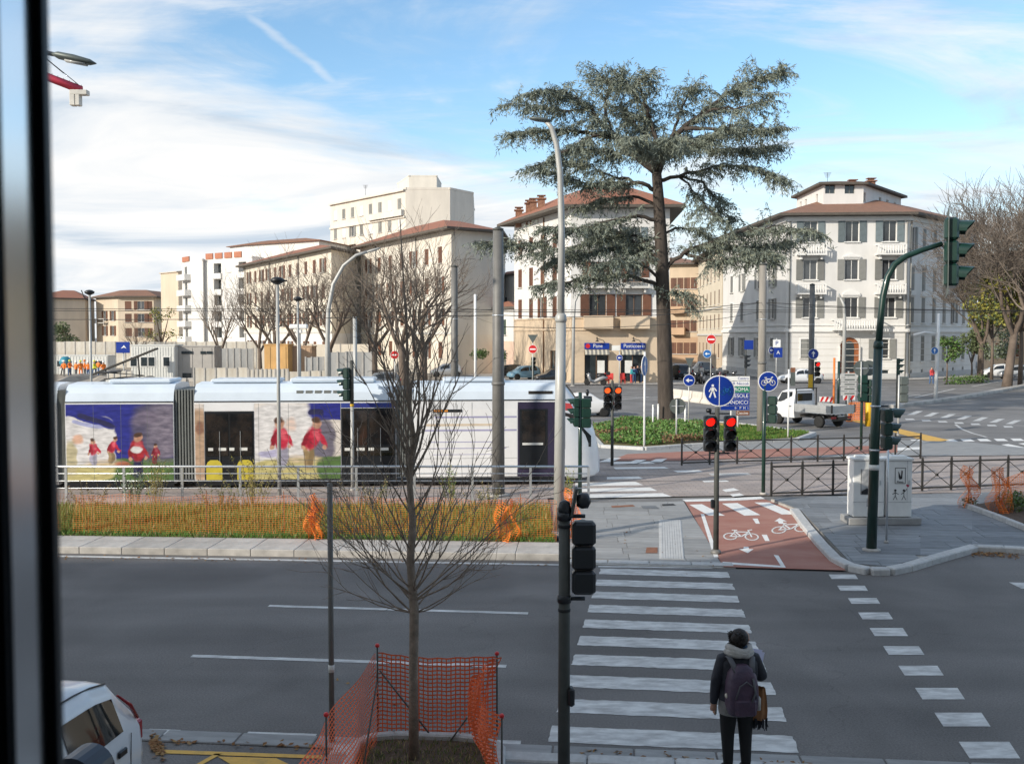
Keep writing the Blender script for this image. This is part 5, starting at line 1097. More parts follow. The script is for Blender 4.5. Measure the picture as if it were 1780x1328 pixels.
def round_sign(parent, c, r, face='sign_blue', symbol=None, rz=0.0, back=False, name='sign_plate'):
    p = part(name, MB().plate(disc(r), -.012, .012), ['white_enamel' if not back else 'sign_back'], parent, c, rz)
    if back: part('sign_bracket', MB().box((0, -.03, 0), (r*1.5, .03, .05)), 'steel_galv', p); return p
    part('sign_face', MB().plate(disc(r*.93), -.017, -.0125), face, p)
    if symbol == 'bar': part('symbol', MB().plate([(-r*.68, -r*.16), (r*.68, -r*.16), (r*.68, r*.16), (-r*.68, r*.16)], -.021, -.0175), 'white_enamel', p)
    elif symbol in ('up', 'left', 'right', 'downright'): part('symbol', MB().plate(sym_arrow(r*.95, {'up': 0, 'left': PI/2, 'right': -PI/2, 'downright': -PI*.75}[symbol]), -.021, -.0175), 'white_enamel', p)
    elif symbol == 'bike':
        b = MB(); strokes(b, BIKE, .10, lambda a, z: (a*r*.85, -.0215, (z-.45)*r*.85)); part('symbol', b, 'white_enamel', p)
    elif symbol == 'pedbike':
        part('divider', MB().plate([(-r*.02, -r), (r*.02, -r), (r*.02, r), (-r*.02, r)], -.022, -.0175), 'white_enamel', p)
        b = MB(); strokes(b, BIKE, .11, lambda a, z: (r*.47+a*r*.48, -.0215, (z-.5)*r*.5)); part('symbol', b, 'sign_cyan', p)
        b = MB(); x0 = -r*.42; s = r*.95
        b.plate(shift(disc(.085*s, 12), x0, .36*s), -.021, -.0175); b.plate(shift([(-.11*s, .24*s), (-.10*s, -.06*s), (.10*s, -.06*s), (.11*s, .24*s)], x0, 0), -.021, -.0175)
        strokes(b, [[(-.06, -.05), (-.20, -.42)], [(.06, -.05), (.18, -.42)]], .10, lambda a, z: (x0+a*s, -.021, z*s)); strokes(b, [[(-.1, .2), (-.24, -.04)], [(.1, .2), (.25, .0)]], .07, lambda a, z: (x0+a*s, -.021, z*s)); part('symbol', b, 'white_enamel', p)
    return p
HEADC = {}
def signal(parent, c, rz=0.0, lit=None, body='green_paint', h=.80, board=False, n=3, name='signal_head', vis=.20, big=False):
    w = h*.32; d = w*.62; cell = h/n
    b = MB()
    for k in range(n): b.box((0, 0, cell*(k+.5)), (w, d, cell*.97), bev=w*.10)
    p = part(name, b, body, parent, c, rz)
    if board: part('backboard', MB().box((0, d*.3, h/2), (w*2.2, .012, h*1.35)), 'sign_back', p)
    for k in range(n):
        z = cell*(n-1-k+.5); r = min(w, cell)*.40; rr_ = r*(1.25 if big and k == 0 else 1)
        lm = 'lamp_off'
        if lit and lit[0] == k: lm = lit[1]
        part('lens', MB().lathe([(0, -.012), (r*.7, -.010), (r, 0)], 16, (0, -d/2-.004, z), axis='Y'), lm, p)
        v = MB(); L_ = vis*(1.35 if big and k == 0 else 1); rows_ = []
        for t in np.linspace(-.25, PI+.25, 13):
            rows_.append([(rr_*1.12*math.cos(t), -d/2+.005, z+rr_*1.12*math.sin(t)), (rr_*1.12*math.cos(t), -d/2-L_*(.45+.55*max(0, math.sin(t))), z+rr_*1.08*math.sin(t)-.012)])
        v.grid(rows_); v.grid([[(a*.94, y, z+(zz-z)*.94) for a, y, zz in r_] for r_ in rows_], flip=True); part('visor', v, body, p)
    return p
def bracket(parent, a, b, m='black_plastic', r=.02): return part('bracket', MB().cyl(a, b, r, n=6), m, parent)
def post(name, label, px, Y, ztop, r, m, cat, group=None, z0=0.0, r1=None, base=True):
    t = thing(name, label, cat, (X(px, Y), Y, z0), group=group)
    part('pole', MB().tube([(0, 0, 0), (0, 0, ztop*.5), (0, 0, ztop)], [r, (r+(r1 or r))/2, r1 or r], 10), m, t)
    if base: part('base', MB().lathe([(r*1.9, 0), (r*1.9, .04), (r*1.25, .06)], 12), 'concrete_kerb', t)
    return t
# tall street lamp in the verge
def lampline(name, label, pts_px, Y, rads, m, head=True, z0=.12, hd=(.62, .24)):
    p0 = T(pts_px[0][0], 900, Y); t = thing(name, label, 'street lamp', (X(pts_px[0][0], Y), Y, z0))
    P_ = [(0, 0, 0)] + [(X(a, Y)-t.location.x, 0, Z(b, Y)-z0) for a, b in pts_px[1:]]
    part('pole', MB().tube(P_, rads, 12), m, t); part('base', MB().lathe([(rads[0]*1.8, 0), (rads[0]*1.8, .05), (rads[0]*1.2, .09)], 12), 'concrete_kerb', t)
    if head:
        a, b = Vector(P_[-2]), Vector(P_[-1]); d = (b-a).normalized(); e = b + d*hd[0]
        hm = part('lamp_head', MB().tube([b-d*.1, b+d*.05, b+d*hd[0]*.45, b+d*hd[0]*.85, e], [.05, hd[1]*.55, hd[1]*.62, hd[1]*.45, .03], 10, scale=(1, .5)), m if head is True else head, t)
        part('lamp_glass', MB().tube([b+d*hd[0]*.25-Vector((0, 0, hd[1]*.28)), b+d*hd[0]*.75-Vector((0, 0, hd[1]*.24))], hd[1]*.38, 8, scale=(1, .35)), 'lamp_glass', hm)
    return t
lampline('street_lamp', 'tall pale grey street lamp with a bent top in the verge', [(972, 936), (974, 700), (975, 556)], 24.5, [.135, .128, .12], 'lamp_paint', head=False)
t = bpy.data.objects['street_lamp']; t['label'] = 'tall pale grey street lamp with a bent top beside the zebra crossing'
P_ = [(X(a, 24.5)-t.location.x, 0, Z(b, 24.5)-.12) for a, b in ((975, 556), (976, 400), (973, 300), (967, 252), (958, 222), (948, 211))]
part('upper_pole', MB().tube(P_, [.088, .08, .072, .066, .06, .052], 12), 'lamp_paint', t); part('collar', MB().lathe([(.13, -.06), (.145, 0), (.13, .1), (.09, .16)], 14, P_[0]), 'lamp_paint', t)
hx, hz = X(940, 24.5)-t.location.x, Z(208.5, 24.5)-.12
hd = part('lamp_head', MB().lathe([(0, -.30), (.06, -.26), (.10, -.12), (.10, .08), (.05, .24), (0, .26)], 12, (0, 0, 0), axis='X'), 'sign_back', t, (hx, 0, hz)); hd.scale = (1, 1.3, .55); hd.rotation_euler = (0, .12, 0)
lampline('street_lamp', 'street lamp head hanging in from the window frame at top left', [(40, 940), (36, 500), (38, 150), (52, 100), (72, 88), (108, 96)], 23.9, [.11, .10, .085, .07, .06, .05], 'pole_grey', head='sign_back', hd=(.95, .30))
lampline('street_lamp', 'white arched street lamp among the bare trees behind the tram', [(568, 728), (569, 600), (571, 540), (580, 494), (598, 462), (620, 444), (640, 438)], 60, [.16, .14, .13, .11, .10, .09, .08], 'lamp_paint', hd=(.8, .25), z0=0)
lampline('street_lamp', 'slender pale street lamp curving left beside the cafe shutters', [(996, 668), (997, 560), (999, 525), (1008, 506), (1024, 496)], 98, [.16, .14, .12, .10, .08], 'lamp_paint', hd=(.7, .25), z0=0)
lampline('street_lamp', 'pale street lamp before the palazzo entrance curving left', [(1467, 668), (1468, 560), (1466, 530), (1460, 518)], 98, [.20, .17, .13, .09], 'lamp_paint', hd=(.5, .2), z0=0)
lampline('street_lamp', 'white street lamp with a short arm on the right median', [(1628, 697), (1631, 582), (1631, 545)], 75, [.13, .11, .08], 'white_enamel', head=False, z0=.1)
t = bpy.data.objects['street_lamp.005']; part('lamp_arm', MB().tube([(0.05, 0, Z(582, 75)), (-.9, 0, Z(581, 75)+.05), (-1.7, 0, Z(585, 75))], [.05, .06, .12], 8, scale=(.5, 1)), 'white_enamel', t); round_sign(t, (-.2, -.18, Z(612, 75)), .27, 'sign_cyan', 'up')
for px, Y, zt, lab in ((483, 30.6, 6.5, 'slim lamp post with a black lantern in front of the tram'), (157, 45, 6.75, 'slim lamp post with a black lantern above the rear of the tram'), (518, 49, 6.6, 'short lamp post with a black lantern behind the tram roof')):
    t = post('lantern_post', lab, px, Y, zt, .06, 'lamp_paint', 'street lamp', 'lantern posts along the tram line', .03, .05)
    part('lantern', MB().lathe([(.05, zt-.02), (.20, zt+.06), (.22, zt+.14), (.12, zt+.2), (.03, zt+.22)], 12), 'lantern_black', t)
    part('lantern_arm', MB().tube([(0, 0, zt-.3), (-.25, 0, zt-.1), (-.36, 0, zt+.2)] if px == 157 else [(0, 0, zt), (.2, 0, zt+.1), (.3, 0, zt+.1)], .025, 6), 'lantern_black', t)
t = post('camera_post', 'white surveillance camera on a short post behind the tram', 520, 56, 5.3, .09, 'lamp_paint', 'camera post'); part('camera_box', MB().box((0, -.1, 5.45), (1.0, .3, .26), bev=.05).box((0, 0, 5.2), (.3, .3, .2)), 'white_enamel', t)
# catenary poles of the tram line
for px, Y, zt, r, lab in ((866, 31.0, 8.15, .185, 'thick dark tram wire pole in front of the tram'), (790, 53, 8.5, .19, 'dark tram wire pole behind the tram roof'), (1325, 50, 8.4, .21, 'dark tram wire pole right of the round bicycle sign'), (1411, 68, 8.3, .20, 'dark tram wire pole left of the palazzo entrance carrying the up arrow sign')):
    t = post('tram_pole', lab, px, Y, zt, r*1.08, 'wood_grey' if px == 1325 else 'pole_grey', 'pole', 'tram wire poles', .03, r*.86)
    part('collar', MB().lathe([(r*1.1, zt*.42), (r*1.14, zt*.42+.05), (r*1.05, zt*.42+.1)], 12), 'pole_grey', t); part('cap', MB().lathe([(r*.9, zt), (r*.92, zt+.06), (.03, zt+.12)], 12), 'pole_dark', t)
    part('clamp', MB().lathe([(r*1.0, zt*.68), (r*1.05, zt*.68+.02), (r*1.0, zt*.68+.04)], 12), 'steel_galv', t)
    if px == 1411:
        round_sign(t, (0, -.42, Z(616, 68)), .36, 'sign_blue', 'up'); signal(t, (.30, -.35, Z(655, 68)), 0.1, (0, 'lamp_red_on'), 'black_plastic', 1.0); part('yellow_guard', MB().box((-.12, -.28, 1.7), (.28, .08, 1.2)), 'yellow_paint', t)
t = post('utility_pole', 'thin grey pole behind the young tree', 617, 45, 5.8, .09, 'lamp_paint', 'pole'); t = post('utility_pole', 'slim white pole right of the dark tram wire pole behind the tram', 826, 80, 8.2, .10, 'white_enamel', 'pole')
# foreground pole beside the tree guard
t = post('steel_post', 'bare dark steel post standing left of the young tree', 571, 12.15, 3.2, .034, 'pole_grey', 'post', z0=.0, base=False); part('label_band', MB().lathe([(.037, .88), (.037, .97)], 10), 'shop_white', t)
t = post('steel_post', 'thin steel post on the stone island in front of the cabinets', 1547, 23.4, 2.55, .026, 'steel_galv', 'post', z0=.13)
# near pedestrian signal seen from behind
t = thing('traffic_light', 'black traffic light seen from behind at the near end of the zebra crossing', 'traffic light', (X(982, 10.6), 10.6, .06))
part('pole', MB().tube([(0, 0, 0), (0, 0, 1.7), (0, 0, 3.08)], [.066, .062, .060], 14), 'pole_dark', t); part('cap', MB().lathe([(.066, 3.04), (.07, 3.1), (.055, 3.17), (.02, 3.19)], 14), 'black_plastic', t)
b = MB(); z0_ = Z(1032, 10.6)-.06; h_ = Z(905, 10.6)-Z(1032, 10.6)
for k in range(3): b.box((.205, .0, z0_+h_*(k+.5)/3), (.25, .17, h_/3*.97), bev=.03)
hd = part('signal_head', b, 'black_plastic', t)
for k in range(3):
    rows_ = [[(.205+.105*math.cos(q), .08, z0_+h_*(k+.5)/3+.105*math.sin(q)), (.205+.10*math.cos(q), .26, z0_+h_*(k+.5)/3+.10*math.sin(q))] for q in np.linspace(-.2, PI+.2, 11)]; part('visor', MB().grid(rows_), 'black_plastic', hd)
for z in (z0_-.05, z0_+h_+.05): part('bracket', MB().cyl((.0, 0, z), (.22, 0, z), .022, n=8).lathe([(.075, z-.04), (.075, z+.04)], 12), 'black_plastic', t)
part('side_plate', MB().box((.10, .02, z0_+h_+.20), (.03, .16, .30), R=Matrix.Rotation(.18, 3, 'Y')), 'pole_dark', t); part('buzzer', MB().lathe([(.06, 0), (.085, .05), (.08, .12), (.02, .15)], 14, (.13, .02, z0_+h_+.21), axis='X'), 'black_plastic', t)
part('push_button', MB().box((.075, -.03, Z(1208, 10.6)-.06), (.07, .12, .20), bev=.02), 'black_plastic', t)
for z in (2.0, 2.9): part('band', MB().lathe([(.0665, z), (.0665, z+.03)], 12), 'rubber', t)
# pair of red lit heads with the blue pedestrian / cycle sign
t = thing('traffic_light', 'traffic light with two red lights under a round blue walking and cycling sign', 'traffic light', (X(1248, 22.7), 22.7, .035))
part('pole', MB().tube([(0, 0, 0), (0, 0, 1.8), (0, 0, Z(712, 22.7))], [.065, .058, .055], 12), 'pole_dark', t); part('base', MB().lathe([(.12, 0), (.12, .05), (.075, .1)], 12), 'pole_grey', t); part('push_button', MB().box((-.09, -.02, Z(878, 22.7)), (.08, .1, .2), bev=.02), 'black_plastic', t)
for px, c in ((1234.5, 'lamp_red_on'), (1270, 'lamp_red_on')):
    x = X(px, 22.7)-X(1248, 22.7); signal(t, (x, -.02, Z(785, 22.7)-.03), 0, (0, c), 'black_plastic', .82)
    for z in (Z(787, 22.7)-.04, Z(720, 22.7)-.02): bracket(t, (0, 0, z), (x, 0, z))
part('sign_post', MB().cyl((.03, .05, Z(715, 22.7)), (.03, .05, Z(655, 22.7)), .02, n=6), 'steel_galv', t); round_sign(t, (.035, -.02, Z(682, 22.7)), .355, 'sign_blue', 'pedbike'); part('beacon', MB().lathe([(.05, 0), (.07, .05), (.05, .1)], 10, (-.19, 0, Z(720, 22.7))), 'black_plastic', t)
# orange lit heads farther on
t = thing('traffic_light', 'traffic light with two orange lights beside the ivy island', 'traffic light', (X(1065, 38), 38, .05))
part('pole', MB().cyl((0, 0, 0), (0, 0, Z(664, 38)), .06, .05, n=10), 'pole_dark', t)
for px in (1056, 1074.5): x = X(px, 38)-X(1065, 38); signal(t, (x, -.02, Z(712, 38)-.05), 0, (0, 'lamp_orange_on'), 'black_plastic', .88); bracket(t, (0, 0, Z(712, 38)-.08), (x, 0, Z(712, 38)-.08)); bracket(t, (0, 0, Z(672, 38)-.04), (x, 0, Z(672, 38)-.04))
# green signal turned away near the tram nose
t = thing('traffic_light', 'green traffic light turned away in front of the tram nose', 'traffic light', (X(1009, 31.2), 31.2, .035))
part('pole', MB().cyl((0, 0, 0), (0, 0, Z(684, 31.2)), .065, .055, n=10), 'green_paint', t); signal(t, (.19, .0, Z(744, 31.2)-.03), PI, None, 'green_paint', .92); signal(t, (-.12, 0, Z(742, 31.2)-.03), -PI/2, None, 'green_paint', .9, vis=.22); part('loudspeaker', MB().lathe([(.03, 0), (.06, .12), (.03, .2)], 8, (.22, 0, Z(690, 31.2))), 'black_plastic', t)
# green signal facing left on a pale post
t = post('traffic_light', 'green traffic light facing left on a pale post before the tram', 611, 32, Z(706, 32), .055, 'lamp_paint', 'traffic light', z0=.03); part('upper_pole', MB().cyl((0, 0, Z(706, 32)), (0, 0, Z(628, 32)), .06, n=10), 'pole_dark', t); part('amber_ring', MB().lathe([(.065, Z(708, 32)), (.065, Z(704, 32))], 10), 'yellow_paint', t)
signal(t, (-.14, 0, Z(698, 32)), -PI/2-.35, None, 'green_paint', 1.05, vis=.26)
# bicycle sign post with a signal box behind
t = post('sign_post', 'green post with a round blue bicycle sign at the end of the railing', 1330, 31.2, Z(672, 31.2), .06, 'green_paint', 'sign post', z0=.035); part('stay', MB().cyl((.09, .03, Z(735, 31.2)), (.09, .03, Z(650, 31.2)), .025, n=6), 'steel_galv', t)
round_sign(t, (.10, -.04, Z(665, 31.2)), .31, 'sign_blue', 'bike'); signal(t, (.27, .05, Z(738, 31.2)), PI-.5, None, 'green_paint', .85); bracket(t, (0, 0, Z(735, 31.2)-.02), (.27, .05, Z(735, 31.2)-.02), 'green_paint')
# mast arm
Y_ = 22.6; t = thing('traffic_light', 'green mast arm traffic light reaching right over the stone island', 'traffic light', (X(1521, Y_), Y_, .13)); q = lambda px, py: (X(px, Y_)-X(1521, Y_), 0, Z(py, Y_)-.13)
part('pole', MB().tube([(0, 0, 0), q(1524, 760), q(1527, 602)], [.115, .105, .098], 14), 'green_paint', t); part('base', MB().lathe([(.2, -.01), (.2, .03), (.125, .05)], 14), 'concrete_kerb', t)
arm = part('arm', MB().tube([q(1527, 606), q(1530, 560), q(1534, 515), q(1541, 482), q(1553, 460), q(1572, 446), q(1600, 435), q(1634, 424)], [.078, .076, .074, .072, .070, .066, .062, .056], 12), 'green_paint', t); part('collar', MB().lathe([(.10, -.05), (.112, 0), (.1, .08), (.08, .12)], 14, q(1527, 602)), 'green_paint', t)
x_, _, z_ = q(1652, 500); R_ = Matrix.Rotation(.13, 3, 'Y')
hd = signal(t, (x_-.02, 0, z_), PI/2-.35, None, 'green_paint', 1.55, vis=.34); hd.rotation_euler = (0, .10, PI/2-.35); part('backboard', MB().box((0, .07, .78), (.74, .015, 1.95)), 'sign_back', hd); bracket(t, q(1632, 425), q(1650, 440), 'black_plastic', .03)
x_, _, z_ = q(1546, 781); hd = signal(t, (x_-.02, 0, z_), PI/2+.12, None, 'green_paint', .92, vis=.24, big=True)
for py in (706, 782): bracket(t, q(1524, py), q(1546, py), 'black_plastic'); part('clamp', MB().lathe([(.115, -.02), (.115, .02)], 12, q(1524, py)), 'steel_galv', t)
part('sticker', MB().lathe([(.111, -.06), (.111, .06)], 12, (q(1523, 812)[0], -.004, q(1523, 812)[2])), 'shop_white', t)
# signals on the far corner
def far_post(name, lab, px, Y, zt, m='lamp_paint', r=.05, cat='sign post'): return post(name, lab, px, Y, zt, r, m, cat)
t = far_post('traffic_light', 'green traffic light turned away behind the railing, left of the mast', 1500, 43, Z(628, 43), 'green_paint', .06, 'traffic light'); signal(t, (0, -.1, Z(698, 43)), PI, None, 'green_paint', 1.15); signal(t, (.26, 0, Z(700, 43)), PI-.6, None, 'green_paint', 1.0); round_sign(t, (-.1, -.15, Z(640, 43)), .33, back=True)
part('stay', MB().cyl((-.12, -.2, Z(690, 43)), (-.12, -.2, Z(628, 43)), .03, n=6), 'steel_light', t); round_sign(t, (.32, .1, Z(640, 43)), .33, back=True)
t = far_post('traffic_light', 'grey traffic light facing right behind the lower mast signal', 1561, 66, Z(625, 66), 'pole_dark', .07, 'traffic light'); signal(t, (.05, 0, Z(652, 66)), PI/2-.3, None, 'green_paint', 1.1, vis=.3)
t = far_post('traffic_light', 'pale backed signal on a white post beside the lower mast signal', 1564, 50, Z(652, 50), 'steel_light', .045, 'traffic light'); signal(t, (.28, .1, Z(700, 50)), PI, None, 'sign_back', 1.3)
t = far_post('traffic_light', 'signal with stacked heads at the palazzo corner of the side street', 1297, 100, 3.6, 'pole_dark', .07, 'traffic light'); signal(t, (0, 0, 1.7), PI/2, None, 'black_plastic', 1.3, vis=.4); part('sign_plate', MB().box((.25, -.1, 4.0), (.9, .03, .9)), 'sign_blue', t)
t = far_post('traffic_light', 'traffic light below the no entry sign by the cafe house', 927, 100, 2.2, 'green_paint', .07, 'traffic light'); signal(t, (0, -.1, 1.6), .5, None, 'green_paint', 1.2)
t = far_post('sign_post', 'red no entry sign under a turned yield sign by the cafe house', 926, 97, Z(582, 97), 'steel_light'); round_sign(t, (0, -.1, Z(607, 97)), .42, 'sign_red', 'bar'); part('yield_plate', MB().plate([(-.5, Z(582, 97)), (0, Z(597, 97)), (.5, Z(582, 97))], -.12, -.1), 'sign_back', t)
t = far_post('sign_post', 'red no entry sign above a blue arrow sign in the side street', 1236, 96, Z(580, 96), 'steel_light'); round_sign(t, (0, -.1, Z(590, 96)), .46, 'sign_red', 'bar'); round_sign(t, (-.38, -.14, Z(615, 96)), .40, 'sign_cyan', 'left')
t = far_post('sign_post', 'red no entry sign behind the trunk of the young tree', 686, 90, Z(609, 90), 'steel_light'); round_sign(t, (0, -.1, Z(617, 90)), .38, 'sign_red', 'bar')
t = far_post('sign_post', 'small blue arrow sign between the two cafe windows', 1077, 97, Z(600, 97), 'steel_light'); round_sign(t, (0, -.1, Z(622, 97)), .30, 'sign_blue', 'left'); part('sign_board', MB().box((-.35, -.1, Z(605, 97)), (.8, .03, .5)), 'shop_white', t)
t = far_post('sign_post', 'white post with an edge on blue sign left of the cedar', 1121, 43.5, Z(612, 43.5), 'white_enamel', .045); round_sign(t, (-.02, -.1, Z(636, 43.5)), .44, 'sign_cyan', 'up', rz=1.15)
t = far_post('sign_post', 'round blue left arrow sign right of the cedar trunk', 1198, 53, Z(650, 53), 'steel_light', .03); round_sign(t, (0, -.08, Z(661, 53)), .31, 'sign_blue', 'left')
t = far_post('sign_post', 'dark back of a round sign on a pale post before the cedar', 1177, 46.5, Z(694, 46.5), 'steel_light', .04); round_sign(t, (.06, .08, Z(706, 46.5)), .37, back=True)
t = far_post('sign_post', 'blue square parking sign before the palazzo', 1350, 100, Z(588, 100), 'steel_light', .05); part('sign_plate', MB().box((0, -.08, Z(597, 100)), (.75, .03, .75)), 'white_enamel', t); part('sign_plate', MB().box((.15, -.08, Z(613, 100)), (.85, .03, .95)), 'sign_blue', t); text('P', .6, t, (0, -.11, Z(597, 100)), 'sign_blue', align='CENTER'); text('A', .5, t, (.15, -.11, Z(613, 100)), 'white_enamel', align='CENTER'); round_sign(t, (-.5, 0, Z(609, 100)), .36, 'sign_blue', 'left', rz=.5)
t = far_post('sign_post', 'grey and red narrow sign on a short post before the white saloon', 1372, 47.5, Z(642, 47.5), 'white_enamel', .04); part('sign_plate', MB().box((.18, -.05, Z(655, 47.5)), (.22, .03, .85)), 'sign_back', t); part('sign_tip', MB().box((.18, -.052, Z(643, 47.5)), (.22, .03, .22)), 'rust', t)
t = far_post('sign_post', 'yield triangle seen from behind above the motorcycles', 1199, 98, Z(622, 98), 'steel_light'); part('yield_plate', MB().plate([(-.45, Z(622, 98)), (0, Z(640, 98)), (.45, Z(622, 98))], -.08, -.05), 'sign_back', t)
# direction sign stack
Y_ = 52; t = post('direction_sign', 'stack of green, blue, white and brown direction plates behind the red lights', 1284, Y_, Z(656, Y_), .05, 'white_enamel', 'direction sign'); part('second_post', MB().cyl((-.35, 0, 0), (-.35, 0, Z(656, Y_)), .05, n=8), 'white_enamel', t)
xl = X(1262, Y_)-X(1284, Y_); xr = X(1303.5, Y_)-X(1284, Y_)
for (y0, y1, m_, tx_, tm, lx) in ((654, 661.5, 'white_enamel', 'Centro', 'sign_blue', 0), (662.5, 671, 'white_enamel', 'I R Niccoli', 'sign_blue', 0), (672, 682, 'sign_green', 'ROMA', 'white_enamel', 0), (683, 693.5, 'sign_blue', 'FIESOLE', 'white_enamel', 0), (694.5, 704.5, 'sign_blue', 'SCANDICCI', 'white_enamel', -.15), (705.5, 712.5, 'sign_blue', '←  P  H  i', 'white_enamel', -.25), (714, 721.5, 'sign_brown', 'Cascine', 'white_enamel', .55)):
    za, zb = Z(y1, Y_), Z(y0, Y_); p = part('sign_plate', MB().box(((xl+lx+xr)/2, -.07, (za+zb)/2), (xr-xl-lx, .03, zb-za)), m_, t); text(tx_, (zb-za)*.85, p, (xr-.06, -.09, (za+zb)/2), tm, align='RIGHT')
Y_ = 60; t = post('direction_sign', 'stack of pale direction plates before the palazzo entrance', 1476, Y_, Z(645, Y_), .05, 'steel_light', 'direction sign')
for k in range(5): part('sign_plate', MB().box((0, -.06, Z(652+8*k, Y_)), (.92, .03, .23)), 'steel_light', t)
for k in range(5): part('plate_print', MB().box((.05, -.078, Z(652+8*k, Y_)), (.6, .006, .07)), 'sign_back', t)
# ---- railings
t = thing('railing', 'long galvanised railing along the near side of the tram track', 'railing', (0, 30.0, .03)); pm_ = MB().box((0, 0, .5), (.07, .05, 1.0)).mesh('post', 'steel_galv')
xs_ = [X(1024, 30)-k*1.74 for k in range(14)]
for x in xs_: link('post', pm_, t, (x, 0, 0))
L_ = xs_[0]-xs_[-1]; xm = (xs_[0]+xs_[-1])/2
part('top_rail', MB().cyl((xs_[-1], 0, 1.03), (xs_[0], 0, 1.03), .035, n=8), 'steel_galv', t)
for z in (.82, .60, .38): part('rail', MB().cyl((xs_[-1], 0, z), (xs_[0], 0, z), .016, n=6), 'steel_galv', t)
def iron_fence(label, a, b, n, h=.95):
    d = (b-a); ang = math.atan2(d.y, d.x); L = d.length; t = thing('iron_fence', label, 'fence', a, ang, 'iron crossing fences'); w = L/n
    pm_ = MB().box((0, 0, (h+.06)/2), (.055, .055, h+.06)).lathe([(.02, h+.06), (.04, h+.09), (.02, h+.13)], 8).mesh('post', 'iron')
    brm = MB(); brm.tube([(0, 0, .12), (w, 0, h-.06)], .013, 5).tube([(0, .012, h-.06), (w, .012, .12)], .013, 5); brm = brm.mesh('cross_bar', 'iron'); km_ = MB().lathe([(.0, -.025), (.05, -.02), (.05, .02), (0, .025)], 10, (w/2, 0, (h+.06)/2), axis='Y').mesh('boss', 'iron')
    for k in range(n+1): link('post', pm_, t, (k*w, 0, 0))
    for k in range(n): c = link('cross_bar', brm, t, (k*w, 0, 0)); link('boss', km_, c)
    part('top_rail', MB().box((L/2, 0, h-.03), (L, .045, .05)), 'iron', t); part('bottom_rail', MB().box((L/2, 0, .10), (L, .045, .05)), 'iron', t)
iron_fence('near iron fence with crossed bars behind the cabinets', G(1332, 863, .05)+Vector((.15, 0, 0)), G(1800, 846, .05), 9); iron_fence('far iron fence with crossed bars across the tram track', G(1185, 809, .05), G(1600, 797, .05), 9, .92)
# ---- utility cabinets with pasted prints
cb = thing('cabinet_plinth', 'grey concrete plinth under the two white utility cabinets', 'plinth', (X(1537, 25.9), 25.95, .13)); part('slab', MB().box((0, 0, .09), (1.86, .72, .18), bev=.015), 'stone_slab', cb)
mat('cab_white', (.78, .78, .75), .5, var=.08, scale=3); mat('print_grey', (.30, .31, .32), .6, col2=(.55, .55, .54), scale=9, thr=(.45, .56)); mat('print_black', (.02, .02, .022), .6); mat('print_heart', (.45, .03, .08), .6)
def cabinet(label, x, w):
    c = thing('utility_cabinet', label, 'cabinet', (x, 25.92, .312), group=None)
    part('body', MB().box((0, 0, .74), (w, .46, 1.46), bev=.02), 'cab_white', c); part('lid', MB().box((0, 0, 1.50), (w+.06, .52, .06), bev=.01).box((0, 0, 1.55), (w*.7, .3, .05), bev=.02), 'cab_white', c)
    part('door_joint', MB().box((0, -.232, .40), (w*.98, .008, .012)), 'print_grey', c); part('door_joint', MB().box((w*.30, -.232, .95), (.008, .008, 1.05)), 'print_grey', c); part('lock', MB().box((w*.36, -.24, .9), (.03, .03, .12)), 'steel_galv', c); return c
c1_ = cabinet('left white utility cabinet with a grey pasted poster', X(1513, 25.7)+.02, .80); c2_ = cabinet('right white utility cabinet with a framed print and stick figures', X(1569, 25.7), .62)
p = part('poster', MB().box((.0, -.234, .92), (.42, .008, .66)), 'print_grey', c1_); part('poster_black_shape', MB().plate([(-.19, .60), (.05, .60), (.05, .70), (-.05, .76), (-.19, .68)], -.243, -.239), 'print_black', p); part('poster_frame', MB().plate([(-.21, .595), (-.20, .595), (-.20, 1.25), (-.21, 1.25)], -.243, -.239), 'print_black', p)  # black shape and edge line belong to the poster's print
part('print', MB().plate([(-.05, .28), (.05, .28), (.05, .5), (-.05, .5)], -.236, -.2315), 'print_grey', c1_)
b = MB(); strokes(b, [[(-.13, .88), (.13, .88), (.13, 1.28), (-.13, 1.28), (-.13, .88)]], .014, lambda a, z: (a, -.236, z)); b.plate([(-.02, .98), (.05, 1.0), (.06, 1.2), (.03, 1.22), (.02, 1.05), (-.05, 1.2), (-.04, 1.04)], -.237, -.233); part('framed_print', b, 'print_black', c2_)
text('Pietra', .07, c2_, (0, -.237, .92), 'print_black', align='CENTER', name='print_word')
b = MB()
for x0, s in ((-.12, 1), (.1, 1.15)):
    strokes(b, [[(x0-.05, .46), (x0, .56), (x0+.05, .46)], [(x0, .56), (x0, .66)], [(x0-.07, .60), (x0, .65), (x0+.08, .60 if s == 1 else .74)]], .014, lambda a, z: (a, -.236, z)); b.plate(shift(disc(.03, 10), x0, .70), -.237, -.233)
part('stick_figures', b, 'print_black', c2_); part('heart', MB().plate([(.2, .78), (.245, .83), (.235, .86), (.2, .845), (.165, .86), (.155, .83)], -.237, -.233), 'print_heart', c2_)
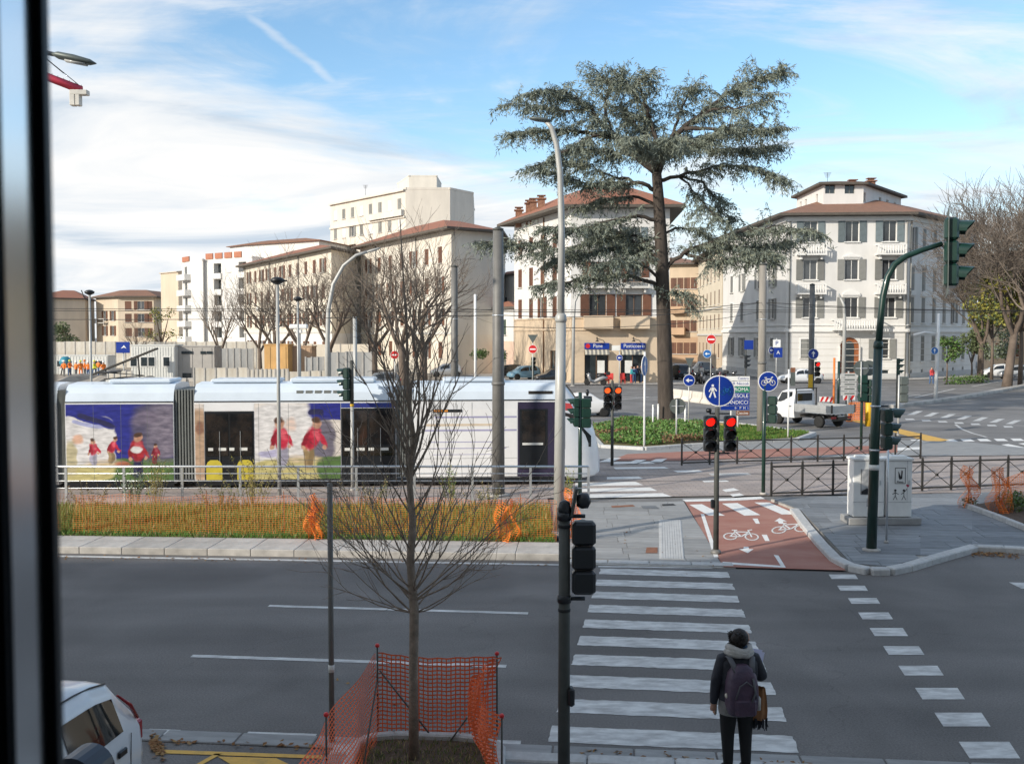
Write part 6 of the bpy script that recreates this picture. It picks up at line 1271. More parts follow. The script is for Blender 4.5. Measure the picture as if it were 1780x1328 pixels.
# ---- overhead wires
def wire(label, a, b, sag=.5, r=.012, name='overhead_wire'):
    o = part(name, MB().tube([a.lerp(b, k/14)-Vector((0, 0, sag*4*(k/14)*(1-k/14))) for k in range(15)], r, 4), 'iron'); return tag(o, label, 'wire', 'overhead wires')
pA, pB, pC, pD = Vector((X(866, 31), 31, 5.6)), Vector((X(790, 53), 53, 6.4)), Vector((X(1325, 50), 50, 6.6)), Vector((X(1411, 68), 68, 6.9))
wire('overhead wire from the thick tram pole to the pole by the bicycle sign', pA, pC, .3, .011); wire('lower overhead wire from the thick tram pole to the pole by the bicycle sign', pA-Vector((0, 0, .35)), pC-Vector((0, 0, .45)), .3, .011)
wire('overhead wire from the pole behind the tram to the bicycle sign pole', pB, pC, .35, .016); wire('overhead wire leaving the pole by the bicycle sign to the right', pC, Vector((40, 52, 6.6)), .4, .015); wire('overhead wire from the up arrow pole across the palazzo front', pD, Vector((60, 80, 7.6)), .5, .02); wire('overhead wire from the up arrow pole to the pole by the bicycle sign', pD, pC, .2, .015)
wire('contact wire above the near tram track', Vector((-45, TY(-45)+1.2, 5.9)), Vector((45, TY(45)+1.2, 5.9)), .05, .009); wire('contact wire above the far tram track', Vector((-45, TY(-45)+4.3, 5.9)), Vector((45, TY(45)+4.3, 5.9)), .05, .009); wire('overhead wire from the thick tram pole leaving to the left', pA, Vector((-45, 40, 6.4)), .4, .011)
# ------------------------------------------------------------------ trees and plants
mat('bark_cedar', (.070, .056, .046), .95, var=.35, scale=3, bump=.9, bscale=14, stretch=(2, 2, .4))
mat('bark_young', (.25, .195, .15), .9, var=.35, scale=9, bump=.6, bscale=40)
mat('bark_plane', (.15, .115, .09), .9, var=.3, scale=1.2, bump=.5, bscale=10); mat('twig_plane', (.19, .155, .125), .9, var=.2, scale=.4)
mat('needle', (.150, .178, .145), .75, col2=(.245, .272, .215), scale=.55, thr=(.42, .6)); mat('needle_warm', (.17, .175, .115), .75, var=.25, scale=.7)
mat('leaf_ivy', (.07, .15, .03), .6, col2=(.13, .24, .05), scale=1.2); mat('leaf_brown', (.20, .12, .06), .8, var=.3, scale=2); mat('leaf_yellow', (.34, .28, .05), .7, col2=(.22, .25, .05), scale=.5); mat('leaf_olive', (.10, .13, .055), .7, var=.3, scale=1); mat('leaf_grey', (.20, .25, .18), .7, var=.2, scale=3)
mat('grass_olive', (.21, .22, .05), .8, col2=(.12, .17, .035), scale=.8); mat('grass_dry', (.36, .29, .14), .85, var=.25, scale=2); mat('grass_green', (.07, .15, .02), .8, var=.3, scale=2)
class Fast:                                         # many small faces at once
    def __init__(s): s.v = []; s.n = 0; s.m = []
    def card(s, p, d, w, mi=0, taper=.25):          # pointed blade from p along d, width vector w
        s.v += [p-w*.5, p+d*.45-w*.55, p+d, p+d*.45+w*.55]; s.m.append(mi)
    def quad(s, a, b, c, d, mi=0): s.v += [a, b, c, d]; s.m.append(mi)
    def obj(s, name, mats, parent=None, loc=(0, 0, 0)):
        me = bpy.data.meshes.new(name); n = len(s.m); V = np.array([tuple(q) for q in s.v], dtype=np.float32).reshape(-1)
        me.vertices.add(4*n); me.vertices.foreach_set('co', V); me.loops.add(4*n); me.loops.foreach_set('vertex_index', np.arange(4*n, dtype=np.int32))
        me.polygons.add(n); me.polygons.foreach_set('loop_start', np.arange(0, 4*n, 4, dtype=np.int32)); me.polygons.foreach_set('loop_total', np.full(n, 4, dtype=np.int32)); me.polygons.foreach_set('material_index', np.array(s.m, dtype=np.int32))
        for m in mats: me.materials.append(M(m))
        me.update(calc_edges=True); return link(name, me, parent, loc)
def rv(r, s=1.0): return Vector((r.gauss(0, 1), r.gauss(0, 1), r.gauss(0, 1)))*s
# ---- the cedar
R_ = random.Random(11); CY = 56.0; CX = X(1160, CY); cedar = thing('cedar_tree', 'huge cedar with flat drooping grey green branches on the traffic island', 'tree', (CX, CY, .12))
def cp(px, py, dy=0.0):
    p = T(px, py, CY+dy); return Vector((p.x-CX, p.y-CY, p.z-.12))
tr = MB(); tr.tube([(0, 0, -.1), (0, 0, .25), cp(1157, 690), cp(1155, 600), cp(1152, 500), cp(1149, 420), cp(1145, 350), cp(1141, 296)], [.66, .50, .44, .41, .38, .35, .31, .26], 14)
part('trunk', tr, 'bark_cedar', cedar)
limbs = [  # pixel course, depth at tip, start radius, foliage weight
 ([(1141, 300), (1101, 266), (1060, 229), (1023, 188), (979, 158), (925, 160)], -1.5, .22, 1.2), ([(1066, 236), (1009, 229), (950, 226), (890, 234)], 1.5, .14, 1.1), ([(1070, 240), (1030, 236), (985, 262), (930, 290)], -2.5, .12, 1.1),
 ([(1141, 296), (1140, 242), (1131, 202), (1097, 154), (1070, 122)], 1.2, .18, 1.1), ([(1131, 205), (1120, 170), (1110, 140), (1130, 128)], -1.5, .10, .9), ([(1060, 229), (1050, 180), (1060, 145), (1040, 125)], 1.8, .10, 1.0), ([(1023, 188), (990, 195), (945, 185), (885, 180)], 2.0, .09, 1.0),
 ([(1144, 300), (1165, 242), (1213, 202), (1263, 164), (1314, 137), (1362, 124)], 1.0, .20, 1.2), ([(1213, 202), (1250, 190), (1300, 185), (1345, 165)], -1.8, .10, .7), ([(1165, 242), (1180, 200), (1195, 165), (1200, 150)], 2.2, .10, .9), ([(1190, 225), (1240, 225), (1300, 228), (1350, 222)], -1.5, .12, 1.2), ([(1180, 240), (1230, 258), (1290, 262), (1345, 255)], 1.5, .12, 1.2),
 ([(1146, 314), (1179, 307), (1246, 290), (1314, 290), (1362, 312)], -1.0, .12, .9), ([(1179, 307), (1220, 318), (1250, 350), (1270, 385)], 1.5, .08, .9), ([(1179, 307), (1200, 325), (1225, 355), (1240, 375)], -2, .07, .7),
 ([(1143, 334), (1111, 317), (1060, 320), (1009, 320), (950, 295)], -1.5, .13, 1.1), ([(1111, 317), (1075, 310), (1030, 290), (990, 280)], 2.5, .09, .8), ([(1146, 360), (1100, 340), (1050, 345), (1010, 360)], 1.5, .10, .7),
 ([(1148, 385), (1110, 375), (1060, 385), (1000, 400), (950, 395)], -2.0, .12, 1.0), ([(1000, 400), (950, 420), (900, 425), (845, 420)], -1.0, .08, 1.1), ([(1150, 470), (1120, 440), (1070, 430), (1010, 440), (960, 455)], 1.0, .13, 1.3), ([(1150, 510), (1135, 490), (1077, 478), (1030, 483), (982, 491), (938, 496)], -1.2, .14, .8), ([(1151, 490), (1115, 460), (1085, 450), (1050, 460)], -2.5, .10, 1.2),
 ([(1151, 475), (1180, 445), (1213, 429), (1280, 405), (1348, 395), (1420, 405)], -1.0, .14, 1.0), ([(1213, 429), (1260, 430), (1310, 430), (1370, 420)], 2.0, .10, 1.1), ([(1190, 440), (1230, 455), (1280, 450), (1330, 440)], -2.2, .10, 1.2), ([(1280, 405), (1300, 430), (1320, 445), (1350, 450)], -2, .07, 1.0), ([(1149, 410), (1175, 395), (1215, 400), (1250, 420)], 2.5, .08, .5),
 ([(1150, 455), (1115, 425), (1080, 410), (1040, 415)], 2.2, .09, 1.0), ([(1150, 440), (1110, 410), (1060, 400), (1000, 430), (930, 440)], 3.0, .10, .8), ([(1110, 275), (1080, 265), (1040, 262), (1000, 258)], 2.0, .09, 1.2), ([(1140, 280), (1120, 235), (1095, 205), (1075, 185)], 3.0, .10, 1.3), ([(1155, 265), (1185, 262), (1225, 240), (1270, 215)], -3.0, .10, 1.3),
 ([(1153, 530), (1165, 510), (1185, 505), (1200, 530)], -1.5, .07, .7), ([(1150, 460), (1140, 445), (1120, 430), (1100, 420)], 4.0, .10, 1.2), ([(1142, 300), (1150, 270), (1160, 250), (1175, 240)], -5, .12, 1.3), ([(1142, 300), (1130, 270), (1110, 250), (1090, 240)], -5, .12, 1.3), ([(1142, 300), (1130, 275), (1115, 255), (1105, 245)], 5.5, .12, 1.2), ([(1142, 300), (1160, 265), (1185, 245), (1210, 240)], 5.0, .12, 1.2)]
lb_ = MB(); fo = Fast()
for pts, dy, r0, fw in limbs:
    n = len(pts); C = [cp(a, b, dy*(k/(n-1))**1.2) for k, (a, b) in enumerate(pts)]
    Q = []
    for k in range(n-1):
        for q in range(4): Q.append(C[k].lerp(C[k+1], q/4)+rv(R_, .05)*min(1, k+q))
    Q.append(C[-1]); m_ = len(Q); lb_.tube(Q, [max(.02, r0*(1-i/(m_-1)*.9)) for i in range(m_)], 7)
    L = sum((Q[i+1]-Q[i]).length for i in range(m_-1)); ns = int(L/.105*fw)
    for i in range(ns):
        t = .30+.70*(i+R_.random())/ns; f = t*(m_-1); k = min(int(f), m_-2); p = Q[k].lerp(Q[k+1], f-k); ld = (Q[k+1]-Q[k]).normalized()
        a = R_.random()*2*PI; h = Vector((math.cos(a), math.sin(a), 0)); d = (h*1.0+ld*.8+Vector((0, 0, R_.uniform(-.05, .3)))).normalized(); sl = R_.uniform(.7, 1.95)*(1.15-.35*t)
        sb = [p]; dd = d.copy()
        for q in range(5): dd = (dd+Vector((0, 0, -.10))+rv(R_, .08)).normalized(); sb.append(sb[-1]+dd*sl/5)
        if i % 2 == 0: lb_.tube(sb[:5], [.022, .018, .014, .011, .008], 3, caps=False)
        for q in range(1, 6):
            for _ in range(7):
                o_ = sb[q-1].lerp(sb[q], R_.random()); dr = (dd*.5+rv(R_, .5)+Vector((0, 0, -.55))).normalized(); ln = R_.uniform(.16, .40); w = dr.cross(rv(R_)).normalized()*R_.uniform(.03, .06)
                fo.card(o_, dr*ln, w, 0 if R_.random() < .85 else 1)
            if R_.random() < .55:                    # weeping twig hanging from the branchlet
                o_ = sb[q-1].lerp(sb[q], R_.random()); hl = R_.uniform(.35, 1.0); hd_ = (Vector((0, 0, -1))+rv(R_, .22)+dd*.25).normalized()
                for z_ in range(int(hl/.09)):
                    p_ = o_+hd_*(z_*.09); dr = (hd_*.6+rv(R_, .55)).normalized(); fo.card(p_, dr*R_.uniform(.14, .30), dr.cross(rv(R_)).normalized()*R_.uniform(.03, .06), 0 if R_.random() < .85 else 1)
part('limbs', lb_, 'bark_cedar', cedar); o = fo.obj('foliage', ['needle', 'needle_warm'], cedar); o['kind'] = 'stuff'
# ---- bare trees
def grow(mb, fine, p, d, L, r, lvl, R, up=.25, maxl=4, bend=.18, kids=(3, 5), ang=.7, thin=.012):
    n = 4; pts = [p]; dd = d.copy()
    for k in range(n): dd = (dd+rv(R, bend)*.5+Vector((0, 0, up*.25))).normalized(); pts.append(pts[-1]+dd*L/n)
    r1 = r*.55; rad = [r+(r1-r)*k/n for k in range(n+1)]
    (mb if lvl < 2 else fine).tube(pts, rad, 8 if lvl == 0 else (5 if lvl < 2 else 3), caps=(lvl == 0))
    if lvl >= maxl: return
    nk = R.randint(*kids)
    for k in range(nk):
        t = .35+.65*(k+R.random())/nk if lvl else .6+.4*(k+R.random())/nk
        f = min(t, .999)*n; i = int(f); q = pts[i].lerp(pts[i+1], f-i); ax = dd.cross(rv(R)).normalized(); nd = (Matrix.Rotation(R.uniform(.5, 1.15)*ang, 3, ax) @ dd).normalized()
        grow(mb, fine, q, nd, L*R.uniform(.55, .82), max(thin, rad[min(i, n)]*R.uniform(.45, .65)), lvl+1, R, up, maxl, bend, kids, ang, thin)
def bare(seed, H, tr_h, r, maxl=4, lean=(0, 0), kids=(3, 5), ang=.75, thin=.018):
    R = random.Random(seed); mb = MB(); fine = MB(); top = Vector((lean[0], lean[1], tr_h)); mb.tube([(0, 0, -.1), top*.3, top*.7, top], [r*1.3, r*1.05, r*.95, r*.9], 9)
    for k in range(4):
        a = 2*PI*k/4+R.uniform(-.4, .4); grow(mb, fine, top-Vector((0, 0, R.uniform(0, .2)*tr_h)), Vector((math.cos(a)*.62, math.sin(a)*.62, 1)).normalized(), (H-tr_h)*R.uniform(.42, .58), r*.6, 1, R, .3, maxl, .2, kids, ang, thin)
    return mb.mesh('trunk', 'bark_plane'), fine.mesh('twigs', 'twig_plane')
PL = [bare(s, 14, 3.6, .32, 4, (.3, 0), (4, 5), .75, .017) for s in (3, 8, 21)]
def plane_tree(label, px, Y, H, k, rz=0.0, group='bare plane trees behind the tram', sx=1.0):
    t = thing('plane_tree', label, 'tree', (X(px, Y), Y, 0), rz, group); s = H/14; t.scale = (s*sx, s*sx, s); link('trunk', PL[k][0], t); o = link('twigs', PL[k][1], t); o['kind'] = 'stuff'; return t
plane_tree('smallest bare tree in front of the balcony block', 380, 116, 12, 0, 1.0, sx=.8); plane_tree('bare tree left of the slim lantern post', 474, 113, 14, 1, .3); plane_tree('second bare tree from the balcony block', 452, 122, 13, 2, 2.2, sx=.85)
plane_tree('bare tree right of the slim lantern post', 520, 110, 13.6, 2, .9); plane_tree('forked bare tree beside the arched lamp', 575, 104, 14.6, 0, 2.4); plane_tree('bare tree directly behind the young tree', 650, 106, 15.5, 1, 1.7); plane_tree('tall bare tree behind the stem of the young tree', 702, 98, 15.4, 2, 3.6); plane_tree('wide bare tree left of the tram pole behind the roof', 735, 101, 15.2, 0, 5.0, sx=1.15)
plane_tree('slender bare tree near the far left ochre house', 236, 150, 8.5, 1, .3, sx=.7)
BIG = bare(31, 22, 6.0, .42, 5, (1.2, .5), (4, 6), .8, .026)
for px, Y, lab, rz, s in ((1752, 97, 'tall bare tree rising behind the mast arm signal', 0.2, .92), (1822, 92, 'tall bare tree cut by the right edge', 2.3, .86), (1705, 106, 'leaning bare tree between palazzo and right edge', 4.0, .72)):
    t = thing('bare_tree', lab, 'tree', (X(px, Y), Y, 0), rz, 'tall bare trees at the right'); t.scale = (s, s, s); link('trunk', BIG[0], t); o = link('twigs', BIG[1], t); o['kind'] = 'stuff'
# ---- young street tree in the guard
R_ = random.Random(5); YX, YY = X(716, 11.45), 11.45; yt = thing('young_tree', 'slender young bare tree in front with orange netting around its foot', 'tree', (YX, YY, .10)); mb = MB(); fine = MB()
stem = [Vector((0, 0, -.1)), Vector((.0, 0, .9)), Vector((.012, 0, 1.75)), Vector((-.03, 0, 2.3)), Vector((.0, 0, 2.75)), Vector((-.035, 0, 3.2)), Vector((.015, .02, 3.7)), Vector((-.05, .02, 4.2)), Vector((-.06, .03, 4.9)), Vector((-.10, .03, 5.6)), Vector((-.13, .02, 6.2))]
mb.tube(stem, [.062, .054, .055, .046, .041, .035, .029, .023, .015, .009, .005], 12)
def at_stem(z):
    for a, b in zip(stem[:-1], stem[1:]):
        if a.z <= z <= b.z: return a.lerp(b, (z-a.z)/(b.z-a.z))
    return stem[-1]
def limb(p, d, L, r, lvl):
    n = 6; pts = [p]; dd = d.copy()
    for k in range(n): dd = (dd+Vector((0, 0, .10 if lvl < 2 else .03))+rv(R_, .10)).normalized(); pts.append(pts[-1]+dd*L/n)
    (mb if lvl == 0 else fine).tube(pts, [max(.0022, r*(1-.8*k/n)) for k in range(n+1)], 6 if lvl == 0 else 4, caps=False)
    if lvl >= 2: return
    for k in range(int(L*(5.2 if lvl == 0 else 5.2))):
        f = (.22+.78*R_.random())*n; i = min(int(f), n-1); q = pts[i].lerp(pts[i+1], f-i); ax = dd.cross(rv(R_)).normalized(); nd = (Matrix.Rotation(R_.uniform(.35, .8), 3, ax) @ (pts[i+1]-pts[i]).normalized()).normalized(); limb(q, nd, L*R_.uniform(.22, .5), max(.0026, r*.40), lvl+1)
for z, n, L0, L1, tilt in ((1.78, 9, 1.2, 1.9, 1.0), (1.95, 7, 1.3, 2.0, .85), (2.3, 6, 1.0, 1.6, .75), (2.8, 6, .9, 1.4, .65), (3.3, 7, 1.2, 2.0, .48), (3.6, 5, 1.2, 2.0, .42), (4.1, 5, .8, 1.4, .45), (4.7, 4, .6, 1.0, .4)):
    for k in range(n):
        a = 2*PI*(k+R_.random()*.7)/n; tl = tilt*R_.uniform(.8, 1.2); limb(at_stem(z+R_.uniform(-.12, .15)), Vector((math.cos(a)*math.sin(tl), math.sin(a)*math.sin(tl)*.8, math.cos(tl))), R_.uniform(L0, L1), .017 if 3.2 < z < 4 else (.0115 if z < 4 else .008), 0)
for a in (PI*.95, PI*1.1, .1, -.15, PI*.85):     # lowest limbs hang out almost level
    limb(at_stem(1.70), Vector((math.cos(a), math.sin(a)*.5, .18)), R_.uniform(1.0, 1.5), .009, 1)
part('trunk', mb, 'bark_young', yt); o = part('twigs', fine, 'bark_young', yt); o['kind'] = 'stuff'
# ---- leafy trees and shrubs
def leafy(name, label, px, Y, base, blobs, mats, n, leaf=.12, cat='tree', trunk=None, group=None):
    R = random.Random(int(px*3+n)); t = thing(name, label, cat, (X(px, Y), Y, base), group=group); f = Fast()
    for (cx, cy, cz, rx, rz_) in blobs:
        for _ in range(n):
            d = rv(R).normalized(); q = R.random()**.45; p = Vector((cx+d.x*rx*q, cy+d.y*rx*q, cz+d.z*rz_*q)); a = rv(R).normalized(); b = a.cross(rv(R)).normalized(); s = leaf*R.uniform(.6, 1.4); f.quad(p-a*s, p-b*s*.6, p+a*s, p+b*s*.6, R.randrange(len(mats)))
    o = f.obj('crown' if cat == 'tree' else 'foliage', mats, t); o['kind'] = 'stuff'
    if trunk:
        b = MB(); H, r = trunk; b.tube([(0, 0, 0), (.05, 0, H*.5), (0, 0, H)], [r, r*.8, r*.6], 8)
        for (cx, cy, cz, rx, rz_) in blobs: b.tube([(0, 0, H*.75), (cx*.6, cy*.6, (H+cz)*.5), (cx, cy, cz)], [r*.5, r*.35, r*.12], 5)
        part('trunk', b, 'bark_plane', t)
    return t
def blobs(seed, n, rx, z0, z1, br): R = random.Random(seed); return [(R.uniform(-rx, rx), R.uniform(-rx, rx)*.7, R.uniform(z0, z1), R.uniform(.6, 1)*br, R.uniform(.5, .8)*br) for _ in range(n)]
leafy('leafy_tree', 'tree with yellow green leaves at the right edge', 1775, 99, 0, blobs(3, 11, 3.4, 5, 11, 1.9), ['leaf_yellow', 'leaf_yellow', 'leaf_olive'], 420, .17, trunk=(7, .25))
leafy('leafy_tree', 'low yellow green tree behind the right bare trunks', 1725, 112, 0, blobs(9, 8, 3.0, 6, 11.5, 1.7), ['leaf_yellow', 'leaf_olive'], 260, .17, trunk=(6, .2))
leafy('street_tree', 'small clipped olive tree beside the palazzo side wall', 1647, 104, 0, blobs(5, 6, .9, 2.4, 4.6, 1.1), ['leaf_olive', 'leaf_ivy'], 200, .13, trunk=(2.8, .10), group=None); leafy('street_tree', 'second small olive tree right of the median lamp', 1690, 106, 0, blobs(6, 7, 1.2, 2.2, 5.2, 1.2), ['leaf_olive', 'leaf_olive'], 220, .13, trunk=(2.6, .12))
leafy('park_tree', 'dark green tree over the parked cars at the far right', 1748, 118, 0, blobs(8, 7, 2.2, 2.4, 5.5, 1.6), ['leaf_olive', 'needle'], 240, .15, trunk=(3, .15))
leafy('roadside_hedge', 'low green hedge along the palazzo side wall', 1670, 103.5, .05, [(X(1640+12*k, 103.5)-X(1670, 103.5), k*.5-2, .35, .75, .55) for k in range(8)], ['leaf_ivy', 'leaf_olive'], 120, .10, 'hedge')
leafy('sparse_tree', 'sparse yellow green tree before the beige end wall', 280, 165, 0, blobs(12, 9, 2.4, 4.5, 9.5, 1.5), ['leaf_yellow', 'leaf_olive'], 70, .16, trunk=(4, .25)); leafy('garden_shrub', 'round green shrub before the far left house', 118, 175, 2, blobs(14, 6, 2.4, 1.5, 5.0, 1.8), ['leaf_olive', 'leaf_olive'], 200, .2, 'shrub', trunk=(2.5, .2))
leafy('garden_hedge', 'dark hedge over the garden wall of the pink cottage', 851, 119, 0, blobs(15, 5, 1.6, 1.9, 3.0, .9), ['leaf_olive', 'leaf_ivy'], 160, .12, 'hedge'); leafy('planter_bush', 'round green bush in the bed at the right edge', 1764, 27.6, .14, [(0, 0, .26, .42, .34), (.3, .1, .24, .35, .3)], ['leaf_ivy', 'leaf_olive'], 420, .035, 'bush'); leafy('planter_tuft', 'small green tuft beside the orange net at right', 1692, 28.3, .14, [(0, 0, .12, .22, .16)], ['leaf_olive'], 160, .03, 'plant')
# ivy and grass on the tree island
R_ = random.Random(2); f = Fast(); ivp = [(p.x, p.y) for p in (G(*q) for q in [(1030, 752), (1050, 776), (1120, 780), (1230, 773), (1235, 745), (1150, 737), (1090, 737)])]
def inside(p, poly):
    c = False; j = len(poly)-1
    for i in range(len(poly)):
        if (poly[i][1] > p[1]) != (poly[j][1] > p[1]) and p[0] < (poly[j][0]-poly[i][0])*(p[1]-poly[i][1])/(poly[j][1]-poly[i][1])+poly[i][0]: c = not c
        j = i
    return c
x0, x1 = min(p[0] for p in ivp), max(p[0] for p in ivp); y0, y1 = min(p[1] for p in ivp), max(p[1] for p in ivp); k = 0
while k < 26000:
    x, y = R_.uniform(x0, x1), R_.uniform(y0, y1); k += 1
    if not inside((x, y), ivp): continue
    h = .08+.24*(.5+.5*math.sin(x*1.3)*math.cos(y*.9+1))+R_.uniform(0, .14); q = Vector((x, y, .13+h*R_.random()**.4)); a = rv(R_).normalized(); b = a.cross(rv(R_)).normalized(); s = R_.uniform(.03, .075); br = (math.sin(x*.9+.6)*math.cos(y*.7) > .35 and y < 49)
    f.quad(q-a*s, q-b*s*.8, q+a*s, q+b*s*.8, 1 if (br and R_.random() < .8) else (0 if R_.random() < .93 else 1))
o = f.obj('ivy_bed', ['leaf_ivy', 'leaf_brown']); tag(o, 'bed of green ivy with a brown patch round the cedar foot', 'ivy', kind='stuff')
f = Fast(); gp = [(p.x, p.y) for p in (G(*q) for q in [(1228, 774), (1380, 766), (1408, 757), (1300, 745), (1238, 746)])]; x0, x1 = min(p[0] for p in gp), max(p[0] for p in gp); y0, y1 = min(p[1] for p in gp), max(p[1] for p in gp)
for k in range(9000):
    x, y = R_.uniform(x0, x1), R_.uniform(y0, y1)
    if inside((x, y), gp): f.card(Vector((x, y, .12)), Vector((R_.gauss(0, .04), R_.gauss(0, .04), R_.uniform(.08, .2))), Vector((R_.uniform(.02, .05), R_.uniform(-.02, .02), 0)), 0 if R_.random() < .8 else 1)
o = f.obj('island_grass', ['grass_green', 'grass_olive']); tag(o, 'bright short grass on the island by the dark pole', 'grass', kind='stuff')
# verge grass and tall weeds
f = Fast()
for k in range(42000):
    x = R_.uniform(-13.6, 1.0); y = R_.uniform(farY(x)+1.28, 28.0); t_ = (y-23.6)/4.4; ht = R_.uniform(.06, .20)+(.16*R_.random() if t_ > .45 else 0)
    dry = R_.random() < .06+.22*max(0, t_-.35); f.card(Vector((x, y, .12)), Vector((R_.gauss(0, .06), R_.gauss(0, .06), ht)), Vector((R_.uniform(.008, .022), R_.uniform(-.01, .01), 0)), 1 if dry else (2 if R_.random() < .3 or y < farY(x)+1.45 else 0))
o = f.obj('verge_grass', ['grass_olive', 'grass_dry', 'grass_green']); tag(o, 'olive and straw coloured grass in the verge behind the orange net', 'grass', kind='stuff')
def weed(label, px, py, h, w, n, mats, leaf=.05):
    g = G(px, py, .13); t = thing('weed_clump', label, 'weed', g, group='tall weeds in the verge'); R = random.Random(px); s_ = MB(); f = Fast()
    for k in range(n):
        a = R.random()*2*PI; rr_ = R.random()*w; top = Vector((math.cos(a)*rr_*1.4, math.sin(a)*rr_, h*R.uniform(.55, 1.1))); b0 = Vector((math.cos(a)*rr_*.5, math.sin(a)*rr_*.4, 0)); md = b0.lerp(top, .55)+rv(R, .03); s_.tube([b0, md, top], [.007, .005, .002], 3, caps=False)
        for q in range(26):
            t2 = .25+.75*R.random(); p = (b0.lerp(md, t2/.55) if t2 < .55 else md.lerp(top, (t2-.55)/.45))+rv(R, .02); d = rv(R).normalized(); f.card(p, (d+Vector((0, 0, .3)))*leaf*R.uniform(.6, 1.5), d.cross(rv(R)).normalized()*leaf*.5, R.randrange(len(mats)))
    part('stems', s_, 'grass_dry', t)['kind'] = 'stuff'; f.obj('leaves', mats, t)['kind'] = 'stuff'
weed('grey green weed clump at the left end of the verge', 235, 872, .95, .6, 20, ['leaf_grey', 'leaf_olive'], .07); weed('tall straw coloured weeds right of the grey green clump', 272, 878, 1.35, .45, 22, ['grass_dry', 'leaf_yellow']); weed('widest straw coloured weeds below the lantern post', 440, 880, 1.3, .75, 34, ['grass_dry', 'leaf_yellow']); weed('low yellow weeds between the two taller clumps', 385, 890, .75, .7, 22, ['grass_dry', 'leaf_olive'])
weed('green and yellow weed right of the young tree stem', 785, 876, 1.05, .35, 16, ['leaf_ivy', 'leaf_yellow']); weed('thin weeds beside the young tree twigs', 640, 885, .9, .6, 18, ['grass_dry', 'leaf_olive']); weed('small leafy weed at the foot of the tall lamp', 985, 868, .95, .22, 10, ['leaf_yellow', 'leaf_ivy']); weed('brown dry weeds at the left of the verge', 160, 890, .8, .6, 18, ['grass_dry', 'leaf_brown'])
weed('dry weeds in front of the thick tram pole', 850, 888, .8, .7, 18, ['grass_dry', 'leaf_olive'])
mat('jersey', (.62, .57, .50), .85, var=.12, scale=3, rand=.08)
# ------------------------------------------------------------------ plastic netting
def net(fn, nu, nv, w, su=None, sv=None):                  # strands both ways over a surface fn(u, v)
    f = Fast(); su = su or nv*2; sv = sv or nu
    for i in range(nu+1):
        u = i/nu; pr = None
        for k in range(su+1):
            v = k/su; p = fn(u, v); t = (fn(min(u+.004, 1), v)-fn(max(u-.004, 0), v)).normalized()*w/2
            if pr: f.quad(pr[0]-pr[1], pr[0]+pr[1], p+t, p-t)
            pr = (p, t)
    for j in range(nv+1):
        v = j/nv; pr = None
        for k in range(sv+1):
            u = k/sv; p = fn(u, v); t = (fn(u, min(v+.004, 1))-fn(u, max(v-.004, 0))).normalized()*w*.6
            if pr: f.quad(pr[0]-t, p-t, p+t, pr[0]+t)
            pr = (p, t)
    return f
def stake(parent, p, h, r=.011, cap='sign_red', m='pole_dark'):
    o = part('stake', MB().cyl((p[0], p[1], p[2]), (p[0], p[1], p[2]+h), r, n=6), m, parent)
    if cap: part('stake_cap', MB().lathe([(.012, 0), (.026, .008), (.028, .03), (.018, .045)], 8, (p[0], p[1], p[2]+h-.02)), cap, o)
    return o
nf = thing('net_fence', 'long orange plastic net fence in front of the grassy verge', 'net fence', (0, 0, .12)); xa, xb = -13.2, 1.05; bx = [xa+1.9*k+.1 for k in range(8)]
def nfn(u, v):
    x = xa+(xb-xa)*u; sag = .06*abs(math.sin((x-bx[0])/1.9*PI)); wv = .05*math.sin(x*1.7)+.02*math.sin(x*6+v*3); return Vector((x, farY(x)+1.52+wv*v, .02+(1.0-sag)*v+.012*math.sin(x*9)))
o = net(nfn, 190, 19, .0042, 6, 110).obj('net', ['net_orange'], nf); o['kind'] = 'stuff'
for x in bx: stake(nf, (x, farY(x)+1.56, 0), 1.12, .010, None, 'rust')
R_ = random.Random(9)
def bunch(px, py, w, h, n, seed, label, dz=.13):
    R = random.Random(seed); p = G(px, py, dz); t = thing('net_bundle', label, 'net', p, group='crumpled orange nets'); f = Fast()
    def fn(u, v): return Vector(((u-.5)*w*(1-.55*v)+.07*math.sin(u*17+v*5+seed)+.05*math.sin(v*9+seed), .10*math.sin(u*23+seed)+.12*math.sin(v*7+u*9), h*v*(1-.12*math.sin(u*8+seed))))
    o = net(fn, n, int(h/.045), .012, int(h/.06), n*2).obj('net', ['net_orange'], t); o['kind'] = 'stuff'; stake(t, (0, .02, 0), h+.12, .010, None, 'rust')
bunch(993, 934, .38, 1.05, 16, 3, 'crumpled orange net at the right end of the verge'); bunch(546, 938, .42, 1.0, 18, 7, 'folded orange net in the middle of the verge fence'); bunch(880, 942, .8, .9, 20, 5, 'loose orange net right of the thick tram pole')
bunch(1684, 882, .42, 1.05, 14, 4, 'orange net hanging on a stake right of the cabinets'); bunch(1737, 893, .62, 1.15, 18, 8, 'larger orange net slumped over the bed at right')
t = thing('net_fence', 'orange net stretched behind the bush at the right edge', 'net fence', G(1742, 868, .13)); q0 = t.location.copy(); q1 = G(1830, 862, .13)
net(lambda u, v: (q1-q0)*u+Vector((0, .04*math.sin(u*11+v*4), .02+(.95-.35*(1-u))*v)), 24, 14, .012, 8, 24).obj('net', ['net_orange'], t)['kind'] = 'stuff'
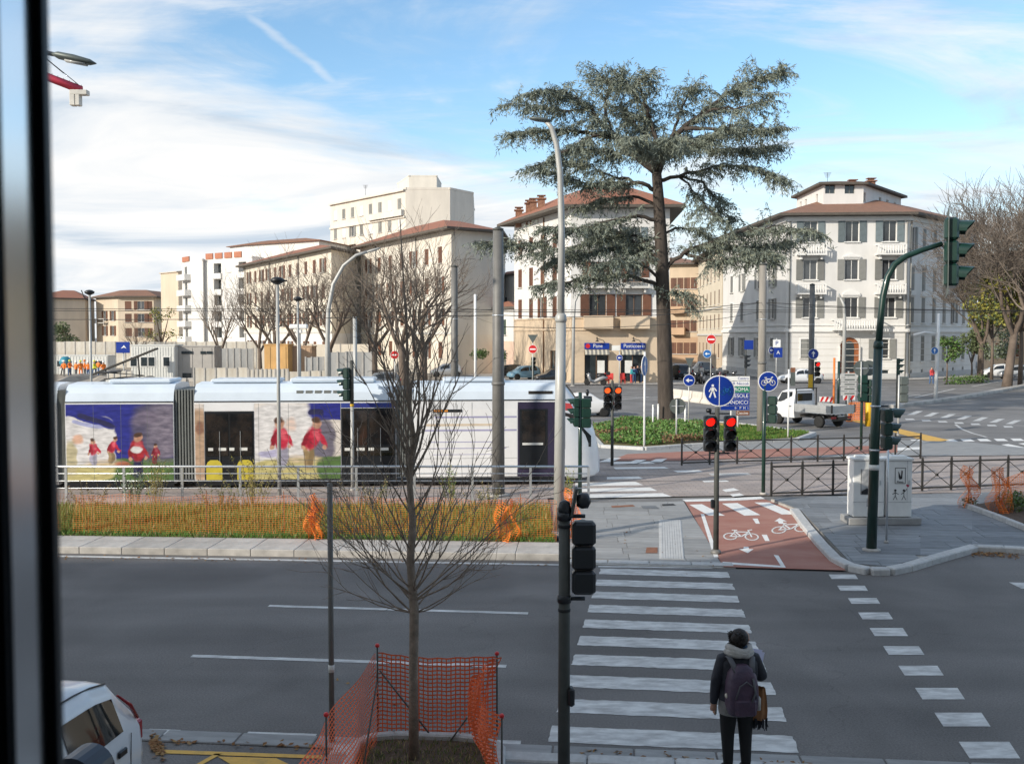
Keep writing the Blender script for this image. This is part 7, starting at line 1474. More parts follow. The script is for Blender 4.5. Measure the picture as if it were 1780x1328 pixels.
# bed with soil and kerb
bd = [G(*q, .13) for q in [(1676, 880), (1730, 900), (1800, 928), (1850, 915), (1850, 866), (1760, 868)]]
bed_ = struct('planting_bed', MB().prism([(p.x, p.y) for p in bd] if area([(p.x, p.y) for p in bd]) > 0 else [(p.x, p.y) for p in bd][::-1], .0, .15), 'soil')
for a, b in zip(bd[:2], bd[1:3]):
    n_ = 3
    for k in range(n_): c = a.lerp(b, (k+.5)/n_); d = b-a; part('kerb_stone', MB().box((0, 0, 0), (d.length/n_*.98, .14, .2), rz=math.atan2(d.y, d.x), bev=.015), 'granite_kerb', bed_, (c.x, c.y, .15))
# ---- guard round the young tree
tg = thing('tree_guard', 'red orange plastic net on iron stakes around the young tree', 'tree guard', (YX, YY, .06)); o0 = tg.location.copy()
A = T(657, 1300, 12.2); A.z = .06; Bk = T(864, 1298, 12.2); Bk.z = .06; Ln = Vector((X(561, 10.5), 10.5, .06)); Rn = Vector((X(872, 10.9), 10.9, .06)); rel = lambda p: p-o0
stake(tg, rel(A), Z(1122, 12.2)-.06); stake(tg, rel(Bk), Z(1136, 12.2)-.06); stake(tg, rel(Ln), Z(1242, 10.5)-.06); stake(tg, rel(Rn), .75)
At, Bt = rel(A)+Vector((0, 0, 1.03)), rel(Bk)+Vector((0, 0, .98))
def back(u, v): lo, hi = rel(A).lerp(rel(Bk), u), At.lerp(Bt, u); return lo.lerp(hi, v)+Vector((0, .03*math.sin(u*7+v*2), -.03*math.sin(u*PI)+.006*math.sin(u*40)))
def left(u, v):
    lo = rel(A).lerp(rel(Vector((X(610, 9.9), 9.9, .06))), u); hi = At.lerp(rel(Vector((X(505, 9.9), 9.9, Z(1350, 9.9)))), u)+Vector((-.10*math.sin(u*PI), 0, -.05*math.sin(u*PI))); return lo.lerp(hi, v)+Vector((.03*math.sin(u*13+v*5), .03*math.sin(v*9+u*3), 0))
def right(u, v):
    lo = rel(Bk).lerp(rel(Rn), u)+Vector((-.12*(1-u), 0, 0)); hi = Bt.lerp(rel(Rn)+Vector((0, 0, .72)), u)+Vector((-.30*math.sin(u*PI)*(1), 0, 0)); return lo.lerp(hi, v)+Vector((.06*math.sin(u*26+v*2)-.12*math.sin(v*PI), .05*math.sin(u*19), 0))
b = MB()
net(back, 26, 20, .0145, 20, 26).obj('net', ['net_red'], tg)['kind'] = 'stuff'; net(left, 44, 22, .0125, 22, 44).obj('net', ['net_red'], tg)['kind'] = 'stuff'; net(right, 24, 18, .0145, 18, 30).obj('net', ['net_red'], tg)['kind'] = 'stuff'
for p, q in ((rel(T(660, 1165, 12.15)), rel(T(768, 1302, 12.0))), (rel(T(812, 1247, 12.0)), rel(T(770, 1305, 11.9))), (rel(T(655, 1185, 12.1)), rel(T(630, 1340, 11.0)))): part('brace', MB().cyl(p, q, .010, n=6), 'pole_dark', tg)
pit = struct('tree_pit', MB().prism([(YX-.75, 10.2), (YX+.85, 10.2), (YX+.85, 12.0), (YX-.75, 12.0)], -.02, .105), 'soil')
kp_ = [Vector((YX-.72, 10.2, 0)), Vector((YX-.72, 11.75, 0)), Vector((YX-.60, 11.98, 0)), Vector((YX-.3, 12.06, 0)), Vector((YX+.5, 12.0, 0)), Vector((YX+.86, 11.9, 0)), Vector((YX+1.0, 11.66, 0)), Vector((YX+1.0, 10.2, 0))]
for a, b_ in zip(kp_[:-1], kp_[1:]): d = b_-a; c = (a+b_)/2; part('kerb_stone', MB().box((0, 0, 0), (d.length*1.03, .12, .2), rz=math.atan2(d.y, d.x), bev=.02), 'granite_kerb', pit, (c.x, c.y, .07))
f = Fast(); R_ = random.Random(4)
for k in range(1500): x, y = R_.uniform(YX-.65, YX+.85), R_.uniform(10.3, 11.9); f.card(Vector((x, y, .10)), Vector((R_.gauss(0, .03), R_.gauss(0, .03), R_.uniform(.02, .09))), Vector((.008, .003, 0)), R_.choice((0, 1, 1, 2)))
tag(f.obj('pit_grass', ['grass_olive', 'grass_dry', 'grass_green']), 'thin dry grass on the soil around the young tree', 'grass', kind='stuff')

# ------------------------------------------------------------------ building site behind the tram
def fluted(w, h, d, m, n): 
    b = MB(); b.box((0, 0, h/2), (w, d, h))
    for k in range(n): b.box((-w/2+(k+.5)*w/n, -d/2-.02, h/2), (w/n*.5, .04, h*.94))
    for k in range(max(2, int(d/.5))): b.box((w/2+.02, -d/2+(k+.5)*.5, h/2), (.04, .25, h*.94))
    return b
def cabin(name, label, px0, px1, Y, ptop, m, d=2.6, rz=0.0, wins=(), z0=0.0, flut=12, win_h=.9):
    w = X(px1, Y)-X(px0, Y); h = Z(ptop, Y)-z0; t = thing(name, label, 'cabin', ((X(px0, Y)+X(px1, Y))/2, Y+d/2, z0), rz); part('shell', fluted(w, h, d, m, flut), m, t); part('roof', MB().box((0, 0, h+.05), (w+.12, d+.12, .1)), m, t)
    for px in wins: p = part('window', MB().box((X(px, Y)-t.location.x, -d/2-.05, h*.58), (.8, .06, win_h)), 'frame_white', t); part('pane', MB().box((X(px, Y)-t.location.x, -d/2-.085, h*.58), (.62, .02, win_h-.2)), 'glass_dark', p)
    return t
cabin('site_cabin', 'long white site cabin behind the workers', 60, 186, 128, 619, 'container_white', wins=(103, 111, 166, 173), flut=24); cabin('site_container', 'tall white container block with narrow windows', 227, 303, 103, 601, 'container_white', wins=(232, 250, 263, 289), flut=16, win_h=1.1)
t = cabin('site_container', 'grey container block with four small vents joined to the white one', 304, 372, 104, 603, 'container_grey', flut=4); 
for px in (320, 330, 353, 364): part('vent', MB().box((X(px, 104)-t.location.x, -1.36, Z(613, 104)), (.55, .06, .28)), 'glass_dark', t)
part('window', MB().box((X(324, 104)-t.location.x, -1.36, Z(656, 104)), (.9, .06, .9)), 'glass_dark', t)
cabin('site_shed', 'orange plywood shed left of the camera post', 459, 500, 98, 600, 'ply_orange', flut=3, wins=()); cabin('site_shed', 'brown orange shed right of the orange plywood shed', 501, 541, 100, 603, 'wall_orange', flut=5)
def hoarding(name, label, px0, px1, Y, ptop, m, n, z0=0.0, cat='hoarding'):
    w = X(px1, Y)-X(px0, Y); h = Z(ptop, Y)-z0; t = thing(name, label, cat, (X(px0, Y), Y, z0)); pw = w/n; me = MB().box((pw*.49, 0, h/2), (pw*.97, .08, h)).mesh('panel', m); pm2 = MB().box((0, -.03, h/2), (.12, .14, h+.1)).mesh('post', 'concrete_kerb')
    for k in range(n): link('panel', me, t, (k*pw, 0, R_.uniform(-.05, .05)))
    for k in range(n+1): link('post', pm2, t, (k*pw, 0, 0))
mat('hoard_grey', (.36, .36, .35), .7, .2, var=.15, scale=1, rand=.12); mat('hoard_white', (.60, .57, .50), .85, col2=(.42, .36, .28), scale=1.2, thr=(.5, .7), rand=.1)
hoarding('site_hoarding', 'grey metal hoarding between the grey container and the orange shed', 372, 440, 112, 606, 'hoard_grey', 6); hoarding('site_wall', 'stained white wall just above the tram roof', 336, 430, 84, 640, 'hoard_white', 5, cat='wall'); hoarding('site_fence', 'row of concrete posts and pale panels above the tram roof', 432, 500, 84, 642, 'hoard_white', 9, cat='fence'); hoarding('site_hoarding', 'grey panels between the sheds and the bare trees', 531, 562, 80, 621, 'hoard_grey', 3); hoarding('site_wall', 'low pale yellow wall behind the middle of the tram', 500, 612, 78, 645, 'hoard_white', 6, cat='wall'); hoarding('site_hoarding', 'tall grey panels behind the green left facing signal', 572, 645, 74, 612, 'hoard_grey', 5)
hoarding('garden_wall', 'long beige garden wall under the far houses', 60, 445, 152, 594, 'hoard_white', 22, cat='wall'); hoarding('garden_wall', 'pale wall below the terrace row behind the trees', 445, 640, 136, 598, 'wall_cream', 8, cat='wall'); hoarding('site_fence', 'white stained hoarding left of the container block', 186, 228, 96, 645, 'hoard_white', 4, cat='fence')
t = post('site_board', 'dark blue notice board left of the white container block', 214, 100, Z(612, 100), .07, 'steel_light', 'board'); part('board', MB().box((0, -.08, Z(604, 100)), (1.35, .06, 1.1)), 'sign_blue', t); part('board_print', MB().plate([(-.2, Z(606, 100)), (.1, Z(600, 100)), (.35, Z(606, 100)), (.1, Z(604, 100))], -.12, -.112), 'white_enamel', t)
mat('teal_paint', (.03, .22, .30), .4); t = thing('cement_mixer', 'teal cement mixer drum beside the workers', 'cement mixer', (X(119, 126), 125, -.9)); part('drum', MB().lathe([(.25, 1.8), (.55, 2.0), (.75, 2.5), (.55, 3.0), (.3, 3.2)], 14), 'teal_paint', t); part('stand', MB().tube([(-.8, 0, 0), (-.4, 0, 1.8)], .08, 6).tube([(.8, 0, 0), (.4, 0, 1.8)], .08, 6).box((0, 0, .1), (2, 1.2, .2)), 'iron', t)
mat('rubble', (.34, .30, .25), .95, var=.35, scale=.6, bump=1, bscale=3); b = MB(); n = 16; rows_ = []
for i in range(9):
    rows_.append([(X(60, 100)+13*j/n, 92+i*3.2, max(-.02, (1.0+.6*math.sin(j*1.3+i))*math.sin(PI*i/8)*math.sin(PI*j/n)+R_.uniform(-.12, .12) if 0 < i < 8 and 0 < j < n else -.02)) for j in range(n+1)])
b.grid(rows_, smooth=False); tag(part('rubble_heap', b, 'rubble'), 'low heap of grey rubble in front of the workers', 'rubble', kind='stuff')
t = thing('site_ramp', 'thin steel conveyor sloping up to the white container block', 'conveyor', (X(190, 104), 100, 0)); part('belt', MB().box((3.0, 0, 2.3), (7.2, .6, .16), R=Matrix.Rotation(-.38, 3, 'Y')), 'iron', t); part('leg', MB().cyl((1.0, 0, 0), (1.2, 0, 1.6), .08, n=6), 'iron', t); part('leg', MB().cyl((4.6, 0, 0), (4.4, 0, 2.8), .08, n=6), 'iron', t)
for k, (px, Y, w, h, m_, lab) in enumerate(((205, 92, 2.2, 1.0, 'container_white', 'low pile of white blocks left of the container block'), (262, 88, 3.0, .8, 'ply_orange', 'flat stack of boards below the white container block'), (318, 86, 1.6, 1.3, 'jersey', 'pale stack of slabs below the grey container block'), (400, 92, 3.4, 1.5, 'rubble', 'dull stack of rubble blocks behind the stained white wall'), (600, 70, 2.4, 1.6, 'jersey', 'pale block stack behind the green left facing signal'))):
    t = thing('material_stack', lab, 'stack', (X(px, Y), Y, 0), R_.uniform(-.3, .3)); n_ = max(2, int(h/.28))
    for q_ in range(n_):
        for r_ in range(3): part('block', MB().box(((r_-1)*w/3+R_.uniform(-.06, .06), R_.uniform(-.1, .1), (q_+.5)*h/n_), (w/3*.92, .9, h/n_*.94), rz=R_.uniform(-.08, .08)), m_, t)
# crane end at top left, its mast hidden by the window frame
mat('crane_red', (.45, .03, .06), .5); mat('crane_grey', (.52, .50, .45), .7, var=.15, scale=.5)
CYc = 190; c0 = T(40, 120, CYc); ct = thing('tower_crane', 'red crane jib ending in grey counterweights at the upper left', 'crane', (c0.x, CYc, 0)); q = lambda px, py: Vector((X(px, CYc)-c0.x, 0, Z(py, CYc)))
part('mast', MB().box((0, 0, Z(116, CYc)/2), (1.8, 1.8, Z(116, CYc))), 'crane_red', ct); a, b_ = q(40, 114), q(150, 157); part('jib', MB().tube([a, b_], .75, 4), 'crane_red', ct)
for k in range(2): p = q(136+9*k, 171); part('counterweight', MB().box((p.x, 0, p.z), (1.0 if k == 0 else .8, 1.4, 2.9), bev=.1), 'crane_grey', ct)
part('counterweight', MB().box((q(147, 162).x, 0, q(147, 162).z), (3.2, 1.5, .9), bev=.1), 'crane_grey', ct)
for px, py in ((150, 152), (120, 128)): part('stay_cable', MB().cyl(q(40, 60), q(px, py), .07, n=4), 'iron', ct)
for k in range(6): part('guard_rail', MB().cyl(q(100+10*k, 137+4*k), q(100+10*k, 128+4*k), .05, n=4), 'iron', ct)
# ---- barriers, boards, chairs, bollards
def barrier(label, px0, px1, py, Y):
    w = X(px1, Y)-X(px0, Y); t = thing('barrier_board', label, 'barrier', (X(px0, Y), Y, 0), group='red and white works barriers'); h = .32; z = Z(py, Y)-h/2; bd_ = part('board', MB().box((w/2, 0, z+h/2), (w, .04, h)), 'white_enamel', t); n = int(w/.28)
    for k in range(n): x = w*k/n; s = w/n; part('stripe', MB().plate([(x+.02, z+.01), (x+s*.5, z+.01), (min(x+s*1.0, w), z+h-.01), (x+s*.5, z+h-.01)], -.026, -.021), 'sign_red', bd_)
    for x in (.2, w-.2): part('leg', MB().box((x, .02, z/2), (.06, .06, z)).box((x, 0, .03), (.08, .6, .06)), 'iron', t)
barrier('left red and white striped works barrier behind the truck', 1426, 1451, 694, 62); barrier('right red and white striped works barrier behind the truck', 1467, 1488, 691, 62)
t = post('works_post', 'orange works pole with a cap standing behind the truck', 1451, 61, Z(622, 61), .07, 'orange_plastic', 'post'); t = post('works_post', 'green pipe standing beside the palazzo entrance lamp', 1459, 64, Z(628, 64), .08, 'green_paint', 'post'); t = post('works_post', 'yellow plastic works bollard left of the mast arm pole', 1512, 55, 1.5, .18, 'yellow_paint', 'bollard', base=False)
t = thing('works_fence', 'orange plastic works fence behind the truck bed', 'fence', (X(1478, 58), 58, 0)); net(lambda u, v: Vector((u*1.3, .05*math.sin(u*9), .1+v*1.0)), 14, 10, .03, 10, 14).obj('net', ['orange_plastic'], t)['kind'] = 'stuff'; 
for x in (0, 1.3): part('foot', MB().box((x, 0, .5), (.06, .06, 1.1)).box((x, 0, .05), (.2, .6, .1)), 'orange_plastic', t)
jm = MB().grid([[(x, y, z) for y, z in ((-.3, 0), (-.3, .12), (-.14, .35), (-.10, .8), (.10, .8), (.14, .35), (.3, .12), (.3, 0))] for x in (0, 1.46)], smooth=False, flip=True)
jm.add([(0, y, z) for y, z in ((-.3, 0), (-.3, .12), (-.14, .35), (-.10, .8), (.10, .8), (.14, .35), (.3, .12), (.3, 0))], [tuple(range(7, -1, -1))]); jm.add([(1.46, y, z) for y, z in ((-.3, 0), (-.3, .12), (-.14, .35), (-.10, .8), (.10, .8), (.14, .35), (.3, .12), (.3, 0))], [tuple(range(8))]); jm = jm.mesh('concrete_barrier', 'jersey')
ja, jb = G(1172, 694), G(1262, 706); nj = max(2, int((jb-ja).length/1.5))
for k in range(nj):
    c = ja.lerp(jb, k/nj); o = link('concrete_barrier', jm, None, c, math.atan2(jb.y-ja.y, jb.x-ja.x)); tag(o, ['first', 'second', 'third', 'fourth', 'fifth', 'sixth', 'seventh', 'eighth'][k % 8]+' pale concrete road barrier counted from the cedar trunk', 'barrier', 'row of concrete road barriers right of the cedar')
for px, py, h, lab in ((1135, 742, .8, 'short white bollard left of the cedar trunk'), (1191, 742, .75, 'short white bollard right of the cedar trunk'), (1144, 736, .7, 'short white bollard behind the ivy left of the trunk')):
    p = G(px, py, .12); o = thing('bollard', lab, 'bollard', p, group='short white bollards'); part('post', MB().cyl((0, 0, 0), (0, 0, h+.3), .05, .05, n=8), 'white_enamel', o); part('cap', MB().lathe([(.055, h+.28), (.05, h+.36), (.02, h+.38)], 8), 'white_enamel', o)
mat('chair_red', (.62, .06, .05), .5)
def chair(label, px, Y, rz):
    t = thing('cafe_chair', label, 'chair', (X(px, Y), Y, .05), rz, 'red cafe chairs'); part('seat', MB().box((0, 0, .45), (.5, .48, .05), bev=.02), 'chair_red', t); part('backrest', MB().box((0, .24, .78), (.5, .05, .6), bev=.02), 'chair_red', t)
    for x in (-.21, .21):
        for y in (-.2, .22): part('leg', MB().cyl((x, y, 0), (x*.9, y, .44), .025, n=5), 'chair_red', t)
        part('armrest', MB().box((x*1.15, 0, .66), (.05, .46, .04)), 'chair_red', t)
chair('red plastic chair left of the first cafe door jamb', 1056, 101.6, .3); chair('red plastic chair in front of the first cafe window', 1062, 101.4, -.2); chair('red plastic chair under the small blue arrow sign', 1083, 101.5, .1)

# ------------------------------------------------------------------ people
def skin_mesh(name, V, E, Rad, root, sub=2):
    me = bpy.data.meshes.new('tmp'); me.from_pydata(V, E, []); o = bpy.data.objects.new('tmp', me); COL.objects.link(o); m = o.modifiers.new('s', 'SKIN'); sv = me.skin_vertices[0].data
    for i, r in enumerate(Rad): sv[i].radius = r if isinstance(r, tuple) else (r, r); sv[i].use_root = (i == root)
    m.use_smooth_shade = True; s2 = o.modifiers.new('u', 'SUBSURF'); s2.levels = sub; s2.render_levels = sub
    dg = bpy.context.evaluated_depsgraph_get(); out = bpy.data.meshes.new_from_object(o.evaluated_get(dg)); out.name = name; bpy.data.objects.remove(o); return out
mat('skin', (.48, .27, .19), .6, var=.06); mat('hair_dark', (.018, .012, .009), .6, var=.4, scale=30, bump=.8, bscale=60); mat('legging', (.008, .008, .009), .8, var=.2); mat('jacket_navy', (.020, .021, .030), .7, var=.4, scale=7, bump=1.0, bscale=11); mat('pack_purple', (.045, .032, .062), .55, col2=(.075, .035, .06), scale=4, bump=.9, bscale=12); mat('tunic_grey', (.20, .195, .185), .9, var=.2, scale=14, bump=.4, bscale=80); mat('scarf_grey', (.46, .44, .41), .95, var=.2, scale=12, bump=.6, bscale=50); mat('scarf_blue', (.04, .08, .14), .9, var=.25, scale=12); mat('scarf_brown', (.26, .12, .05), .9, var=.35, scale=9, stretch=(3, 3, .5)); mat('paper', (.55, .55, .72), .7, var=.08); mat('fringe', (.015, .016, .022), .9); mat('strap_grey', (.10, .10, .11), .7); mat('shoe', (.02, .018, .016), .6)
WX, WY = X(1289, 11.15), 11.15; wm = thing('person', 'woman with a dark backpack waiting at the zebra crossing, seen from behind', 'person', (WX, WY, .06), .10)
V = [(0, 0, .86), (0, .01, 1.02), (0, .02, 1.20), (0, 0, 1.33), (.0, .0, 1.42), (.01, .02, 1.49), (.015, .03, 1.56),         # 0-6 pelvis to head
     (-.095, 0, .80), (-.10, .01, .46), (-.10, -.02, .10), (-.105, .10, .045), (.085, 0, .80), (.09, .01, .46), (.09, -.02, .10), (.10, .10, .045),     # 7-14 legs
     (-.17, 0, 1.31), (-.235, -.01, 1.06), (-.245, .04, .82), (-.24, .06, .76), (.175, 0, 1.31), (.275, .03, 1.06), (.265, .22, 1.10), (.265, .26, 1.13)]   # 15-22 arms
E = [(0, 1), (1, 2), (2, 3), (3, 4), (4, 5), (5, 6), (0, 7), (7, 8), (8, 9), (9, 10), (0, 11), (11, 12), (12, 13), (13, 14), (3, 15), (15, 16), (16, 17), (17, 18), (3, 19), (19, 20), (20, 21), (21, 22)]
Rd = [(.15, .11), (.135, .10), (.16, .11), (.12, .09), (.05, .05), (.085, .09), (.075, .085), (.085, .09), (.056, .06), (.038, .042), (.035, .04), (.085, .09), (.056, .06), (.038, .042), (.035, .04), (.075, .075), (.062, .065), (.045, .045), (.03, .03), (.075, .075), (.066, .07), (.048, .048), (.032, .032)]
me = skin_mesh('body', V, E, Rd, 0)
for v_ in me.vertices:
    if v_.co.z < .80 and abs(v_.co.x) < .2: v_.co.x += (v_.co.x-math.copysign(.093, v_.co.x))*.28; v_.co.y *= 1.2
for m_ in ('legging', 'jacket_navy', 'skin', 'shoe'): me.materials.append(M(m_))
for p in me.polygons:
    c = p.center; p.material_index = 3 if c.z < .085 else (0 if c.z < .84 and abs(c.x) < .21 else (2 if c.z > 1.40 else 1))
    if c.z < .80 and c.x < -.205: p.material_index = 2
    if c.y > .255 and c.z > 1.05: p.material_index = 2
link('body', me, wm)
def ringloft(name, rings, m, parent, n=18, caps=True):          # rings: (cx, cy, z, rx, ry)
    b = MB(); rows_ = [[(cx+rx*math.cos(2*PI*k/n), cy+ry*math.sin(2*PI*k/n), z) for k in range(n)] for cx, cy, z, rx, ry in rings]; b.grid(rows_, closed=True, flip=False)
    if caps: b.add(rows_[0], [tuple(range(n-1, -1, -1))]); b.add(rows_[-1], [tuple(range(n))])
    return part(name, b, m, parent)
ringloft('tunic', [(0, .0, .70, .20, .15), (0, .0, .74, .205, .155), (0, 0, .82, .20, .15), (0, 0, .92, .18, .135)], 'tunic_grey', wm)
ringloft('jacket', [(0, .0, .86, .205, .155), (0, .0, .90, .212, .16), (0, .01, 1.02, .20, .15), (0, .01, 1.18, .215, .155), (0, 0, 1.29, .215, .14), (0, 0, 1.35, .15, .12), (0, 0, 1.38, .09, .09)], 'jacket_navy', wm)
bp_ = MB(); rows_ = []
for z, w, d in ((.74, .09, .05), (.76, .135, .10), (.84, .155, .145), (.96, .16, .155), (1.08, .155, .15), (1.20, .135, .12), (1.27, .10, .08), (1.30, .05, .04)): rows_.append([(-.025+w*math.copysign(abs(math.cos(t))**.6, math.cos(t)), -.20+d*math.copysign(abs(math.sin(t))**.6, math.sin(t)), z+.01) for t in [2*PI*k/20 for k in range(20)]])
bp_.grid(rows_, closed=True); bp_.add(rows_[0], [tuple(range(19, -1, -1))]); bp_.add(rows_[-1], [tuple(range(20))]); pk = part('backpack', bp_, 'pack_purple', wm)
part('front_pocket', MB().box((-.025, -.345, .88), (.22, .05, .19), bev=.03), 'pack_purple', pk); part('pack_zip', MB().tube([(-.13, -.345, .98), (-.09, -.35, 1.12), (-.02, -.345, 1.17), (.06, -.345, 1.10), (.09, -.34, .98)], .008, 5), 'strap_grey', pk)
part('pack_strap', MB().tube([(.05, -.33, 1.20), (.07, -.358, 1.05), (.03, -.362, .95)], .012, 5), 'strap_grey', pk); part('pack_strap', MB().tube([(-.10, -.27, 1.25), (-.13, -.12, 1.37), (-.13, .05, 1.34)], .022, 6, scale=(1.4, .5)), 'strap_grey', pk); part('pack_strap', MB().tube([(.06, -.27, 1.25), (.11, -.12, 1.37), (.12, .05, 1.34)], .022, 6, scale=(1.4, .5)), 'strap_grey', pk); part('buckle', MB().lathe([(.02, 0), (.03, .01), (.02, .02)], 8, (-.195, -.2, .97), axis='X'), 'awning_cream', pk); part('side_bottle', MB().lathe([(.03, .80), (.03, .92), (.015, .95)], 8, (.15, -.2, 0)), 'scarf_grey', pk)
b = MB()
for k, (z, rx, ry, r) in enumerate(((1.40, .115, .105, .042), (1.435, .105, .10, .04), (1.38, .125, .11, .035))): b.tube([(rx*math.cos(t), -.02+ry*math.sin(t), z+.02*math.sin(t*2+k)-.03*math.sin(t)*(k == 2)) for t in [2*PI*q/18 for q in range(19)]], r, 8, caps=False)
part('hood_scarf', b, 'scarf_grey', wm); part('blue_scarf', MB().tube([(.04, -.09, 1.455), (.10, -.02, 1.45), (.11, .06, 1.43), (.05, .11, 1.42), (-.05, .10, 1.43)], [.02, .03, .032, .03, .02], 8), 'scarf_blue', wm)
hr = random.Random(3); b = MB(); b.lathe([(.0, 1.435), (.055, 1.45), (.085, 1.49), (.096, 1.54), (.09, 1.59), (.06, 1.63), (.02, 1.65), (0, 1.652)], 16, (.01, .0, 0))
for _ in range(70):
    a = hr.uniform(PI*.75, PI*1.6); z = hr.uniform(1.46, 1.62); r = .088; p = Vector((.01+r*math.cos(a), r*math.sin(a), z)); d = Vector((math.cos(a), math.sin(a), hr.uniform(-.8, .6)))
    if math.sin(a) < .5: b.tube([p-d*.01, p+d*.012+rv(hr, .006), p+d*.02+rv(hr, .012)], [.012, .008, .003], 4)
b.lathe([(0, -.05), (.04, -.035), (.055, 0), (.04, .035), (0, .05)], 10, (-.045, -.06, 1.565)); part('hair', b, 'hair_dark', wm)
fb = MB(); fb.lathe([(0, 1.435), (.035, 1.445), (.055, 1.48), (.062, 1.53), (.06, 1.57), (.04, 1.60), (0, 1.61)], 12, (.068, .045, 0)); fb.tube([(.118, .075, 1.535), (.138, .085, 1.518), (.125, .08, 1.508)], [.008, .012, .008], 6); fb.tube([(.092, -.01, 1.545), (.108, -.017, 1.53), (.096, -.01, 1.505)], [.008, .013, .007], 6); fc = part('face', fb, 'skin', wm)
for x, y in ((.126, .058), (.10, .09)): part('eye', MB().lathe([(0, -.006), (.007, 0), (0, .006)], 6, (x, y, 1.545)), 'hair_dark', fc)
part('mouth', MB().tube([(.112, .065, 1.478), (.112, .085, 1.476), (.10, .10, 1.478)], .005, 5), 'ad_red', fc)
wm.scale = (1.08, 1.05, 1.0)
# hands with fingers
def hand(name, p, d, side, curl, n_=5):
    b = MB(); d = d.normalized(); s = d.cross(side).normalized(); b.tube([p, p+d*.04, p+d*.08], [.026, .036, .034], 8, scale=(1, .55))
    for k, (o_, L) in enumerate(((-.026, .062), (-.009, .072), (.009, .068), (.026, .052))): q = p+d*.075+side*o_; b.tube([q, q+d*L*.5+s*curl*.3, q+d*L*.8+s*curl*.9], [.009, .0085, .006], 6)
    q = p+d*.02+side*.03; b.tube([q, q+side*.028+d*.025, q+side*.03+d*.055+s*curl*.5], [.010, .009, .006], 6); return part(name, b, 'skin', wm)
hand('hand', Vector((-.243, .055, .79)), Vector((.02, .05, -1)), Vector((0, 1, 0)), .02); hand('hand', Vector((.265, .25, 1.11)), Vector((.05, .6, .6)), Vector((-1, 0, .1)), -.03)
part('papers', MB().box((.27, .30, 1.17), (.20, .014, .26), R=Matrix.Rotation(.35, 3, 'Y') @ Matrix.Rotation(-.4, 3, 'X')).box((.26, .312, 1.18), (.20, .012, .26), R=Matrix.Rotation(.22, 3, 'Y') @ Matrix.Rotation(-.4, 3, 'X')), 'paper', wm)
rows_ = [[(.225+.085*math.cos(t)*k2+.01*(1-v), -.02+.045*math.sin(t*1.0)+.015*math.sin(t*5), .98-.36*v) for t in [2*PI*q/16 for q in range(16)]] for v, k2 in ((0, .55), (.3, .8), (.7, 1.0), (1, .95))]
sc_ = part('shawl', MB().grid(rows_, closed=True), 'scarf_brown', wm); b = MB()
for k in range(26): x = .155+.15*hr.random(); y = -.06+.08*hr.random(); b.tube([(x, y, .64), (x+hr.gauss(0, .006), y, .58), (x+hr.gauss(0, .012), y, .51+hr.uniform(-.02, .03))], [.010, .009, .004], 4)
part('shawl_fringe', b, 'fringe', sc_); part('bag_tassel', MB().tube([(-.21, .07, .90), (-.215, .075, .80), (-.21, .08, .66)], [.014, .02, .012], 6), 'awning_cream', wm)
# distant figures
def figure_small(label, px, Y, h, top, leg, seed, z0=0.0, group='site workers', hat=None, rz=0.0, lean=0.0):
    R = random.Random(seed); st_ = R.uniform(.05, .16); a1, a2 = R.uniform(.15, .45), R.uniform(.15, .45)
    V = [(0, 0, .92), (0, -lean*.5, 1.15), (0, -lean, 1.38), (0, -lean, 1.50), (0, -lean*1.1, 1.62), (0, -lean*1.1, 1.72), (-.10, st_, .88), (-.11, st_, .48), (-.12, st_*1.4, .06), (.10, -st_, .88), (.11, -st_*.7, .48), (.12, -st_*1.2, .06), (-.20, -lean, 1.40), (-.27, -lean-.05, 1.12), (-.26, -lean-a1, .98), (.20, -lean, 1.40), (.27, -lean-.05, 1.12), (.25, -lean-a2, 1.0)]
    E = [(0, 1), (1, 2), (2, 3), (3, 4), (4, 5), (0, 6), (6, 7), (7, 8), (0, 9), (9, 10), (10, 11), (2, 12), (12, 13), (13, 14), (2, 15), (15, 16), (16, 17)]
    Rd = [(.16, .12), (.16, .12), (.17, .12), .06, .10, .09, .10, .07, .06, .10, .07, .06, .08, .065, .05, .08, .065, .05]
    me = skin_mesh('body', V, E, Rd, 0, 1)
    for m_ in (leg, top, 'skin', hat or 'hair_dark'): me.materials.append(M(m_))
    for p in me.polygons: p.material_index = 0 if p.center.z < .9 and abs(p.center.x) < .21 else (1 if p.center.z < 1.46 else (2 if p.center.z < 1.68 else 3))
    t = thing('person', label, 'person', (X(px, Y), Y, z0), rz, group); t.scale = (h/1.78,)*3; link('body', me, t)
    if hat: part('helmet', MB().lathe([(.15, 1.66), (.13, 1.70), (.115, 1.78), (.06, 1.84), (0, 1.85)], 10, (0, -lean*1.1, 0)), hat, t)
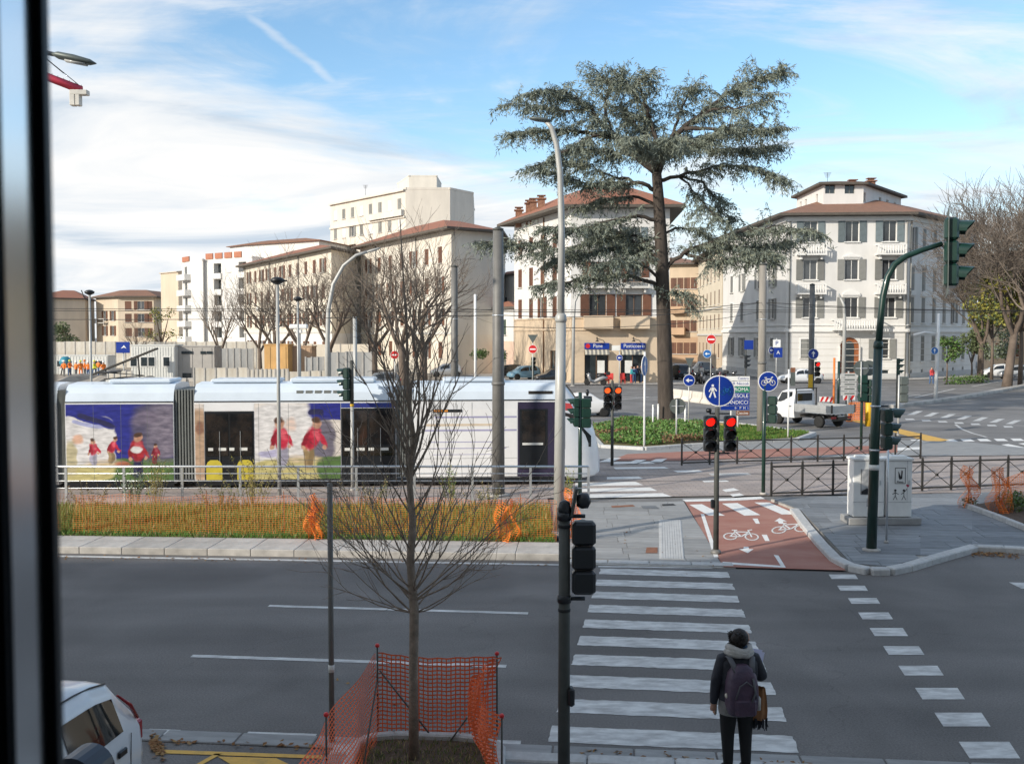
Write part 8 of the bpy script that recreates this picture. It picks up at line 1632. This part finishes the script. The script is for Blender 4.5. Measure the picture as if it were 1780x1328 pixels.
mat('hivis_orange', (.80, .20, .02), .7); mat('hivis_yellow', (.62, .62, .05), .7); mat('work_blue', (.06, .12, .25), .8); mat('work_grey', (.16, .16, .16), .8); mat('helmet_white', (.75, .74, .70), .4); mat('shirt_teal', (.04, .30, .33), .8); mat('trouser_red', (.55, .06, .06), .8); mat('pale_cloth', (.55, .52, .48), .8)
W = [(110, 'hivis_orange', 'work_grey', 'helmet_white', 'first worker from the window frame, in orange'), (120, 'hivis_orange', 'work_blue', 'hivis_yellow', 'worker in orange with a yellow helmet below the teal mixer'), (131, 'hivis_orange', 'work_grey', 'helmet_white', 'third worker in orange from the window frame'), (139, 'hivis_orange', 'hivis_orange', 'hivis_yellow', 'worker all in orange left of the lantern post'), (146, 'hivis_orange', 'work_grey', 'hivis_orange', 'worker with an orange helmet left of the lantern post'), (152, 'hivis_orange', 'work_blue', 'helmet_white', 'worker in orange touching the lantern post'), (163, 'hivis_yellow', 'work_blue', 'hivis_yellow', 'worker in yellow right of the lantern post'), (170, 'hivis_orange', 'work_blue', 'helmet_white', 'worker in orange second right of the lantern post'), (179, 'hivis_orange', 'pale_cloth', 'helmet_white', 'worker in orange nearest the white hoarding')]
for k, (px, a, b_, c, lab) in enumerate(W): figure_small(lab, px, 119+3*math.sin(k*2.1), 1.95, a, b_, k, 0, hat=c, rz=k*1.3)
figure_small('guest in a teal top and red trousers outside the cafe', 1098, 101.8, 1.85, 'shirt_teal', 'trouser_red', 21, .05, 'cafe guests', rz=1.6); figure_small('guest in dark clothes at the right cafe door', 1109, 102.6, 1.9, 'jacket_navy', 'legging', 22, .05, 'cafe guests', rz=.4); figure_small('guest in pale clothes at the right cafe door', 1115, 102.9, 1.85, 'pale_cloth', 'work_blue', 23, .05, 'cafe guests', rz=2.2); figure_small('guest in blue beside the teal guest', 1103, 102.3, 1.8, 'work_blue', 'work_blue', 24, .05, 'cafe guests', rz=2.9)
figure_small('passer by in red beside the white median lamp', 1621, 100, 1.8, 'trouser_red', 'work_blue', 25, .05, 'passers by', rz=.5)
